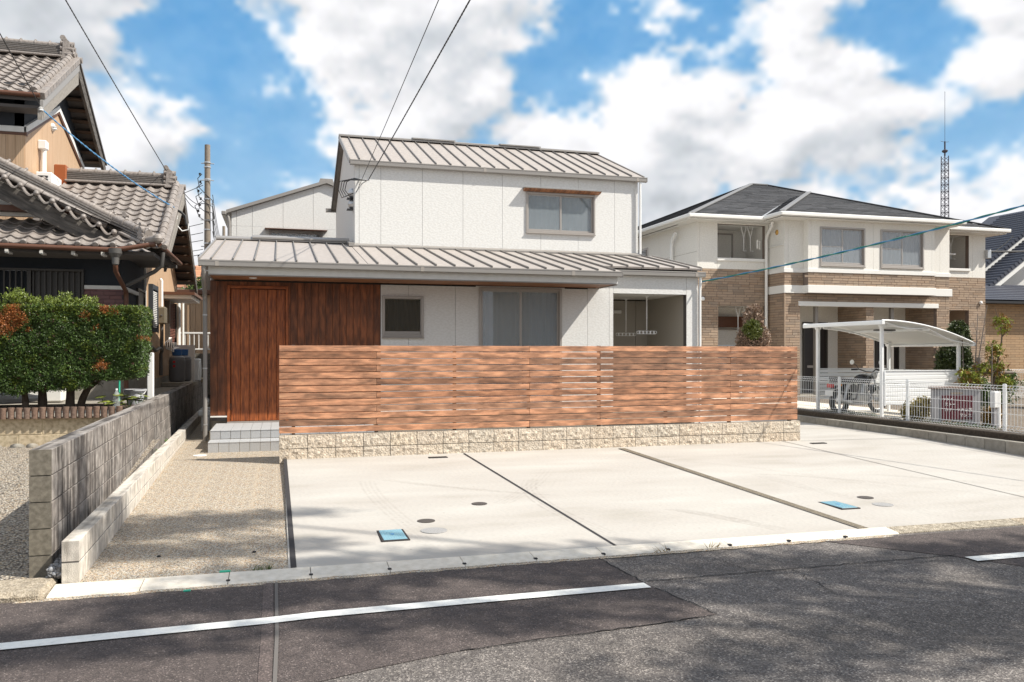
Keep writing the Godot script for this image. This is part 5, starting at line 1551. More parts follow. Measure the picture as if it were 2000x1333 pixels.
	# bands
	for q in [[15.51, 16.21, dc, 0.03], [16.21, 21.18, db, 0.03], [21.18, 22.03, dc, 0.03]]:
		part(h, "trim_band", bxm(q[0], q[1], 4.09, 4.215, -q[2] - 0.02, -q[2] + q[3], 0.006), M.cream_trim)
		part(h, "trim_band", bxm(q[0], q[1] + (0.05 if q[1] > 22 else 0.0), 3.43, 3.68, -q[2] - 0.02, -q[2] + 0.045, 0.008), M.cream_trim)
	for y in [[4.09, 4.215], [3.43, 3.68]]:
		part(h, "trim_band", bxm(15.505, 15.56, y[0], y[1], -dm, -dc - 0.021), M.cream_trim)
		part(h, "trim_band", bxm(16.205, 16.25, y[0], y[1], -dc + 0.031, -db - 0.021), M.cream_trim)
	part(h, "balcony_cap", bxm(13.64, 15.50, 4.50, 4.60, -dm - 0.2, -dm + 0.05, 0.008), M.cream_trim)
	part(h, "balcony_cap", bxm(22.6, 23.75, 4.42, 4.51, -dm - 0.2, -dm + 0.05, 0.008), M.cream_trim)
	part(h, "porch_beam", bxm(16.05, 21.5, 3.02, 3.17, -dc - 0.16, -dc + 0.06, 0.006), M.cream_trim)
	part(h, "window_ledge", bxm(22.6, 23.75, 1.42, 1.50, -dm - 0.2, -dm + 0.05, 0.006), M.cream_trim)
	# windows of the bay
	window_z(h, 16.68, 18.38, 4.315, 5.565, -db, {"fw": 0.05, "midrail": true, "curtain": M.curtain_grey, "pitch": 0.19, "rail": 0.07})
	window_z(h, 18.99, 20.70, 4.315, 5.565, -db, {"fw": 0.05, "midrail": true, "curtain": M.curtain_grey, "pitch": 0.16, "rail": 0.07})
	# balconies: lining, doors, drying racks
	for q in [[13.6, 15.50, 4.2, 5.74], [22.6, 23.8, 4.2, 5.74]]:
		part(h, "balcony_back", bxm(q[0], q[1], q[2], q[3], -25.25, -25.15), M.cream_siding)
		part(h, "balcony_ceiling", bxm(q[0], q[1], q[3] - 0.03, q[3], -25.15, -dm - 0.161), M.cream_trim)
		part(h, "balcony_side", bxm(q[0] - 0.02, q[0], q[2], q[3], -25.15, -dm - 0.161), M.cream_siding)
		part(h, "balcony_side", bxm(q[1], q[1] + 0.02, q[2], q[3], -25.15, -dm - 0.161), M.cream_siding)
		part(h, "balcony_floor", bxm(q[0], q[1], q[2], q[2] + 0.1, -25.15, -dm - 0.161), M.concrete)
	for q in [[13.6, 15.50, 0.1, 3.10], [22.6, 23.8, 0.1, 3.10]]:
		part(h, "terrace_back", bxm(q[0], q[1], q[2], q[3], -25.25, -25.15), M.cream_siding)
		part(h, "terrace_ceiling", bxm(q[0], q[1], q[3] - 0.05, q[3], -25.15, -dm - 0.161), M.cream_trim)
		part(h, "terrace_side", bxm(q[0] - 0.02, q[0], q[2], q[3], -25.15, -dm - 0.161), M.brown_brick)
		part(h, "terrace_side", bxm(q[1], q[1] + 0.02, q[2], q[3], -25.15, -dm - 0.161), M.brown_brick)
	window_z(h, 13.75, 15.0, 4.3, 5.60, -25.15, {"fw": 0.05, "curtain": M.curtain_dark, "pitch": 0.12})
	window_z(h, 13.85, 15.3, 0.3, 2.35, -25.15, {"fw": 0.06, "curtain": M.curtain_grey, "pitch": 0.2})
	part(h, "shutter_box", bxm(13.75, 15.4, 2.38, 2.75, -25.14, -24.95, 0.01), M.brown_steel)
	part(h, "balcony_rail", nb().tube([V(13.68, 1.75, -24.0), V(15.46, 1.75, -24.0)], 0.02, 6), M.steel)
	for q in [[14.9, -24.3, 5.7], [15.15, -24.3, 5.7], [14.75, -24.4, 3.05], [15.05, -24.4, 3.05], [23.35, -24.3, 5.69], [23.3, -24.4, 3.03]]:
		var x: float = q[0]
		part(h, "drying_rack", nb().tube([V(x - 0.1, q[2], q[1]), V(x, q[2] - 0.35, q[1]), V(x, q[2] - 0.8, q[1]), V(x - 0.06, q[2] - 0.82, q[1] + 0.25)], 0.016, 6).tube([V(x + 0.1, q[2], q[1]), V(x, q[2] - 0.35, q[1])], 0.014, 6), M.white_plastic)
	part(h, "clothes_arm", nb().box(15.18, 15.24, 4.95, 5.25, -24.0, -23.95, 0.01).box(15.28, 15.33, 4.93, 5.22, -24.02, -23.97, 0.01), M.cream_trim)
	part(h, "clothes_arm", bxm(22.62, 23.2, 5.0, 5.05, -23.98, -23.9, 0.01), M.cream_trim)
	# entrance recesses
	var eb := nb()
	eb.box(15.7, 21.84, 0.1, 3.2, -24.55, -24.42)
	part(h, "porch_back", eb, M.cream_siding)
	part(h, "porch_ceiling", bxm(15.7, 21.84, 3.12, 3.19, -24.42, -dc - 0.165), M.cream_trim)
	part(h, "porch_side", bxm(15.7, 15.75, 0.1, 3.12, -24.42, -dc - 0.165), M.cream_siding)
	for x in [18.65, 21.47]:
		var pil := part(h, "pillar", bxm(x + 0.02, x + 0.29, 0.1, 3.12, -24.42, -dc - 0.03), M.brick_joint)
		bricks(pil, "brickwork", lf.call(x + 0.02), -24.42, -dc - 0.03, 0.1, 3.12, [])
		bricks(pil, "brickwork", zf.call(dc + 0.03), x, x + 0.30, 0.1, 3.02, [])
	for x in [16.2, 19.15]:
		part(h, "storage_door", bxm(x, x + 0.85, 0.15, 2.35, -24.42, -24.38, 0.01), mat("brown_door", Color(0.11, 0.085, 0.07), 0.5) if not M.has("brown_door") else M.brown_door)
		var d := part(h, "entrance_door", bxm(x + 1.1, x + 1.95, 0.15, 2.5, -24.42, -24.37, 0.01), mat("dark_door", Color(0.02, 0.016, 0.016), 0.35) if not M.has("dark_door") else M.dark_door)
		part(d, "door_frame", nb().box(x + 1.04, x + 1.1, 0.15, 2.56, -24.42, -24.35).box(x + 1.95, x + 2.01, 0.15, 2.56, -24.42, -24.35).box(x + 1.1, x + 1.95, 2.5, 2.56, -24.42, -24.35), M.bronze)
		part(d, "letter_slot", bxm(x + 1.2, x + 1.45, 1.0, 1.08, -24.375, -24.355), M.aluminium)
		part(h, "porch_light", bxm(x + 0.62, x + 0.85, 2.47, 2.56, -24.42, -24.3, 0.01), M.white_plastic)
		part(h, "porch_post", bxm(x + 0.62, x + 0.74, 0.1, 3.12, -23.25, -23.13, 0.01), mat("taupe_post", Color(0.24, 0.22, 0.2), 0.4) if not M.has("taupe_post") else M.taupe_post)
	part(h, "porch_floor", bxm(15.56, 22.0, 0.0, 0.14, -24.42, -22.6), M.concrete)
	# roofs
	var ye := 5.87
	var E := [V(12.42, ye, -23.35), V(24.95, ye, -23.35), V(24.95, ye, -35.3), V(12.42, ye, -35.3)]
	var pk := [V(18.30, 8.28, -29.3), V(19.05, 8.28, -29.3)]
	shingles(h, E[0], E[1], pk[0], pk[1], 30)
	shingles(h, E[3], E[0], pk[0], pk[0], 30)
	shingles(h, E[1], E[2], pk[1], pk[1], 30)
	shingles(h, E[2], E[3], pk[1], pk[0], 30)
	bar(h, "hip_cap", E[0] + V(0.02, 0.04, 0), pk[0] + V(0, 0.03, 0), 0.17, 0.05, M.hip_cap)
	bar(h, "hip_cap", E[1] + V(0, 0.04, 0), pk[1] + V(0, 0.03, 0), 0.14, 0.04, M.slate)
	bar(h, "hip_cap", E[3] + V(0, 0.04, 0), pk[0] + V(0, 0.03, 0), 0.14, 0.04, M.slate)
	bar(h, "ridge_cap", pk[0] + V(0, 0.03, 0), pk[1] + V(0, 0.03, 0), 0.16, 0.05, M.hip_cap)
	var G := [V(15.08, ye + 0.03, -22.42), V(22.05, ye + 0.03, -22.42)]
	var ap := V(18.56, 7.32, -25.9)
	shingles(h, G[0], G[1], ap, ap, 18)
	shingles(h, V(15.08, ye + 0.03, -23.5), G[0], V(18.5, 7.32, -27.0), ap, 18)
	shingles(h, G[1], V(22.05, ye + 0.03, -23.5), ap, V(18.6, 7.32, -27.0), 18)
	bar(h, "hip_cap", G[0] + V(0.02, 0.05, 0), ap + V(0, 0.04, 0), 0.17, 0.05, M.hip_cap)
	bar(h, "hip_cap", G[1] + V(0, 0.03, 0), ap + V(0, 0.02, 0), 0.12, 0.04, M.slate)
	bar(h, "valley_flashing", V(15.06, ye + 0.06, -23.42), V(17.28, 6.82, -25.72), 0.06, 0.02, M.steel)
	# soffits, fascias and gutters
	part(h, "eave_soffit", nb().box(12.45, 24.92, 5.735, 5.775, -35.2, -23.40), M.cream_trim)
	part(h, "eave_soffit", nb().box(15.12, 22.02, 5.765, 5.79, -23.40, -22.45), M.cream_trim)
	for q in [[12.40, 15.10, -23.40, -23.26], [22.0, 25.0, -23.40, -23.26], [15.02, 22.12, -22.46, -22.32]]:
		part(h, "gutter", bxm(q[0], q[1], 5.775 if q[2] < -23 else 5.80, 5.90 if q[2] < -23 else 5.93, q[2], q[3], 0.025), M.cream_trim)
	part(h, "gutter", bxm(12.34, 12.46, 5.77, 5.90, -35.3, -23.25, 0.025), M.cream_trim)
	part(h, "gutter", bxm(15.00, 15.12, 5.80, 5.93, -23.42, -22.33, 0.025), M.cream_trim)
	part(h, "soffit_vent", bxm(12.6, 12.66, 5.728, 5.736, -28.5, -24.6), M.grey_plastic)
	part(h, "downpipe", nb().tube([V(15.3, 5.75, -23.25), V(15.32, 5.62, -23.3), V(15.40, 5.35, -23.72), V(15.41, 5.2, -23.76), V(15.41, 0.1, -23.76)], 0.05, 8), M.cream_trim)
	part(h, "vent_duct", nb().tube([V(12.84, 4.2, -25.45), V(12.84, 5.15, -25.45), V(12.80, 5.35, -25.3), V(12.76, 5.5, -25.0)], 0.06, 8), M.white_plastic)
	var sw := part(h, "window", nb().box(12.93, 12.98, 4.55, 5.35, -29.3, -29.2).box(12.93, 12.98, 4.55, 5.35, -27.6, -27.5).box(12.93, 12.98, 5.28, 5.349, -29.2, -27.6).box(12.93, 12.98, 4.55, 4.62, -29.2, -27.6).box(12.93, 12.98, 4.62, 5.28, -28.43, -28.37), M.aluminium)
	part(sw, "pane", bxm(12.925, 12.938, 4.62, 5.28, -29.2, -27.6), M.pane_dark)
	part(h, "vent_cap", nb().ball(V(15.535, 5.42, -23.35), V(0.03, 0.09, 0.09), 10, 6), mat("amber_cap", Color(0.62, 0.36, 0.10), 0.5))
	for q in [[13.12, 3.25, 23.84], [24.2, 3.3, 23.84]]: part(h, "vent_cap", nb().ball(V(q[0], q[1], -q[2] + 0.03), V(0.07, 0.07, 0.05), 10, 6), M.white_plastic)
	part(h, "side_rail", nb().tube([V(15.51, 4.98, -23.8), V(15.51, 4.98, -23.0)], 0.02, 6), M.cream_trim)
	part(h, "cable_bracket", bxm(24.40, 24.56, 4.9, 5.2, -23.85, -23.7, 0.01), M.steel)

func rear_house() -> void:
	var h := thing("rear_house", "white gabled house with a grey roof edge, seen above the porch roof", "house", V(1.4, 0, -26.5))
	var D := 26.5
	var yl := func(x: float) -> float: return 5.80 + (x + 1.4) * 0.36 if x < 1.43 else 6.82 - (x - 1.43) * 0.36
	var hole := [-0.28, 1.30, 4.2, 5.26]
	var xs := [-1.40, -1.25, -0.79, 0.12, 1.03, 1.94, 2.85, 4.26]
	for i in xs.size() - 1:
		var x0: float = xs[i] + 0.004
		var x1: float = xs[i + 1] - 0.004
		for r in cuts(x0, x1, 2.5, 5.396, [hole]): part(h, "wall_panel", bxm(r[0], r[1], r[2], r[3], -D - 0.15, -D), M.white_siding)
		var b := nb()
		var pl := [x0, 5.40, x1, 5.40, x1, yl.call(x1)]
		if x0 < 1.43 and x1 > 1.43: pl.append_array([1.43, 6.82])
		pl.append_array([x0, yl.call(x0)])
		b.prism(P2(pl), -D - 0.15, -D)
		part(h, "wall_panel", b, M.white_siding)
	part(h, "wall", nb().box(-1.38, 4.24, 0.0, 5.5, -34, -D - 0.9), M.core)
	part(h, "wall", nb().box(-1.39, -1.25, 0.0, 5.75, -34, -D - 0.15), M.white_siding)
	window_z(h, -0.30, 1.32, 4.20, 5.28, -D, {"curtain": M.curtain_grey, "pane": M.pane})
	part(h, "window_hood", px_(P2([D - 0.3, 5.33, D, 5.36, D, 5.32, D - 0.3, 5.31]), -0.42, 1.45), M.brown_steel)
	for s in [[-1.55, 1.43], [1.43, 4.4]]:
		var q := nb()
		var ya: float = yl.call(s[0])
		var ye: float = yl.call(s[1] - 0.0001)
		q.prism(P2([s[0], ya + 0.01, s[1], ye + 0.01, s[1], ye + 0.11, s[0], ya + 0.11]), -34.2, -D + 0.12)
		part(h, "roof_slope", q, M.metal_trim)
	part(h, "ridge_cap", nb().prism(P2([1.18, 6.80, 1.68, 6.80, 1.62, 6.98, 1.24, 6.98]), -34.2, -D + 0.05), M.metal_trim)
	part(h, "gutter", bxm(-1.68, -1.54, 5.70, 5.82, -34, -D + 0.15, 0.02), M.gutter)
	part(h, "downpipe", nb().tube([V(-1.5, 5.7, -D + 0.02), V(-1.46, 5.5, -D + 0.04), V(-1.46, 0, -D + 0.04)], 0.05, 8), M.gutter)

func far_buildings() -> void:
	# behind the side passage on the left
	var w := thing("passage_wall", "dark stained concrete block wall at the end of the side passage", "wall", V(-2.8, 0.3, -25.2))
	part(w, "mortar_bed", bxm(-4.2, -1.3, 0.2, 1.5, -25.34, -25.215), M.mortar)
	blocks(w, "block", M.old_block_end, Transform3D(Basis(), V(-4.2, 0.3, -25.2)), 2.9, 1.22, 0.4, 0.2, 0.14, 1.0, 0.004, 0.6, 0.95)
	var rl := thing("railing", "low cream metal railing on top of the dark wall at the end of the passage", "railing", V(-2.6, 1.52, -25.25))
	part(rl, "top_rail", bxm(-3.4, -1.4, 2.06, 2.11, -25.30, -25.25, 0.006), M.cream_trim)
	part(rl, "bottom_rail", bxm(-3.4, -1.4, 1.60, 1.64, -25.295, -25.255, 0.006), M.cream_trim)
	for i in 16: part(rl, "baluster", bxm(-3.36 + i * 0.125, -3.335 + i * 0.125, 1.53 if i % 4 == 0 else 1.64, 2.06, -25.29, -25.262), M.cream_trim)
	var s := thing("storage_shed", "ochre ribbed metal shed with a dark red-brown top edge behind the railing", "shed", V(-2.8, 0.7, -27.3))
	for i in 24: part(s, "siding_board", bxm(-4.4 + i * 0.16, -4.248 + i * 0.16, 0.7, 3.32, -28.5, -27.2, 0.004, tint(0.9, 1.06, 0.02)), M.ochre_siding)
	part(s, "roof_edge", bxm(-4.5, -0.5, 3.325, 3.46, -28.7, -27.05, 0.01), M.brown_steel)
	var o := thing("orange_roof_house", "distant house with an orange tiled roof beyond the passage", "house", V(-7.5, 0, -75))
	part(o, "wall", bxm(-14, -2.5, 0, 7.2, -82, -75), M.cream_siding)
	var of := V(-14.5, 7.2, -74.5)
	for r in 9:
		for c in 22:
			var b := nb()
			b.col = tint(0.75, 1.2, 0.08)
			var x := -14.5 + c * 0.57
			var y := 7.1 + r * 0.235
			var z := -74.4 - r * 0.42
			b.quad(V(x, y + 0.06, z), V(x + 0.5, y + 0.06, z), V(x + 0.5, y + 0.28, z - 0.45), V(x, y + 0.28, z - 0.45), Vector3.UP)
			b.quad(V(x, y - 0.02, z), V(x + 0.5, y - 0.02, z), V(x + 0.5, y + 0.06, z), V(x, y + 0.06, z), Vector3.BACK)
			if x > -8: part(o, "roof_tile", b, mat("terracotta", Color(0.46, 0.23, 0.13), 0.8) if not M.has("terracotta") else M.terracotta)
	part(o, "roof_deck", px_(P2([74.3, 7.0, 78.3, 9.2, 82.6, 7.0]), -14.6, -2.0), mat("terracotta_deck", Color(0.3, 0.14, 0.08), 0.9))
	var g := thing("grey_roof_house", "low distant house with a curved grey roof beyond the shed", "house", V(-5, 0, -46))
	part(g, "wall", bxm(-9, -1.8, 0, 4.5, -52, -46), M.cream_siding)
	part(g, "roof_slope", nb().prism(P2([-3.9, 5.55, -1.2, 5.2, 0.2, 4.6, 0.2, 4.5, -3.9, 4.5]) if false else P2([-9.5, 4.5, -0.9, 4.5, -0.9, 5.75, -1.8, 5.6, -3.0, 5.2, -4.2, 4.72, -9.5, 4.65]), -52.5, -45.5), M.hip_cap)
	# houses on the far right
	var n := thing("navy_roof_house", "house with dark navy tiled roofs and a beige brick wall at the right edge", "house", V(36, 0, -33))
	part(n, "wall", bxm(31.0, 46, 0, 3.95, -38, -31.0), M.brick_joint)
	var face := Transform3D(Basis(), V(0, 0, -31.0))
	var bw := nb()
	bw.xf = face
	var y := 0.1
	var row := 0
	while y < 3.9:
		var x := 31.0 - (0.25 if row % 2 else 0.0)
		while x < 39.0:
			bw.col = tint(0.85, 1.12, 0.04)
			bw.box(maxf(x, 31.0), x + 0.488, y, y + 0.108, 0.001, 0.016)
			x += 0.5
		y += 0.12
		row += 1
	stuff(part(n, "brickwork", bw, M.pale_brick))
	part(n, "eave", bxm(30.6, 46, 3.78, 3.96, -31.0, -30.35, 0.01), M.black_plastic)
	for r in 9:
		var b := px_(P2([30.35 + r * 0.27, 3.97 + r * 0.105, 30.70 + r * 0.27, 4.06 + r * 0.105, 30.70 + r * 0.27, 4.0 + r * 0.105, 30.35 + r * 0.27, 3.90 + r * 0.105]), 30.5, 46)
		part(n, "tile_course", b, M.navy_tile)
	part(n, "gable_wall", nb().prism(P2([32.6, 4.0, 44.0, 4.0, 44.0, 8.6, 39.2, 8.6, 32.6, 4.15]), -36, -34.2), M.white_siding)
	for q in [[1.0, 0.0], [0.0, 1.3]]:
		var sl := nb()
		part(n, "tile_edge", nb().prism(P2([32.0 + q[0], 4.05 + q[0] * 0.2, 39.5 + q[0], 9.15 + q[0] * 0.2, 39.5 + q[0], 9.33 + q[0] * 0.2, 32.0 + q[0], 4.23 + q[0] * 0.2]), -37 - q[1], -32.5 - q[1]), M.navy_tile)
		sl.prism(P2([32.0 + q[0], 3.72 + q[0] * 0.2, 39.5 + q[0], 8.82 + q[0] * 0.2, 39.5 + q[0], 9.14 + q[0] * 0.2, 32.0 + q[0], 4.04 + q[0] * 0.2]), -37 - q[1], -32.6 - q[1])
		part(n, "barge_board", sl, M.cream_trim)
		for k in 34:
			var t := k / 34.0
			part(n, "roof_tile", nb().tube([V(32.0 + q[0] + t * 7.5, 4.19 + q[0] * 0.2 + t * 5.1, -32.48 - q[1]), V(32.0 + q[0] + t * 7.5, 4.19 + q[0] * 0.2 + t * 5.1, -36.0 - q[1])], 0.10, 8), M.navy_tile)
	part(n, "gutter_end", bxm(32.6, 33.3, 4.30, 4.42, -32.6, -32.3, 0.03), M.cream_trim)
# ---------- plants ----------
func sprig(k: int, l: float, w: float, spread: float, sd: int) -> ArrayMesh: # a clump of k folded leaves
	var rr := RandomNumberGenerator.new()
	rr.seed = sd
	var b := MB.new()
	for i in k:
		var d := V(rr.randf_range(-1, 1), rr.randf_range(-0.5, 1), rr.randf_range(-1, 1)).normalized()
		var side := d.cross(V(rr.randf_range(-1, 1), 1, rr.randf_range(-1, 1))).normalized()
		var up := side.cross(d)
		var o := V(rr.randf_range(-1, 1), rr.randf_range(-1, 1), rr.randf_range(-1, 1)) * spread
		var kk := rr.randf_range(0.75, 1.2)
		b.col = Color(kk, kk, kk * 0.9)
		var m := o + d * l * 0.5 - up * w * 0.12
		for s in [-1, 1]:
			var e: Vector3 = o + d * l * 0.45 + side * w * 0.5 * s + up * w * 0.15
			b.face3(o, e, m, up)
			b.face3(m, e, o + d * l, up)
	return b.mesh()
func lin(r: float, g: float, bb: float) -> Color: return Color(r, g, bb)
func scatter(p: Node, called: String, mesh: Mesh, m: Material, pts: Array, cols: Array, s0: float, s1: float) -> MultiMeshInstance3D:
	var tfs := []
	for q in pts: tfs.append(Transform3D(Basis.from_euler(V(R.randf_range(-0.9, 0.9), R.randf() * TAU, R.randf_range(-0.9, 0.9))).scaled(Vector3.ONE * R.randf_range(s0, s1)), q))
	return multi(p, called, mesh, m, tfs, cols)
func hedge_and_plants() -> void:
	var nzf := FastNoiseLite.new()
	nzf.seed = 12
	nzf.frequency = 1.3
	var h := thing("hedge", "clipped dark green hedge with dead orange patches on four gnarled trunks", "hedge", V(-4, 0.72, -13.5))
	for q in [[-3.52, -13.35, 0.05, -0.03, -0.1], [-3.34, -13.5, 0.07, 0.0, 0.1], [-2.98, -13.5, 0.07, 0.03, -0.02], [-2.86, -13.55, 0.06, 0.22, 0.03], [-4.6, -13.5, 0.08, 0.1, 0.0], [-5.8, -13.5, 0.08, -0.1, 0.0]]:
		var tr := part(h, "trunk", nb().tube([V(q[0], 0.68, q[1]), V(q[0] + q[3] * 0.2, 0.85, q[1]), V(q[0] + q[3] * 0.7, 1.08, q[1] + 0.03), V(q[0] + q[3] * 1.3, 1.5, q[1])], q[2], 9, true, q[2] * 0.6), M.bark)
		for k in 5:
			var a := R.randf() * TAU
			part(tr, "branch", nb().tube([V(q[0] + q[3] * 0.7, 1.0 + k * 0.05, q[1]), V(q[0] + q[3] + cos(a) * 0.22, 1.25 + k * 0.07, q[1] + sin(a) * 0.2), V(q[0] + q[3] + cos(a) * 0.5, 1.5 + k * 0.08, q[1] + sin(a) * 0.35)], 0.022, 5, false, 0.008), M.bark)
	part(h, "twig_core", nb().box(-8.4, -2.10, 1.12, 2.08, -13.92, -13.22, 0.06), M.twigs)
	# where the leaves are dead: x, y, reach
	var dead := [[-3.64, 2.23, 0.10], [-3.60, 2.13, 0.12], [-3.57, 2.03, 0.15], [-3.70, 1.90, 0.17], [-3.52, 2.0, 0.10], [-3.78, 2.0, 0.16], [-2.45, 2.15, 0.08], [-2.40, 2.17, 0.07], [-2.70, 2.06, 0.075], [-2.55, 1.90, 0.06], [-2.46, 1.36, 0.09], [-2.53, 1.32, 0.07], [-1.97, 1.74, 0.04], [-4.3, 2.0, 0.2], [-3.42, 1.86, 0.05], [-2.30, 2.12, 0.05]]
	var bare := [[-2.64, 1.94, 0.13], [-2.40, 1.84, 0.10], [-2.70, 1.36, 0.08], [-2.9, 1.7, 0.06]]
	var pts := []
	var cols := []
	var dp := []
	var dc := []
	for i in 62000:
		var f := R.randf()
		var p := Vector3.ZERO
		var x := lerpf(-5.6, -1.93, R.randf())
		if f < 0.60: p = V(x, lerpf(0.93, 2.19, R.randf()), -13.08 - R.randf() * R.randf() * 0.16)
		elif f < 0.78: p = V(x, 2.19 - R.randf() * R.randf() * 0.18, lerpf(-13.08, -14.05, R.randf()))
		elif f < 0.90: p = V(-1.94 - R.randf() * R.randf() * 0.2, lerpf(1.1, 2.16, R.randf()), lerpf(-13.1, -14.0, R.randf()))
		else: p = V(x, lerpf(0.93, 1.25, R.randf()), lerpf(-13.1, -14.0, R.randf()))
		var n1 := nzf.get_noise_2d(p.x * 0.9, p.z * 2.0)
		var bot := 1.01 + 0.08 * n1 - 0.04 * sin(p.x * 3.1)
		if p.x > -2.62: bot = 1.16 + 0.12 * maxf(0, p.x + 2.2)
		if p.y < bot: continue
		if p.x > -1.95 - 0.10 * maxf(0.0, 1.6 - p.y) - 0.03 * nzf.get_noise_2d(p.y * 3, p.z * 3): continue
		var depth := nzf.get_noise_3d(p.x * 2.2, p.y * 2.2, p.z * 2.2)
		p.z -= depth * 0.08 * (1.0 if f < 0.6 else 0.3)
		p.y += depth * 0.03
		var is_dead := false
		var skip := false
		for d in dead:
			if Vector2(p.x - d[0], p.y - d[1]).length() < d[2] * R.randf_range(0.4, 1.15) and R.randf() < 0.85: is_dead = true
		for d in bare:
			if Vector2(p.x - d[0], p.y - d[1]).length() < d[2] * R.randf_range(0.3, 1.1): skip = R.randf() < 0.75
		if skip: continue
		if is_dead:
			dp.append(p)
			dc.append(lin(0.50, 0.19, 0.06) * R.randf_range(0.6, 1.25))
			continue
		var k := R.randf_range(0.4, 1.5)
		var c := lin(0.085, 0.150, 0.034) * k
		var yg := nzf.get_noise_2d(p.x * 2.6 + 40, p.y * 3.4)
		if (yg > 0.28 and R.randf() < 0.55) or (p.y > 2.08 and R.randf() < 0.6): c = lin(0.16, 0.215, 0.03) * R.randf_range(0.7, 1.3)
		elif R.randf() < 0.03: c = lin(0.12, 0.06, 0.045) * k
		pts.append(p)
		cols.append(c)
	scatter(h, "foliage", sprig(9, 0.027, 0.015, 0.028, 3), M.leaf, pts, cols, 0.7, 1.2)
	stuff(scatter(h, "dead_foliage", sprig(9, 0.028, 0.013, 0.028, 4), M.leaf_dead, dp, dc, 0.7, 1.2))
	# soft new shoots above the clipped top
	var sp := []
	var sc := []
	for s in [[-3.63, 0.30], [-3.75, 0.22], [-3.52, 0.20], [-3.40, 0.17], [-3.25, 0.19], [-3.14, 0.14], [-3.02, 0.24], [-2.9, 0.16], [-2.8, 0.14], [-2.68, 0.19], [-3.3, 0.12], [-4.0, 0.2], [-3.05, 0.16], [-2.85, 0.10], [-2.6, 0.05], [-3.6, 0.2]]:
		for st in 3:
			var lean := R.randf_range(-0.25, 0.25)
			for k in 22:
				var t := R.randf()
				sp.append(V(s[0] + R.randf_range(-0.05, 0.05) * (1.2 - t) + lean * t * s[1] + (st - 1) * 0.05, 2.16 + t * s[1], -13.4 + R.randf_range(-0.15, 0.15)))
				sc.append(lin(0.23, 0.30, 0.05) * R.randf_range(0.7, 1.25))
	scatter(h, "new_shoots", sprig(6, 0.04, 0.016, 0.018, 5), M.leaf, sp, sc, 0.7, 1.2)
	# broad-leaved plants in the bed
	for q in [[-2.30, -13.15, 7, "low broad-leaved plant with yellow-green leaves beside the clear bottle"], [-2.13, -13.2, 6, "broad-leaved plant with yellow-green leaves beside the grey bucket"], [-2.44, -13.3, 5, "broad-leaved plant between the hedge trunks and the clear bottle"], [-1.99, -13.1, 5, "small broad-leaved plant against the grey block wall"]]:
		var pl := thing("butterbur", q[3], "plant", V(q[0], 0.71, q[1]), "broad-leaved plants in the hedge bed")
		for k in q[2]:
			var a := R.randf() * TAU
			var tip := V(q[0] + cos(a) * R.randf_range(0.04, 0.13), 0.71 + R.randf_range(0.08, 0.24), q[1] + sin(a) * 0.12)
			part(pl, "stem", nb().tube([V(q[0], 0.70, q[1]), tip], 0.005, 5), M.green_stem if M.has("green_stem") else mat("green_stem", Color(0.12, 0.2, 0.05), 0.6))
			var b := nb()
			b.col = lin(0.26, 0.30, 0.06) * R.randf_range(0.45, 1.25)
			var ux := V(cos(a), -0.25, sin(a)).normalized()
			var vx := ux.cross(Vector3.UP).normalized()
			var rr := R.randf_range(0.055, 0.085)
			for s in 10:
				var a0 := TAU * s / 10 + 0.3
				var a1 := TAU * (s + 1) / 10 + 0.3
				var r0 := rr * (1.0 if s != 9 else 0.55)
				var r1 := rr * (1.0 if s != 8 else 0.55)
				b.face3(tip, tip + (ux * cos(a0) + vx * sin(a0)) * r0 - V(0, 0.012, 0), tip + (ux * cos(a1) + vx * sin(a1)) * r1 - V(0, 0.012, 0), Vector3.UP)
			part(pl, "leaf", b, M.leaf)
	# ferns in the shade of the wall
	for q in [[-1.72, -13.3], [-1.74, -14.3], [-1.76, -14.8]]:
		var f := thing("fern", ["nearest small bright fern at the foot of the grey block wall", "small fern behind the nearest one, at the foot of the grey block wall", "farthest small fern in the shade of the block wall"][int([-13.3, -14.3, -14.8].find(q[1]))], "fern", V(q[0], -0.02, q[1]), "ferns along the block wall")
		for k in 9:
			var a := R.randf() * TAU
			var b := nb()
			b.col = lin(0.10, 0.19, 0.03) * R.randf_range(0.7, 1.2)
			var l := R.randf_range(0.14, 0.22)
			for s in 8:
				var t := s / 8.0
				var c := V(q[0] + cos(a) * l * t * 0.7, -0.02 + l * (t * 1.1 - t * t * 0.55), q[1] + sin(a) * l * t)
				for sd in [-1, 1]: b.face3(c, c + V(-sin(a), 0.1, cos(a)) * 0.05 * (1 - t) * sd, c + V(cos(a), 0.4, sin(a)) * 0.03, Vector3.UP)
			part(f, "frond", b, M.leaf)

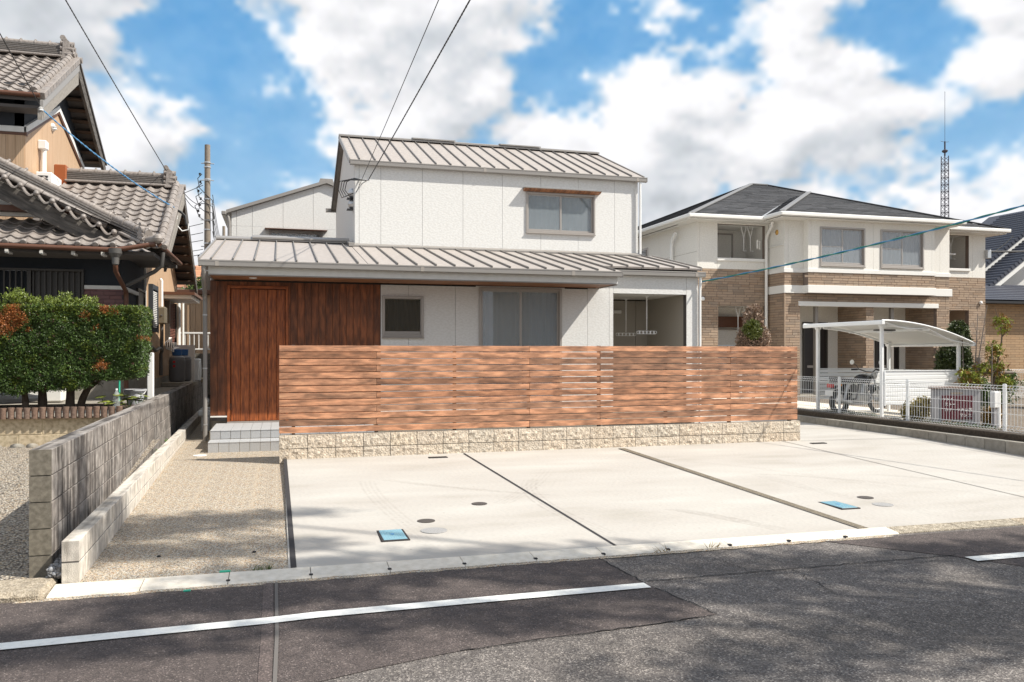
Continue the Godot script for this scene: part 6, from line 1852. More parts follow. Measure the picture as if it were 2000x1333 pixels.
func crown_tree(called: String, label: String, cat: String, at: Vector3, hgt: float, tr: float, lumps: Array, n: int, leaf: Mesh, base: Color, vary: float, s0: float, s1: float, limbs := 7) -> Node3D:
	var t := thing(called, label, cat, at)
	var tk := part(t, "trunk", nb().tube([at, at + V(0.02, hgt * 0.3, 0.02), at + V(-0.03, hgt * 0.65, 0.0), at + V(0.0, hgt * 0.9, 0.03)], tr, 9, true, tr * 0.3), M.bark)
	for k in limbs:
		var q: Array = lumps[k % lumps.size()]
		var c: Vector3 = at + q[0]
		var y0 := hgt * R.randf_range(0.3, 0.6)
		part(tk, "limb", nb().tube([at + V(0, y0, 0), (at + V(0, y0, 0)).lerp(c, 0.5) + V(0, 0.1, 0), c], tr * 0.4, 6, false, tr * 0.12), M.bark)
	var pts := []
	var cols := []
	for i in n:
		var q: Array = lumps[R.randi() % lumps.size()]
		var d := V(R.randfn(), R.randfn(), R.randfn())
		d = d.normalized() * pow(R.randf(), 0.42)
		pts.append(at + q[0] + d * q[1])
		cols.append(base * R.randf_range(1.0 - vary, 1.0 + vary))
	scatter(t, "foliage", leaf, M.leaf, pts, cols, s0, s1)
	return t
func right_garden() -> void:
	var leaf := sprig(9, 0.07, 0.035, 0.06, 21)
	# dried-out conifer behind the wooden fence
	var dry := crown_tree("conifer", "dried brown conifer with one green side, standing behind the wooden fence", "conifer", V(12.55, 0.1, -20.0), 2.5, 0.05, [[V(0.02, 2.25, 0), V(0.22, 0.45, 0.22)], [V(0.1, 1.75, 0.05), V(0.34, 0.42, 0.3)], [V(-0.18, 1.7, 0), V(0.26, 0.4, 0.26)], [V(0.02, 1.2, 0), V(0.42, 0.5, 0.35)], [V(0.0, 0.7, 0), V(0.4, 0.5, 0.35)]], 5200, sprig(9, 0.075, 0.03, 0.06, 22), lin(0.40, 0.275, 0.21), 0.4, 0.7, 1.2)
	var pts := []
	var cols := []
	for i in 260:
		var d := V(R.randfn(), R.randfn() * 1.3, R.randfn()).limit_length(1.8) * 0.13
		pts.append(V(12.36, 2.12, -19.72) + d)
		cols.append(lin(0.13, 0.16, 0.02) * R.randf_range(0.6, 1.3))
	scatter(dry, "green_foliage", leaf, M.leaf, pts, cols, 0.7, 1.1)
	# dark conifer by the apartment's end
	crown_tree("conifer", "dense dark green conifer by the brick corner of the apartment house", "conifer", V(17.35, 0.1, -17.9), 1.9, 0.06, [[V(0.1, 1.75, 0), V(0.28, 0.5, 0.28)], [V(-0.05, 1.25, 0), V(0.45, 0.5, 0.4)], [V(0.0, 0.8, 0), V(0.55, 0.6, 0.5)]], 2600, leaf, lin(0.07, 0.10, 0.025), 0.5, 0.7, 1.25)
	# staked young tree
	var y := thing("young_tree", "staked young tree with a few tufts of yellow-green leaves", "tree", V(14.55, 0.13, -13.95))
	var tk := part(y, "trunk", nb().tube([V(14.55, 0.1, -13.95), V(14.5, 0.9, -13.95), V(14.62, 1.35, -13.95), V(14.72, 1.75, -13.95), V(14.74, 2.0, -13.95)], 0.028, 7, true, 0.012), M.bark)
	part(tk, "branch", nb().tube([V(14.74, 1.9, -13.95), V(14.68, 2.1, -13.95), V(14.56, 2.5, -13.97)], 0.012, 5, true, 0.004), M.bark)
	part(tk, "branch", nb().tube([V(14.72, 1.85, -13.95), V(14.9, 2.0, -13.95), V(15.0, 2.16, -13.95)], 0.010, 5, true, 0.004), M.bark)
	pts = []
	cols = []
	for q in [[14.75, 2.08, 0.13], [14.72, 2.2, 0.08], [14.55, 1.50, 0.15], [14.50, 1.62, 0.10], [14.48, 1.16, 0.13], [14.62, 1.22, 0.09], [14.70, 0.95, 0.10], [14.85, 0.86, 0.08], [14.2, 1.2, 0.10], [13.95, 1.05, 0.11], [14.05, 0.95, 0.1], [13.7, 1.1, 0.05], [13.75, 0.92, 0.06]]:
		for i in 26:
			pts.append(V(q[0], q[1], -13.95) + V(R.randfn(), R.randfn() * 0.8, R.randfn()).limit_length(1.6) * q[2] * 0.75)
			cols.append((lin(0.42, 0.48, 0.07) if R.randf() < 0.7 else lin(0.42, 0.22, 0.05)) * R.randf_range(0.6, 1.2))
	scatter(y, "foliage", sprig(8, 0.085, 0.026, 0.04, 23), M.leaf, pts, cols, 0.8, 1.3)
	for q in [[13.98, -14.0, 14.18, 1.42, "grey wooden tree stake leaning right beside the shelter"], [14.72, -14.05, 14.55, 1.44, "grey wooden tree stake under the yellow-green young tree"]]:
		tag(part(self, "tree_stake", nb().tube([V(q[0], 0.1, q[1]), V(q[2], q[3], q[1])], 0.045, 9), M.grey_stake), q[4], "stake", "stakes of the young trees")
	tag(part(self, "stake_crossbar", nb().tube([V(13.9, 1.12, -14.0), V(15.1, 1.10, -14.03)], 0.035, 8), M.grey_stake), "horizontal grey pole tied across the two tree stakes", "stake")
	# bare saplings
	for q in [[14.15, -14.1, 2.35, 0.10], [14.35, -14.3, 2.55, 0.35], [14.05, -14.25, 1.9, -0.06], [14.3, -13.8, 1.7, 0.02]]:
		var s := thing("sapling", ["thin bare grey sapling between the tree stakes, the straight one", "tallest bare sapling, leaning right in front of the brick corner", "short bare sapling nearest the shelter post", "lowest bare sapling beside the leaning stake"][[0.10, 0.35, -0.06, 0.02].find(q[3])], "sapling", V(q[0], 0.13, q[1]), "bare saplings")
		part(s, "trunk", nb().tube([V(q[0], 0.1, q[1]), V(q[0] + q[3] * 0.3, q[2] * 0.5, q[1]), V(q[0] + q[3], q[2], q[1])], 0.02, 6, true, 0.007), M.grey_stake)
		for k in 5:
			var t := R.randf_range(0.4, 0.95)
			var c := V(q[0] + q[3] * t, q[2] * t, q[1])
			part(s, "branch", nb().tube([c, c + V(R.randf_range(-0.15, 0.15), R.randf_range(0.1, 0.3), R.randf_range(-0.1, 0.1))], 0.006, 4, false, 0.002), M.grey_stake)
	# low shrubs and ground cover
	for q in [[12.0, -13.35, 0.28, lin(0.30, 0.24, 0.06), "yellowing low shrub between the shelter panel and the name sign"], [13.05, -12.6, 0.2, lin(0.36, 0.22, 0.05), "small yellow-orange shrub just right of the name sign"], [14.6, -15.2, 0.5, lin(0.19, 0.25, 0.05), "leafy green shrub behind the tree stakes"], [16.5, -15.8, 0.55, lin(0.12, 0.20, 0.04), "green shrub right of the young tree, behind the white mesh fence"], [18.6, -16.2, 0.6, lin(0.09, 0.17, 0.04), "dark green shrub at the right edge behind the white mesh fence"]]:
		var r: float = q[2]
		crown_tree("shrub", q[4], "shrub", V(q[0], 0.12, q[1]), r * 1.5, 0.015, [[V(0, r * 0.9, 0), V(r, r * 0.8, r)], [V(r * 0.4, r * 1.3, 0.05), V(r * 0.5, r * 0.5, r * 0.5)], [V(-r * 0.3, r * 0.6, 0), V(r * 0.6, r * 0.6, r * 0.6)]], int(900 * r + 150), leaf, q[3], 0.45, 0.6, 1.1, 5)
	pts = []
	cols = []
	for i in 2400:
		var z := lerpf(-9.0, -16.0, R.randf())
		if R.randf() > 0.35 + 0.65 * sin(z * 1.9): continue
		pts.append(V(lerpf(11.72, 12.3, R.randf()), 0.15 + R.randf() * 0.05, z))
		cols.append(lin(0.07, 0.14, 0.03) * R.randf_range(0.5, 1.5))
	var gc := scatter(self, "ground_cover", sprig(7, 0.035, 0.018, 0.03, 25), M.leaf, pts, cols, 0.8, 1.3)
	tag(gc, "low green ground cover behind the foot of the mesh fence", "ground cover")
	# tree beyond the passage on the left
	crown_tree("tree", "green bushy tree beyond the passage, below the orange roof", "tree", V(-3.9, 0, -58), 6.6, 0.15, [[V(0, 5.6, 0), V(1.6, 1.2, 1.4)], [V(1.4, 5.0, 0), V(1.4, 1.2, 1.2)], [V(-1.2, 4.8, 0), V(1.3, 1.2, 1.2)], [V(0.4, 4.0, 0), V(2.2, 1.5, 1.5)]], 1800, sprig(10, 0.22, 0.12, 0.2, 26), lin(0.12, 0.17, 0.04), 0.5, 0.8, 1.3)
# ---------- shelter, motorbike, mesh fences, sign ----------
func ring_pts(c: Vector3, r: float, ax: Vector3, n := 24) -> Array:
	var a1 := ax.cross(V(0.1, 1, 0.2)).normalized()
	var a2 := ax.cross(a1)
	var o := []
	for i in n + 1: o.append(c + (a1 * cos(TAU * i / n) + a2 * sin(TAU * i / n)) * r)
	return o
func cycle_shelter() -> void:
	var s := thing("cycle_shelter", "white cycle shelter with a curved translucent roof and low slatted side panels", "cycle shelter", V(13, 0.13, -15.45))
	var x0 := 12.06
	var x1 := 14.02
	var za := -14.38
	var zb := -16.48
	for q in [[x0, za, 2.12], [x0, zb, 2.12], [x1, za, 1.74], [x1, zb, 1.74]]:
		var b := nb()
		b.box(q[0] - 0.035, q[0] + 0.035, 0.1, q[2], q[1] - 0.035, q[1] + 0.035, 0.012)
		var po := part(s, "post", b, M.white_paint)
		part(po, "bracket", nb().tube([V(q[0], q[2] - 0.02, q[1] - 0.06), V(q[0], q[2] - 0.02, q[1] + 0.06)], 0.05, 10), M.white_paint)
	var arc := []
	for i in 15:
		var t := i / 14.0
		arc.append(Vector2(lerpf(11.86, 14.22, t), 2.185 - 0.47 * pow(t, 2.0)))
	for z in [za, zb]:
		var pts := []
		for i in range(2, 14): pts.append(V(arc[i].x, arc[i].y - 0.075, z))
		pts.append(V(x1, 1.70, z)); pts.append(V(x1, 1.55, z))
		part(s, "rafter", nb().tube(pts, 0.026, 8), M.white_paint)
	part(s, "front_beam", bxm(11.84, 11.93, 2.10, 2.19, zb - 0.28, za + 0.26, 0.012), M.white_paint)
	part(s, "purlin", bxm(13.05, 13.10, 1.985, 2.035, zb - 0.2, za + 0.2, 0.006), M.white_paint)
	part(s, "rear_beam", bxm(14.17, 14.26, 1.665, 1.725, zb - 0.28, za + 0.26, 0.012), M.white_paint)
	for i in 14:
		var a: Vector2 = arc[i]
		var e: Vector2 = arc[i + 1]
		var b := nb()
		b.prism(P2([a.x + 0.002, a.y, e.x - 0.002, e.y, e.x - 0.002, e.y + 0.010, a.x + 0.002, a.y + 0.010]), zb - 0.25, za + 0.23)
		part(s, "roof_panel", b, M.shelter_sheet)
	for z in [za + 0.245, zb - 0.265]:
		var pts := []
		for q in arc: pts.append(V(q.x, q.y + 0.005, z))
		part(s, "roof_edge", nb().tube(pts, 0.017, 8), M.white_paint)
	var lp := []
	for i in 19:
		var t := i / 18.0
		var k := t * 2.0 - floorf(minf(t * 2.0, 1.9999))
		lp.append(V(lerpf(11.95, 14.1, t), lerpf(2.17, 1.73, t * t) - 0.10 * sin(k * PI) - 0.01, za + 0.20))
	part(s, "hanging_hose", nb().tube(lp, 0.013, 6), M.white_plastic)
	part(s, "lamp", nb().box(12.22, 12.55, 1.94, 1.99, -14.75, -14.62, 0.01), M.white_plastic)
	part(s, "lamp_mount", nb().box(12.18, 12.60, 1.99, 2.02, -14.78, -14.60, 0.005), M.black_plastic)
	for q in [[za + 0.03, 0.0], [zb - 0.03, 0.0]]:
		for i in 8:
			var y := 0.44 + i * 0.088
			part(s, "side_slat", bxm(x0 + 0.04, x1 - 0.04, y, y + 0.078, q[0] - 0.012, q[0] + 0.006, 0.006), M.white_paint)
		part(s, "slat_frame", nb().box(x0 + 0.03, x0 + 0.055, 0.42, 1.15, q[0] - 0.02, q[0] + 0.02).box(x1 - 0.055, x1 - 0.03, 0.42, 1.15, q[0] - 0.02, q[0] + 0.02).box(x0 + 0.055, x1 - 0.055, 1.142, 1.16, q[0] - 0.02, q[0] + 0.02), M.white_paint)
	for i in 8:
		var y := 0.44 + i * 0.088
		part(s, "rear_slat", bxm(x1 + 0.02, x1 + 0.038, y, y + 0.078, zb + 0.04, za - 0.04, 0.006), M.white_paint)
	struct("shelter_paving", nb().flat([V(11.7, 0.134, -14.2), V(14.4, 0.134, -14.2), V(14.4, 0.134, -22.4), V(11.7, 0.134, -22.4)]), M.kerb_stone)

func motorbike() -> void:
	var at := V(11.98, 0.135, -15.62)
	var fw := V(1.25, 0, -0.30).normalized()
	var sd := fw.cross(Vector3.UP).normalized() # rider's right
	var tf := Transform3D(Basis(fw, Vector3.UP, sd), at)
	var m := thing("motorcycle", "black motorcycle with round mirrors and a red tail light parked under the white shelter", "motorcycle", at)
	var T := func(b: MB) -> MB:
		return b
	var mk := func() -> MB:
		var b := nb()
		b.xf = tf
		return b
	for q in [[0.0, 0.30, 0.062, "rear"], [1.28, 0.31, 0.045, "front"]]:
		var b: MB = mk.call()
		b.tube(ring_pts(V(q[0], q[1], 0), q[1] - q[2], V(0, 0, 1), 28), q[2], 8, false)
		var wl := part(m, "wheel", b, M.rubber)
		b = mk.call()
		b.tube(ring_pts(V(q[0], q[1], 0), q[1] - q[2] * 1.9, V(0, 0, 1), 28), 0.016, 6, false)
		part(wl, "rim", b, M.steel)
		b = mk.call()
		b.tube([V(q[0], q[1], -0.05), V(q[0], q[1], 0.05)], 0.05, 10)
		for k in 14:
			var a := TAU * k / 14
			b.tube([V(q[0] + cos(a) * 0.04, q[1] + sin(a) * 0.04, 0.03 * (1 if k % 2 else -1)), V(q[0] + cos(a) * 0.2, q[1] + sin(a) * 0.2, 0)], 0.003, 4, false)
		part(wl, "spokes", b, M.steel)
	var b: MB = mk.call()
	b.tube([V(0, 0.30, 0.09), V(0.45, 0.36, 0.09), V(0.55, 0.68, 0.07), V(1.0, 0.82, 0.02)], 0.022, 7).tube([V(0, 0.30, -0.09), V(0.45, 0.36, -0.09), V(0.55, 0.68, -0.07), V(1.0, 0.82, -0.02)], 0.022, 7).tube([V(0.5, 0.3, 0), V(0.9, 0.32, 0), V(1.02, 0.78, 0)], 0.022, 7)
	part(m, "frame", b, M.black_paint)
	b = mk.call()
	b.box(0.48, 0.88, 0.26, 0.46, -0.13, 0.13, 0.03).tube([V(0.72, 0.42, 0), V(0.80, 0.66, 0)], 0.09, 12)
	for k in 5: b.lathe(V(0.735 + k * 0.014, 0.46 + k * 0.04, 0), [Vector2(0.0, -0.006), Vector2(0.125, -0.006), Vector2(0.125, 0.006), Vector2(0, 0.006)], 12, V(0.33, 0.94, 0).normalized())
	part(m, "engine", b, M.steel)
	b = mk.call()
	b.ball(V(0.78, 0.79, 0), V(0.27, 0.115, 0.125), 14, 8)
	part(m, "fuel_tank", b, M.black_paint)
	b = mk.call()
	b.prism(P2([-0.18, 0.72, 0.55, 0.70, 0.60, 0.78, 0.35, 0.80, 0.05, 0.83, -0.20, 0.86]), -0.12, 0.12)
	part(m, "seat", b, M.black_plastic)
	for q in [[0.0, 0.30, 0.36, 0.4, 2.2], [1.28, 0.31, 0.36, 0.7, 2.5]]:
		b = mk.call()
		var n := 10
		for i in n:
			var a0 := lerpf(q[3], q[4], float(i) / n)
			var a1 := lerpf(q[3], q[4], float(i + 1) / n)
			for k in 2:
				var r: float = q[2] + k * 0.008
				b.quad(V(q[0] + cos(a0) * r, q[1] + sin(a0) * r, -0.075), V(q[0] + cos(a0) * r, q[1] + sin(a0) * r, 0.075), V(q[0] + cos(a1) * r, q[1] + sin(a1) * r, 0.075), V(q[0] + cos(a1) * r, q[1] + sin(a1) * r, -0.075), V(cos(a0), sin(a0), 0) * (1 if k else -1))
		part(m, "mudguard", b, M.black_paint)
	b = mk.call()
	for s in [-1, 1]: b.tube([V(1.28, 0.31, 0.085 * s), V(1.09, 0.72, 0.085 * s), V(1.02, 0.92, 0.085 * s)], 0.024, 8)
	b.box(1.0, 1.1, 0.86, 0.9, -0.11, 0.11, 0.01)
	part(m, "fork", b, M.steel)
	b = mk.call()
	b.tube([V(0.86, 1.0, -0.37), V(0.94, 1.01, -0.22), V(1.02, 0.95, -0.08), V(1.02, 0.95, 0.08), V(0.94, 1.01, 0.22), V(0.86, 1.0, 0.37)], 0.013, 7)
	part(m, "handlebar", b, M.black_plastic)
	for s in [-1, 1]:
		b = mk.call()
		b.tube([V(0.86, 1.0, 0.37 * s), V(0.93, 1.008, 0.25 * s)], 0.019, 8)
		part(m, "grip", b, M.rubber)
		b = mk.call()
		b.tube([V(0.93, 1.01, 0.22 * s), V(0.92, 1.10, 0.28 * s), V(0.90, 1.15, 0.36 * s)], 0.007, 6)
		var st := part(m, "mirror_stalk", b, M.black_plastic)
		b = mk.call()
		b.lathe(V(0.90, 1.17, 0.38 * s), [Vector2(0, -0.02), Vector2(0.05, -0.015), Vector2(0.058, 0.0), Vector2(0.052, 0.008), Vector2(0.0, 0.006)], 14, V(-1, 0.05, 0).normalized())
		part(st, "mirror", b, M.cream_trim)
		b = mk.call()
		b.ball(V(-0.16, 0.68, 0.17 * s), V(0.03, 0.025, 0.03), 8, 5)
		part(m, "indicator", b, M.amber_lens)
	b = mk.call()
	b.lathe(V(1.08, 0.86, 0), [Vector2(0, 0), Vector2(0.05, 0.01), Vector2(0.085, 0.08), Vector2(0.08, 0.10), Vector2(0, 0.115)], 14, V(1, 0, 0))
	part(m, "headlight", b, M.steel)
	b = mk.call()
	b.box(-0.33, -0.26, 0.62, 0.70, -0.085, 0.085, 0.015)
	part(m, "tail_light", b, M.red_lens)
	b = mk.call()
	b.box(-0.345, -0.335, 0.44, 0.56, -0.10, 0.10, 0.004)
	part(m, "number_plate", b, M.white_plastic)
	b = mk.call()
	b.tube([V(0.78, 0.5, 0.13), V(0.92, 0.36, 0.15), V(0.7, 0.24, 0.16), V(0.3, 0.25, 0.17), V(-0.25, 0.34, 0.17)], 0.022, 8).tube([V(0.2, 0.27, 0.17), V(-0.28, 0.36, 0.17)], 0.042, 10)
	part(m, "exhaust", b, M.steel)
	b = mk.call()
	b.box(0.20, 0.42, 0.50, 0.68, 0.10, 0.14, 0.02).box(0.20, 0.42, 0.50, 0.68, -0.14, -0.10, 0.02)
	part(m, "side_cover", b, M.black_paint)
	for s in [-1, 1]:
		b = mk.call()
		b.tube([V(0.02, 0.36, 0.12 * s), V(0.12, 0.68, 0.12 * s)], 0.03, 8)
		part(m, "shock_absorber", b, M.steel)

func mesh_panel(p: Node, a: Vector3, e: Vector3, h: float, pitch: float, r: float, m: Material) -> void: # welded wire with a folded top and foot
	var d := (e - a).normalized()
	var o := d.cross(Vector3.UP).normalized() * 0.045
	var l := a.distance_to(e)
	var b := nb()
	var n := int(l / pitch)
	for i in n:
		var q := a + d * (pitch * (i + 0.5))
		b.tube([q, q + V(0, 0.045, 0) + o, q + V(0, 0.095, 0), q + V(0, h - 0.095, 0), q + V(0, h - 0.045, 0) + o, q + V(0, h, 0)], r, 4, false)
	stuff(part(p, "wire_mesh", b, m))
	for y in [0.0, 0.095, 0.29, 0.46, h - 0.095, h]:
		part(p, "line_wire", nb().tube([a + V(0, y, 0), e + V(0, y, 0)], r, 5, false), m)
	for y in [0.045, h - 0.045]: part(p, "line_wire", nb().tube([a + V(0, y, 0) + o, e + V(0, y, 0) + o], r, 5, false), m)
func mesh_fences() -> void:
	var f := thing("mesh_fence", "white welded-mesh fence on a low kerb along the right side of the forecourt", "fence", V(11.62, 0.2, -12))
	var zs := [-19.1, -17.1, -15.15, -13.15, -10.95, -8.95, -6.95]
	for z in zs: part(f, "post", nb().tube([V(11.62, 0.1, z), V(11.62, 1.0, z)], 0.032, 12).ball(V(11.62, 1.0, z), V(0.032, 0.012, 0.032), 12, 4), M.white_paint)
	for i in zs.size() - 1: mesh_panel(f, V(11.575, 0.225, zs[i]), V(11.575, 0.225, zs[i + 1]), 0.755, 0.065, 0.0042, M.white_paint)
	var g := thing("mesh_fence", "farther white mesh fence across the back of the garden at the right edge", "fence", V(24, 0.1, -19.4))
	for i in 8: part(g, "post", nb().tube([V(18.2 + i * 2, 0.1, -19.4), V(18.2 + i * 2, 1.05, -19.4)], 0.035, 8), M.white_paint)
	for i in 7: mesh_panel(g, V(18.2 + i * 2, 0.2, -19.36), V(20.2 + i * 2, 0.2, -19.36), 0.82, 0.065, 0.005, M.white_paint)
	# the kerb under it
	var k := thing("kerb_wall", "low concrete block kerb between the forecourt and the white mesh fence", "kerb", V(11.1, 0, -13))
	blocks(k, "block", M.concrete, Transform3D(Basis(V(0, 0, 1), V(0, 1, 0), V(-1, 0, 0)), V(11.05, -0.26, -24.0)), 17.6, 0.40, 0.4, 0.4, 0.13, 0.0, 0.006, 0.86, 1.06)
	var u := nb()
	u.box(11.32, 11.78, -0.2, 0.225, -24.0, -5.0, 0.012)
	tag(part(self, "fence_footing", u, mat("mossy_concrete", Color(0.17, 0.14, 0.115), 0.95, 0, M.old_block_end.albedo_texture, null, V(0.7, 0.7, 0.7))), "dark mossy concrete footing under the white mesh fence", "kerb")
	struct("kerb_gap_soil", nb().flat([V(11.15, 0.12, -5.0), V(11.34, 0.12, -5.0), V(11.34, 0.12, -24.0), V(11.15, 0.12, -24.0)]), M.earth)

func name_sign() -> void:
	var at := V(12.31, 0.12, -12.66)
	var fx := V(0.87, 0, 0.24).normalized()
	var tf := Transform3D(Basis(fx, Vector3.UP, fx.cross(Vector3.UP)), at)
	var s := thing("name_sign", "grey rendered sign block with a maroon plate of white lettering behind the mesh fence", "sign", at)
	var b := nb()
	b.xf = tf
	b.box(-0.45, 0.45, 0.0, 0.72, -0.10, 0.0, 0.01)
	part(s, "block", b, M.sign_grey)
	b = nb()
	b.xf = tf
	b.box(-0.485, 0.485, 0.722, 0.765, -0.13, 0.03, 0.006)
	part(s, "cap", b, mat("tan_cap", Color(0.20, 0.13, 0.10), 0.7))
	b = nb()
	b.xf = tf
	b.box(-0.295, 0.29, 0.15, 0.60, 0.001, 0.014, 0.003)
	part(s, "plate", b, M.maroon)
	for q in [[-0.12, 0.10, 0.625, 0.66], [-0.29, -0.10, 0.06, 0.13], [-0.14, 0.14, 0.0, 0.10]]:
		b = nb()
		b.xf = tf
		b.box(q[0], q[1], q[2], q[3], 0.001, 0.008)
		part(s, "brick_strip", b, M.brown_brick)
	# the strokes of the lettering: x, y, x, y in a grid of characters
	var glyphs := {"ha": [[0.35, 0.85, 0.1, 0.1], [0.65, 0.85, 0.9, 0.1]], "bar": [[0.1, 0.5, 0.9, 0.5]], "to": [[0.4, 0.95, 0.4, 0.05], [0.4, 0.6, 0.85, 0.4]], "i": [[0.8, 0.9, 0.15, 0.5], [0.5, 0.65, 0.5, 0.05]], "tsu": [[0.15, 0.8, 0.2, 0.55], [0.45, 0.85, 0.5, 0.6], [0.85, 0.85, 0.7, 0.4], [0.7, 0.4, 0.35, 0.1]],
		"dai": [[0.1, 0.65, 0.9, 0.65], [0.5, 0.95, 0.45, 0.5], [0.45, 0.5, 0.1, 0.05], [0.5, 0.55, 0.9, 0.05]], "kou": [[0.4, 0.9, 0.1, 0.5], [0.6, 0.9, 0.9, 0.5], [0.5, 0.55, 0.2, 0.1], [0.2, 0.1, 0.8, 0.15], [0.65, 0.4, 0.85, 0.05]], "en": [[0.1, 0.9, 0.1, 0.05], [0.1, 0.9, 0.9, 0.9], [0.9, 0.9, 0.9, 0.05], [0.1, 0.05, 0.9, 0.05], [0.25, 0.7, 0.75, 0.7], [0.3, 0.5, 0.7, 0.5], [0.5, 0.5, 0.3, 0.2], [0.5, 0.45, 0.75, 0.2]], "n": [[0.15, 0.8, 0.4, 0.6], [0.15, 0.1, 0.9, 0.7]], "ma": [[0.1, 0.85, 0.9, 0.85], [0.9, 0.85, 0.5, 0.35], [0.35, 0.5, 0.7, 0.1]], "su": [[0.15, 0.85, 0.8, 0.85], [0.8, 0.85, 0.1, 0.1], [0.5, 0.45, 0.9, 0.1]]}
	var lines := [[-0.285, 0.50, 0.075, ["tsu", "n", "i"]], [-0.24, 0.405, 0.07, ["su", "to", "bar"]], [-0.24, 0.30, 0.075, ["ha", "i", "bar", "tsu", "dai", "kou", "en"]], [0.04, 0.19, 0.08, ["ma", "n", "su"]]]
	for l in lines:
		var x: float = l[0]
		for g in l[3]:
			b = nb()
			b.xf = tf
			for st in glyphs[g]:
				var p0 := V(x + st[0] * l[2] * 0.85, l[1] + st[1] * l[2] * 0.85, 0.0165)
				var p1 := V(x + st[2] * l[2] * 0.85, l[1] + st[3] * l[2] * 0.85, 0.0165)
				b.tube([p0, p1], 0.0042, 4)
			part(s, "letter", b, M.white_plastic)
			x += l[2]
	var pp := thing("meter_post", "short white utility post with a small meter box beside the name sign", "post", V(12.95, 0.12, -12.35))
	part(pp, "post", nb().tube([V(12.95, 0.1, -12.35), V(12.95, 0.80, -12.35)], 0.045, 10), M.white_plastic)
	part(pp, "box", nb().box(12.80, 12.92, 0.50, 0.80, -12.40, -12.29, 0.01), M.white_plastic)
	part(pp, "support", nb().box(12.83, 12.90, 0.1, 0.5, -12.38, -12.32, 0.005), M.sign_grey)

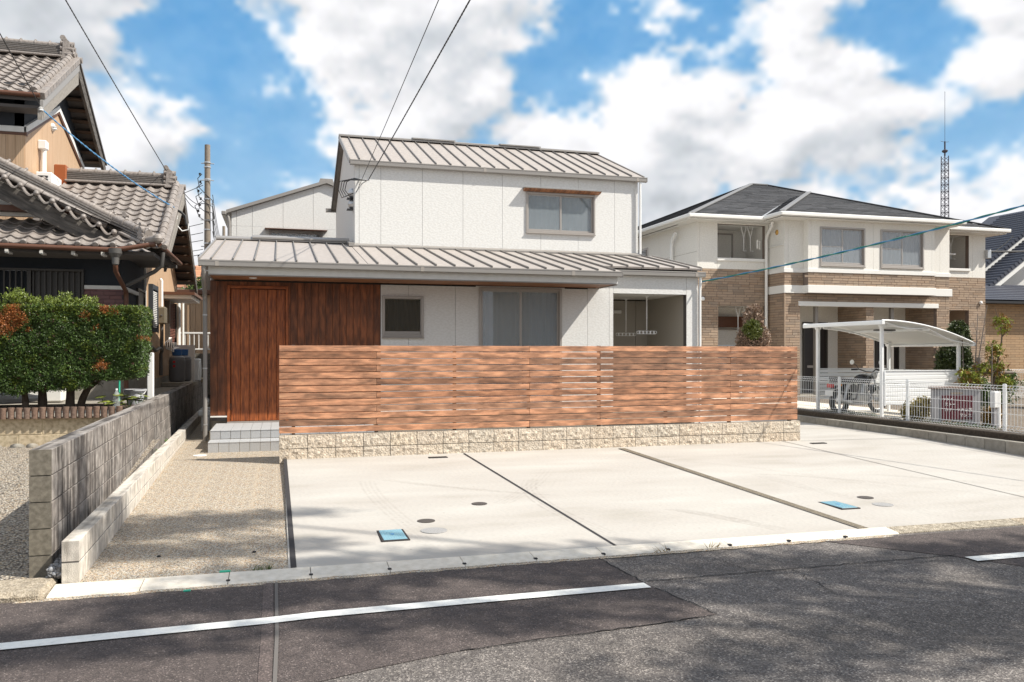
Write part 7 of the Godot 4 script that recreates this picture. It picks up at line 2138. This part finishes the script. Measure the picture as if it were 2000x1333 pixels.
# ---------- poles and wires ----------
func wire(called: String, label: String, a: Vector3, e: Vector3, sag: float, r: float, m: Material, group := "", twist := 0) -> void:
	var pts := []
	var n := 28
	for i in n + 1:
		var t := float(i) / n
		pts.append(a.lerp(e, t) - V(0, sag * 4 * t * (1 - t), 0))
	if twist == 0:
		tag(part(self, called, nb().tube(pts, r, 6, false), m), label, "wire", group)
		return
	var o := thing(called, label, "wire", a, group)
	for s in 2:
		var q := []
		for i in n * 12:
			var t := float(i) / (n * 12 - 1)
			var c := a.lerp(e, t) - V(0, sag * 4 * t * (1 - t), 0)
			var ang := t * a.distance_to(e) * TAU / (twist * 0.1) + s * PI
			q.append(c + V(0, cos(ang), sin(ang)) * r * 0.9)
		part(o, "strand", nb().tube(q, r, 5, false), m if s == 0 else (M.cable_blue if m == M.cable_green else m))
func poles_and_wires() -> void:
	var p := thing("utility_pole", "concrete utility pole hung with fittings and wires behind the side passage", "utility pole", V(-2.26, 0, -28.7))
	part(p, "pole", nb().tube([V(-2.26, -0.3, -28.7), V(-2.26, 8.33, -28.7)], 0.125, 14, true, 0.088), M.pole_concrete)
	for y in [7.75, 7.6, 7.2, 6.55, 5.55, 5.1, 4.7, 4.55, 4.2]: part(p, "band", nb().lathe(V(-2.26, y, -28.7), [Vector2(0.08, -0.02), Vector2(0.112, -0.02), Vector2(0.112, 0.02), Vector2(0.08, 0.02)], 12), M.steel)
	for q in [[6.4, 0.0], [5.85, 0.1], [5.0, 0.0], [4.75, 0.2], [4.3, 0.0], [7.72, 0.0], [7.15, 0.1]]: part(p, "crossarm", nb().tube([V(-2.46, q[0], -28.7 + q[1]), V(-2.05, q[0], -28.7 + q[1])], 0.016, 5), M.steel)
	for y in [6.75, 6.5, 6.3, 6.1, 5.95, 7.3, 7.05, 4.62, 4.35]: part(p, "insulator", nb().lathe(V(-2.50 + 0.04 * sin(y * 9.0), y, -28.66), [Vector2(0, 0), Vector2(0.045, 0.02), Vector2(0.025, 0.05), Vector2(0.045, 0.08), Vector2(0, 0.1)], 8), M.black_plastic)
	for k in 4: part(p, "jumper_cable", nb().tube([V(-2.42, 7.35 - k * 0.3, -28.6), V(-2.55 - k * 0.03, 7.2 - k * 0.3, -28.6), V(-2.5, 6.9 - k * 0.32, -28.6), V(-2.36, 6.75 - k * 0.3, -28.6), V(-2.1, 6.5 - k * 0.2, -28.6), V(-2.05, 5.9 - k * 0.2, -28.65)], 0.014, 5, false), M.cable)
	var p2 := thing("utility_pole", "second, more distant utility pole just showing above the porch roof", "utility pole", V(-3.87, 0, -63.4))
	part(p2, "pole", nb().tube([V(-3.87, -0.3, -63.4), V(-3.87, 10.7, -63.4)], 0.15, 12, true, 0.10), M.pole_concrete)
	part(p2, "crossarm", nb().tube([V(-4.6, 9.9, -63.4), V(-3.2, 9.9, -63.4)], 0.04, 5), M.steel)
	for k in 7: wire("overhead_wire", "thin overhead wire between the two distant utility poles", V(-2.1, 6.7 - k * 0.3, -28.7), V(-3.8 + 0.1 * k, 9.9 - k * 0.25, -63.4), 0.9 + 0.1 * k, 0.011, M.cable, "wires between the distant poles")
	var lw := [[7.0, -26, 7.9, -75], [5.75, -30, 7.6, -75], [5.45, -30, 7.0, -70], [5.2, -30, 6.5, -66], [4.9, -22, 4.9, -44], [4.75, -30, 6.3, -78], [3.9, -30, 4.4, -60], [3.6, -30, 4.1, -60], [3.3, -30, 3.7, -60]]
	for q in lw: wire("overhead_wire", "thin overhead wire running left from the utility pole behind the passage", V(-2.4, q[0], -28.7), V(q[1], q[2], q[3]), 0.5, 0.011, M.cable, "wires left of the utility pole")
	for q in [[4.9, 5.0], [4.5, 4.7], [4.2, 4.3]]: wire("overhead_wire", "thin overhead wire running right from the utility pole behind the rear white house", V(-2.1, q[0], -28.7), V(40, q[1] + 2, -70), 0.8, 0.011, M.cable, "wires right of the utility pole")
	wire("service_wire", "thin wires from the utility pole to the end of the tiled ridge", V(-2.45, 6.35, -28.65), V(-2.42, 5.7, -21.3), 0.15, 0.010, M.cable, "service wires to the tiled ridge")
	wire("service_wire", "thin wires from the utility pole to the end of the tiled ridge", V(-2.45, 6.25, -28.65), V(-2.3, 5.5, -21.3), 0.2, 0.010, M.cable, "service wires to the tiled ridge")
	# drop wires to the houses
	var sp := V(2.84, 6.87, 3.92) # head of the pole across the street
	wire("service_wire", "dark overhead service wire to the bracket on the white house's left corner", V(1.83, 5.205, -17.69), sp, 0.06, 0.0085, M.cable, "", 2)
	wire("service_wire", "thinner overhead wire to the lower hook on the white house's left corner", V(1.60, 4.98, -17.97), V(2.22, 7.2, 3.75), 0.08, 0.006, M.cable)
	wire("service_wire", "twisted dark wire crossing the sky to the tiled roof's ridge end", V(-2.6, 5.88, -21.2), V(-3.56, 8.1, 1.07), 0.1, 0.008, M.cable, "", 2)
	wire("service_wire", "dark wire at the upper left corner running to the upper tiled eave", V(-4.68, 6.55, -18.75), V(-3.9, 9.6, 0.97), 0.1, 0.010, M.cable)
	wire("service_wire", "blue twisted wire from the upper tiled eave down to the lower gable", V(-4.66, 6.5, -18.75), V(-2.25, 4.78, -19.9), 0.12, 0.010, M.cable_blue, "", 2)
	var tail := thing("wire_tail", "bundle of black and white wires hanging from the lower gable edge", "wire", V(-2.22, 4.6, -19.9))
	for k in 4: part(tail, "loop", nb().tube([V(-2.25, 4.76, -19.9), V(-2.12 + k * 0.03, 4.70 - k * 0.03, -19.85), V(-2.02, 4.50 - k * 0.03, -19.9), V(-1.98, 4.34 + k * 0.02, -19.9)], 0.02, 5), M.cable)
	part(tail, "white_loop", nb().tube([V(-2.2, 4.62, -19.85), V(-2.22, 4.4, -19.85), V(-2.1, 4.26, -19.85), V(-1.97, 4.3, -19.85), V(-1.96, 4.44, -19.85)], 0.014, 5), M.white_plastic)
	for q in [[-4.66, 6.48, -18.74], [-4.45, 6.15, -18.9]]: tag(part(self, "insulator", nb().lathe(V(q[0], q[1], q[2]), [Vector2(0, -0.04), Vector2(0.05, -0.02), Vector2(0.03, 0.0), Vector2(0.05, 0.03), Vector2(0, 0.06)], 8), M.white_plastic), "white insulator where the wires meet the upper tiled eave" if q[1] > 6.3 else "white insulator below the upper tiled eave, over the ochre wall", "insulator")
	# green and blue cable on the right
	wire("drop_cable", "green and blue twisted cable sagging from the white house's right corner up to the right", V(8.56, 3.02, -15.6), V(16.4, 7.1, 0.9), 0.62, 0.011, M.cable_green, "", 7)
	wire("service_wire", "ribbed dark cable from the apartment house's right corner", V(24.56, 5.15, -23.8), V(40.0, 7.4, -23.0), 0.5, 0.035, M.cable)
	wire("service_wire", "thin wire on the apartment house's right corner hanging into the brick wall", V(24.56, 5.05, -23.8), V(25.6, 5.75, -23.75), 0.06, 0.014, M.cable)
	for k in 3: wire("overhead_wire", "distant thin wire right of the apartment house", V(25.5, 4.9 - k * 0.4, -38), V(60, 8.0 - k * 0.5, -44), 0.6, 0.018, M.cable, "distant wires at the right edge")
	# radio mast
	var t := thing("radio_mast", "tall lattice radio mast with a whip antenna behind the apartment house", "mast", V(90, 0, -99))
	var zc := 130.0
	var u := (1846.0 - 1000.0) / 1609.0
	var c := V(zc * (u * 0.9622 + 0.2723), 0, -zc * (0.9622 - u * 0.2723))
	t.position = c
	var yt := 1.54 + (688.0 - 305.0) * zc / 1609.0
	var hw := 0.36
	for q in [[-1, -1], [1, -1], [1, 1], [-1, 1]]: part(t, "leg", nb().tube([c + V(q[0] * hw * 1.3, 0, q[1] * hw * 1.3), c + V(q[0] * hw, yt, q[1] * hw)], 0.07, 5), M.tower_steel)
	var k := 0
	var y := 12.0
	while y < yt - 0.3:
		var w := lerpf(hw * 1.3, hw, y / yt)
		var dense := 0.55 if y > yt - 11.0 and y < yt - 0.0 else 0.9
		var br := nb()
		for s in 4:
			var a0 := V(w, 0, w).rotated(Vector3.UP, PI / 2 * s)
			var a1 := V(w, 0, w).rotated(Vector3.UP, PI / 2 * (s + 1))
			br.tube([c + V(0, y, 0) + a0, c + V(0, y + dense, 0) + a1], 0.035, 4, false)
			if k % 2 == 0: br.tube([c + V(0, y, 0) + a0, c + V(0, y, 0) + a1], 0.04, 4, false)
		part(t, "brace", br, M.tower_steel)
		y += dense
		k += 1
	part(t, "platform", nb().lathe(c + V(0, yt + 0.55, 0), [Vector2(0, 0), Vector2(0.3, 0.0), Vector2(0.45, 0.2), Vector2(0.45, 0.3), Vector2(0.15, 0.5), Vector2(0, 0.5)], 10), M.tower_steel)
	part(t, "mast_head", nb().tube([c + V(0, yt, 0), c + V(0, yt + 2.3, 0)], 0.12, 6), M.tower_steel)
	part(t, "whip_antenna", nb().tube([c + V(0, yt + 2.3, 0), c + V(0, yt + 10.2, 0)], 0.03, 5), M.tower_steel)
	for s in [-1, 1]: part(t, "side_antenna", nb().tube([c + V(0, yt + 2.2, 0), c + V(s * 0.8, yt + 2.3, 0)], 0.03, 4), M.tower_steel)

func street_opposite() -> void: # what stands behind the viewer: it shades the road and shows in the windows
	var h := thing("gabled_house", "house across the street with a gabled roof, mirrored in the upper window", "house", V(19, 0, 14))
	part(h, "wall", nb().prism(P2([13.0, -0.2, 25.0, -0.2, 25.0, 5.6, 19.0, 8.3, 13.0, 5.6]), 11.0, 19.0), M.cream_siding)
	for s in [[12.2, 5.3, 19.0, 8.5], [25.8, 5.3, 19.0, 8.5]]: part(h, "roof_slope", nb().prism(P2([s[0], s[1], s[2], s[3], s[2], s[3] + 0.25, s[0], s[1] + 0.25]), 10.3, 19.7), M.hip_cap)
	for q in [[14.5, 3.6], [20.5, 3.6], [14.5, 0.8], [20.5, 0.8]]:
		var w := part(h, "window", bxm(q[0], q[0] + 1.7, q[1], q[1] + 1.2, 10.93, 10.99), M.aluminium)
		part(w, "pane", bxm(q[0] + 0.06, q[0] + 1.64, q[1] + 0.06, q[1] + 1.14, 10.91, 10.925), M.pane_dark)
	var h2 := thing("flat_house", "house across the street with a flat roof, dimly mirrored in the ground-floor windows", "house", V(3, 0, 14))
	part(h2, "wall", bxm(-4, 8.5, -0.2, 4.6, 10.5, 18), M.tan_block)
	part(h2, "roof_edge", bxm(-4.3, 8.8, 4.6, 4.85, 10.2, 18.3), M.hip_cap)
	var po := thing("utility_pole", "utility pole across the street carrying the wires to the white house", "utility pole", V(2.7, 0, 4.3))
	part(po, "pole", nb().tube([V(2.7, -0.2, 4.3), V(2.7, 9.5, 4.3)], 0.15, 12, true, 0.1), M.pole_concrete)
	part(po, "crossarm", nb().tube([V(1.9, 7.2, 3.85), V(3.5, 6.85, 3.95)], 0.04, 6).tube([V(2.7, 7.0, 3.9), V(2.7, 7.0, 4.3)], 0.04, 6), M.steel)
	var pr := thing("utility_pole", "utility pole right of the viewer carrying the green and blue cable", "utility pole", V(16.5, 0, 1.2))
	part(pr, "pole", nb().tube([V(16.5, -0.2, 1.1), V(16.5, 10.5, 1.1)], 0.15, 12, true, 0.1), M.pole_concrete)
	var pl := thing("utility_pole", "utility pole left of the viewer carrying the wires to the tiled house", "utility pole", V(-3.7, 0, 1.2))
	part(pl, "pole", nb().tube([V(-3.7, -0.2, 1.2), V(-3.7, 10.5, 1.2)], 0.15, 12, true, 0.1), M.pole_concrete)
	var leaf := sprig(10, 0.17, 0.10, 0.16, 31)
	var la := [[V(-8.58, 14.60, -6.75), V(1.44, 0.4, 0.26)], [V(-9.16, 14.00, -5.81), V(1.29, 0.4, 0.24)], [V(-8.40, 13.20, -5.26), V(1.44, 0.4, 0.26)], [V(-7.30, 12.70, -5.38), V(1.57, 0.4, 0.29)], [V(-9.60, 14.20, -6.52), V(1.15, 0.4, 0.21)], [V(-9.64, 12.40, -5.11), V(1.29, 0.4, 0.24)], [V(-8.62, 11.80, -4.57), V(1.57, 0.4, 0.29)], [V(-6.48, 12.60, -4.92), V(1.72, 0.4, 0.31)], [V(-6.68, 11.60, -4.75), V(1.72, 0.4, 0.31)], [V(-6.46, 11.00, -4.21), V(2.01, 0.4, 0.37)], [V(-4.26, 12.00, -4.98), V(1.86, 0.4, 0.34)], [V(-7.94, 10.40, -3.97), V(1.72, 0.4, 0.31)], [V(-5.78, 10.60, -4.29), V(2.01, 0.4, 0.37)], [V(-11.10, 12.20, -4.49), V(1.44, 0.4, 0.26)], [V(-4.06, 11.00, -4.71), V(1.72, 0.4, 0.31)]]
	crown_tree("tree", "tall spreading tree across the street that shades the road and the drive", "tree", V(19.5, -0.2, 4.4), 14.0, 0.24, la, 800, leaf, lin(0.07, 0.12, 0.03), 0.4, 0.7, 1.3, 7)

func small_things() -> void:
	# lids and grates in the forecourt
	for q in [[V(0.995, 0, -7.5), 0.255, 0.44, "nearer blue meter cover, in a black frame left of the first tar joint"], [V(5.845, 0, -7.635), 0.235, 0.42, "farther blue meter cover, set in the concrete right of the second joint"]]:
		var c: Vector3 = q[0]
		c.y = slab_y(c.z)
		var t := thing("meter_cover", q[3], "meter cover", c, "blue meter lids")
		part(t, "frame", nb().box(c.x - q[1] / 2, c.x + q[1] / 2, c.y - 0.03, c.y + 0.006, c.z - q[2] / 2, c.z + q[2] / 2, 0.004), M.lid_frame)
		var l := part(t, "lid", nb().box(c.x - q[1] / 2 + 0.022, c.x + q[1] / 2 - 0.022, c.y, c.y + 0.010, c.z - q[2] / 2 + 0.022, c.z + q[2] / 2 - 0.022, 0.002), M.lid_blue)
		var ribs := nb()
		for i in 9:
			for j in 16:
				var x: float = c.x - q[1] / 2 + 0.038 + i * (q[1] - 0.076) / 8
				var z: float = c.z - q[2] / 2 + 0.038 + j * (q[2] - 0.076) / 15
				ribs.box(x - 0.008, x + 0.008, c.y + 0.010, c.y + 0.0125, z - 0.004, z + 0.004)
		stuff(part(l, "tread", ribs, mat("lid_pale", Color(0.24, 0.42, 0.50), 0.5) if not M.has("lid_pale") else M.lid_pale))
		part(l, "keyhole", nb().box(c.x - 0.02, c.x + 0.012, c.y + 0.0105, c.y + 0.0135, c.z - 0.03, c.z + 0.02, 0.001), M.cable_blue)
	for q in [[V(1.387, 0, -7.99), 0.088, "iron", "small round iron cap just above the pale round lid, left of the first tar joint"], [V(1.39, 0, -7.586), 0.125, "pale_lid", "pale round lid beside the nearer blue meter cover"], [V(2.08, 0, -8.645), 0.085, "iron", "small round iron cap nearest the first tar joint"], [V(6.42, 0, -7.92), 0.09, "iron", "small round iron cap near the right-hand blue lid"], [V(6.345, 0, -7.55), 0.11, "pale_lid", "pale round lid right of the right-hand blue lid"]]:
		var c: Vector3 = q[0]
		c.y = slab_y(c.z)
		tag(part(self, "round_lid", nb().lathe(c, [Vector2(q[1], -0.01), Vector2(q[1], 0.003), Vector2(q[1] - 0.008, 0.005), Vector2(q[1] - 0.012, 0.003), Vector2(0.0, 0.004)], 24), M[q[2]]), q[3], "round lid", "round lids in the forecourt")
	for q in [[2.25, -11.95, "black drain grate at the foot of the block wall, near the first tar joint"], [8.80, -12.02, "black drain grate by the right end of the block wall"]]:
		var c := V(q[0], slab_y(q[1]), q[1])
		var t := thing("drain_grate", q[2], "drain grate", c, "drain grates")
		part(t, "frame", nb().box(c.x - 0.14, c.x + 0.14, c.y - 0.03, c.y + 0.005, c.z - 0.05, c.z + 0.05, 0.002), M.lid_frame)
		for i in 12: part(t, "bar", bxm(c.x - 0.13 + i * 0.0225, c.x - 0.12 + i * 0.0225, c.y + 0.0052, c.y + 0.009, c.z - 0.042, c.z + 0.042), M.iron)
	tag(part(self, "round_lid", nb().lathe(V(-1.17, drive_y(-13.45), -13.45), [Vector2(0.10, -0.01), Vector2(0.10, 0.006), Vector2(0, 0.010)], 20), M.white_plastic), "white round plastic lid in the gravel drive near the steps", "round lid")
	# gas cylinders, unit and pad in the passage
	tag(part(self, "equipment_pad", nb().box(-2.68, -1.98, 0.72, 0.82, -22.2, -20.9, 0.01), M.concrete), "concrete pad under the gas cylinders", "pad")
	for q in [[-2.36, -21.25, "grey gas cylinder with a blue collar, the nearer one"], [-2.27, -21.75, "grey gas cylinder behind the nearer one in the passage"]]:
		var g := thing("gas_cylinder", q[2], "gas cylinder", V(q[0], 0.82, q[1]), "gas cylinders")
		part(g, "body", nb().lathe(V(q[0], 0.82, q[1]), [Vector2(0.0, 0.0), Vector2(0.15, 0.0), Vector2(0.18, 0.04), Vector2(0.185, 0.1), Vector2(0.185, 0.30), Vector2(0.188, 0.305), Vector2(0.185, 0.31), Vector2(0.185, 0.52), Vector2(0.17, 0.59), Vector2(0.12, 0.63), Vector2(0.04, 0.65), Vector2(0, 0.65)], 24), M.cylinder_grey)
		part(g, "collar", nb().lathe(V(q[0], 1.45, q[1]), [Vector2(0.09, 0.0), Vector2(0.11, 0.01), Vector2(0.115, 0.15), Vector2(0.105, 0.16), Vector2(0.10, 0.02)], 16), M.blue_plastic)
		part(g, "valve", nb().tube([V(q[0], 1.46, q[1]), V(q[0], 1.60, q[1])], 0.02, 8).box(q[0] - 0.05, q[0] + 0.05, 1.54, 1.58, q[1] - 0.015, q[1] + 0.015), M.steel)
		for y in [1.28, 1.18]: part(g, "red_label", nb().box(q[0] - 0.075, q[0] - 0.02, y, y + 0.05, q[1] + 0.165, q[1] + 0.184, 0.002), M.red_lens)
	var rg := thing("gas_regulator", "white gas regulator and looped hoses on the wall above the cylinders", "gas regulator", V(-2.6, 1.8, -21.5))
	part(rg, "body", nb().lathe(V(-2.55, 1.82, -21.6), [Vector2(0, -0.04), Vector2(0.08, -0.03), Vector2(0.08, 0.03), Vector2(0, 0.04)], 14, V(1, 0, 0)).box(-2.62, -2.45, 1.70, 1.78, -22.0, -21.8, 0.01), M.white_plastic)
	for k in 5: part(rg, "hose", nb().tube([V(-2.56, 1.85 - k * 0.02, -21.4 - k * 0.1), V(-2.62 + k * 0.05, 1.76, -21.15), V(-2.58 + k * 0.04, 1.62 - k * 0.02, -21.1), V(-2.48, 1.58, -21.2), V(-2.40 + k * 0.03, 1.66, -21.3)], 0.011, 5), M.white_plastic)
	var ac := thing("air_conditioner", "white air conditioner outdoor unit behind the gas cylinders", "air conditioner", V(-2.2, 0.75, -23.4))
	part(ac, "casing", nb().box(-2.34, -2.04, 0.76, 1.36, -23.9, -23.1, 0.02), M.white_plastic)
	part(ac, "fan_grille", nb().lathe(V(-2.04, 1.06, -23.6), [Vector2(0.24, 0), Vector2(0.24, 0.012), Vector2(0.2, 0.014), Vector2(0, 0.01)], 18, V(1, 0, 0)), M.cream_trim)
	var bc := thing("backing_board", "pale board fixed behind the gas cylinders", "board", V(-2.3, 0.75, -22.5))
	part(bc, "board", nb().box(-2.62, -2.08, 0.75, 1.72, -22.6, -22.5, 0.008), M.cream_trim)
	tag(part(self, "stone_block", nb().box(-2.2, -1.98, 0.72, 0.83, -24.3, -23.95, 0.02), M.tan_block), "tan stone block on the ground at the end of the passage", "block")
	tag(part(self, "white_picket", nb().box(-1.46, -1.30, -0.02, 0.46, -17.25, -17.1, 0.02).box(-1.52, -1.28, 0.28, 0.40, -17.24, -17.08, 0.02).ball(V(-1.37, 0.56, -17.17), V(0.06, 0.09, 0.06), 8, 6), M.cream_trim), "small white picket-shaped cover behind the left downpipe", "cover")
	# bottle, bucket, hose, sheet in the bed
	var bt := thing("bottle", "clear plastic bottle with a white cap standing in the hedge bed", "bottle", V(-2.28, 0.72, -13.0))
	part(bt, "body", nb().lathe(V(-2.27, 0.72, -13.06), [Vector2(0.0, 0), Vector2(0.045, 0.0), Vector2(0.05, 0.02), Vector2(0.047, 0.07), Vector2(0.05, 0.1), Vector2(0.047, 0.13), Vector2(0.05, 0.17), Vector2(0.045, 0.20), Vector2(0.018, 0.25), Vector2(0.014, 0.27)], 16), M.clear_plastic)
	part(bt, "cap", nb().tube([V(-2.27, 0.985, -13.06), V(-2.27, 1.01, -13.06)], 0.016, 10), M.white_plastic)
	var bk := thing("bucket", "grey plastic bucket standing behind the wall by the white post", "bucket", V(-2.2, 0.70, -14.2))
	part(bk, "pail", nb().lathe(V(-2.2, 0.70, -14.2), [Vector2(0.0, 0.0), Vector2(0.11, 0.0), Vector2(0.15, 0.22), Vector2(0.175, 0.225), Vector2(0.175, 0.25), Vector2(0.145, 0.25), Vector2(0.105, 0.02), Vector2(0, 0.02)], 22), mat("pail", Color(0.42, 0.43, 0.45), 0.5))
	part(bk, "handle", nb().tube([V(-2.37, 0.93, -14.2), V(-2.33, 0.86, -14.08), V(-2.2, 0.83, -14.03), V(-2.07, 0.86, -14.08), V(-2.03, 0.93, -14.2)], 0.006, 5), M.white_plastic)
	tag(part(self, "garden_pole", nb().tube([V(-2.55, 0.7, -14.9), V(-2.55, 1.45, -14.95)], 0.016, 6), M.green_plastic), "thin green garden pole standing behind the hedge", "pole")
	tag(part(self, "garden_tap", nb().tube([V(-2.34, 1.42, -15.2), V(-2.20, 1.44, -15.2), V(-2.18, 1.36, -15.2)], 0.018, 7).ball(V(-2.24, 1.49, -15.2), V(0.035, 0.02, 0.035), 8, 5), M.steel), "metal garden tap at the right end of the hedge", "tap")
	var sh := nb()
	sh.ball(V(-4.1, 0.82, -14.4), V(0.55, 0.09, 0.22), 16, 6)
	tag(part(self, "covered_bundle", sh, M.white_plastic), "white plastic-wrapped bundle lying behind the hedge trunks", "bundle")
	tag(part(self, "storage_crate", nb().box(-3.95, -3.45, 0.72, 1.0, -15.4, -15.1, 0.02), M.cream_trim), "pale storage crate against the house behind the hedge", "crate")
	# litter and weeds along the kerb
	tag(part(self, "green_tape", nb().box(-0.44, -0.36, -0.15, -0.138, -6.70, -6.665, 0.003), M.green_plastic), "bright green scrap of tape on the gravel by the kerb", "scrap", "green scraps by the kerb")
	tag(part(self, "green_tape", nb().box(-0.66, -0.61, -0.176, -0.166, -6.33, -6.30, 0.003), M.green_plastic), "bright green scrap of tape on the road side of the kerb", "scrap", "green scraps by the kerb")
	for q in [[-0.13, -6.68, 34, lin(0.10, 0.15, 0.03), "tuft of green weeds at the edge of the gravel drive"], [-1.63, -6.78, 14, lin(0.07, 0.13, 0.03), "few green weeds between the two walls at the kerb"], [3.1, -6.38, 12, lin(0.35, 0.22, 0.05), "dry yellowish weeds in the kerb joint, the nearer ones"], [3.6, -6.40, 10, lin(0.35, 0.22, 0.05), "dry yellowish weeds in the kerb joint, farther right"]]:
		var b := nb()
		b.col = q[3]
		for i in q[2]:
			var a := R.randf() * TAU
			var l := R.randf_range(0.03, 0.09)
			var o := V(q[0] + R.randf_range(-0.07, 0.07), -0.155, q[1] + R.randf_range(-0.02, 0.02))
			var d := V(cos(a) * l, R.randf_range(0.02, 0.07), sin(a) * l * 0.7)
			b.face3(o, o + V(0.006, 0, 0.004), o + d, V(0, 0, 1))
		var t := part(self, "weeds", b, M.leaf)
		tag(t, q[4], "weeds", "weeds along the kerb")
		stuff(t)
	var sc := [[-0.95, -7.3], [-0.2, -7.25], [0.2, -9.0]]
	for i in 3: tag(part(self, "dark_pebble", nb().ball(V(sc[i][0], drive_y(sc[i][1]) + 0.006, sc[i][1]), V(0.018, 0.01, 0.014), 7, 5), M.black_plastic), ["lone dark pebble on the gravel drive nearest the low wall", "lone dark pebble in the middle of the gravel drive", "lone dark pebble beside the black drive joint"][i], "pebble", "dark pebbles on the drive")
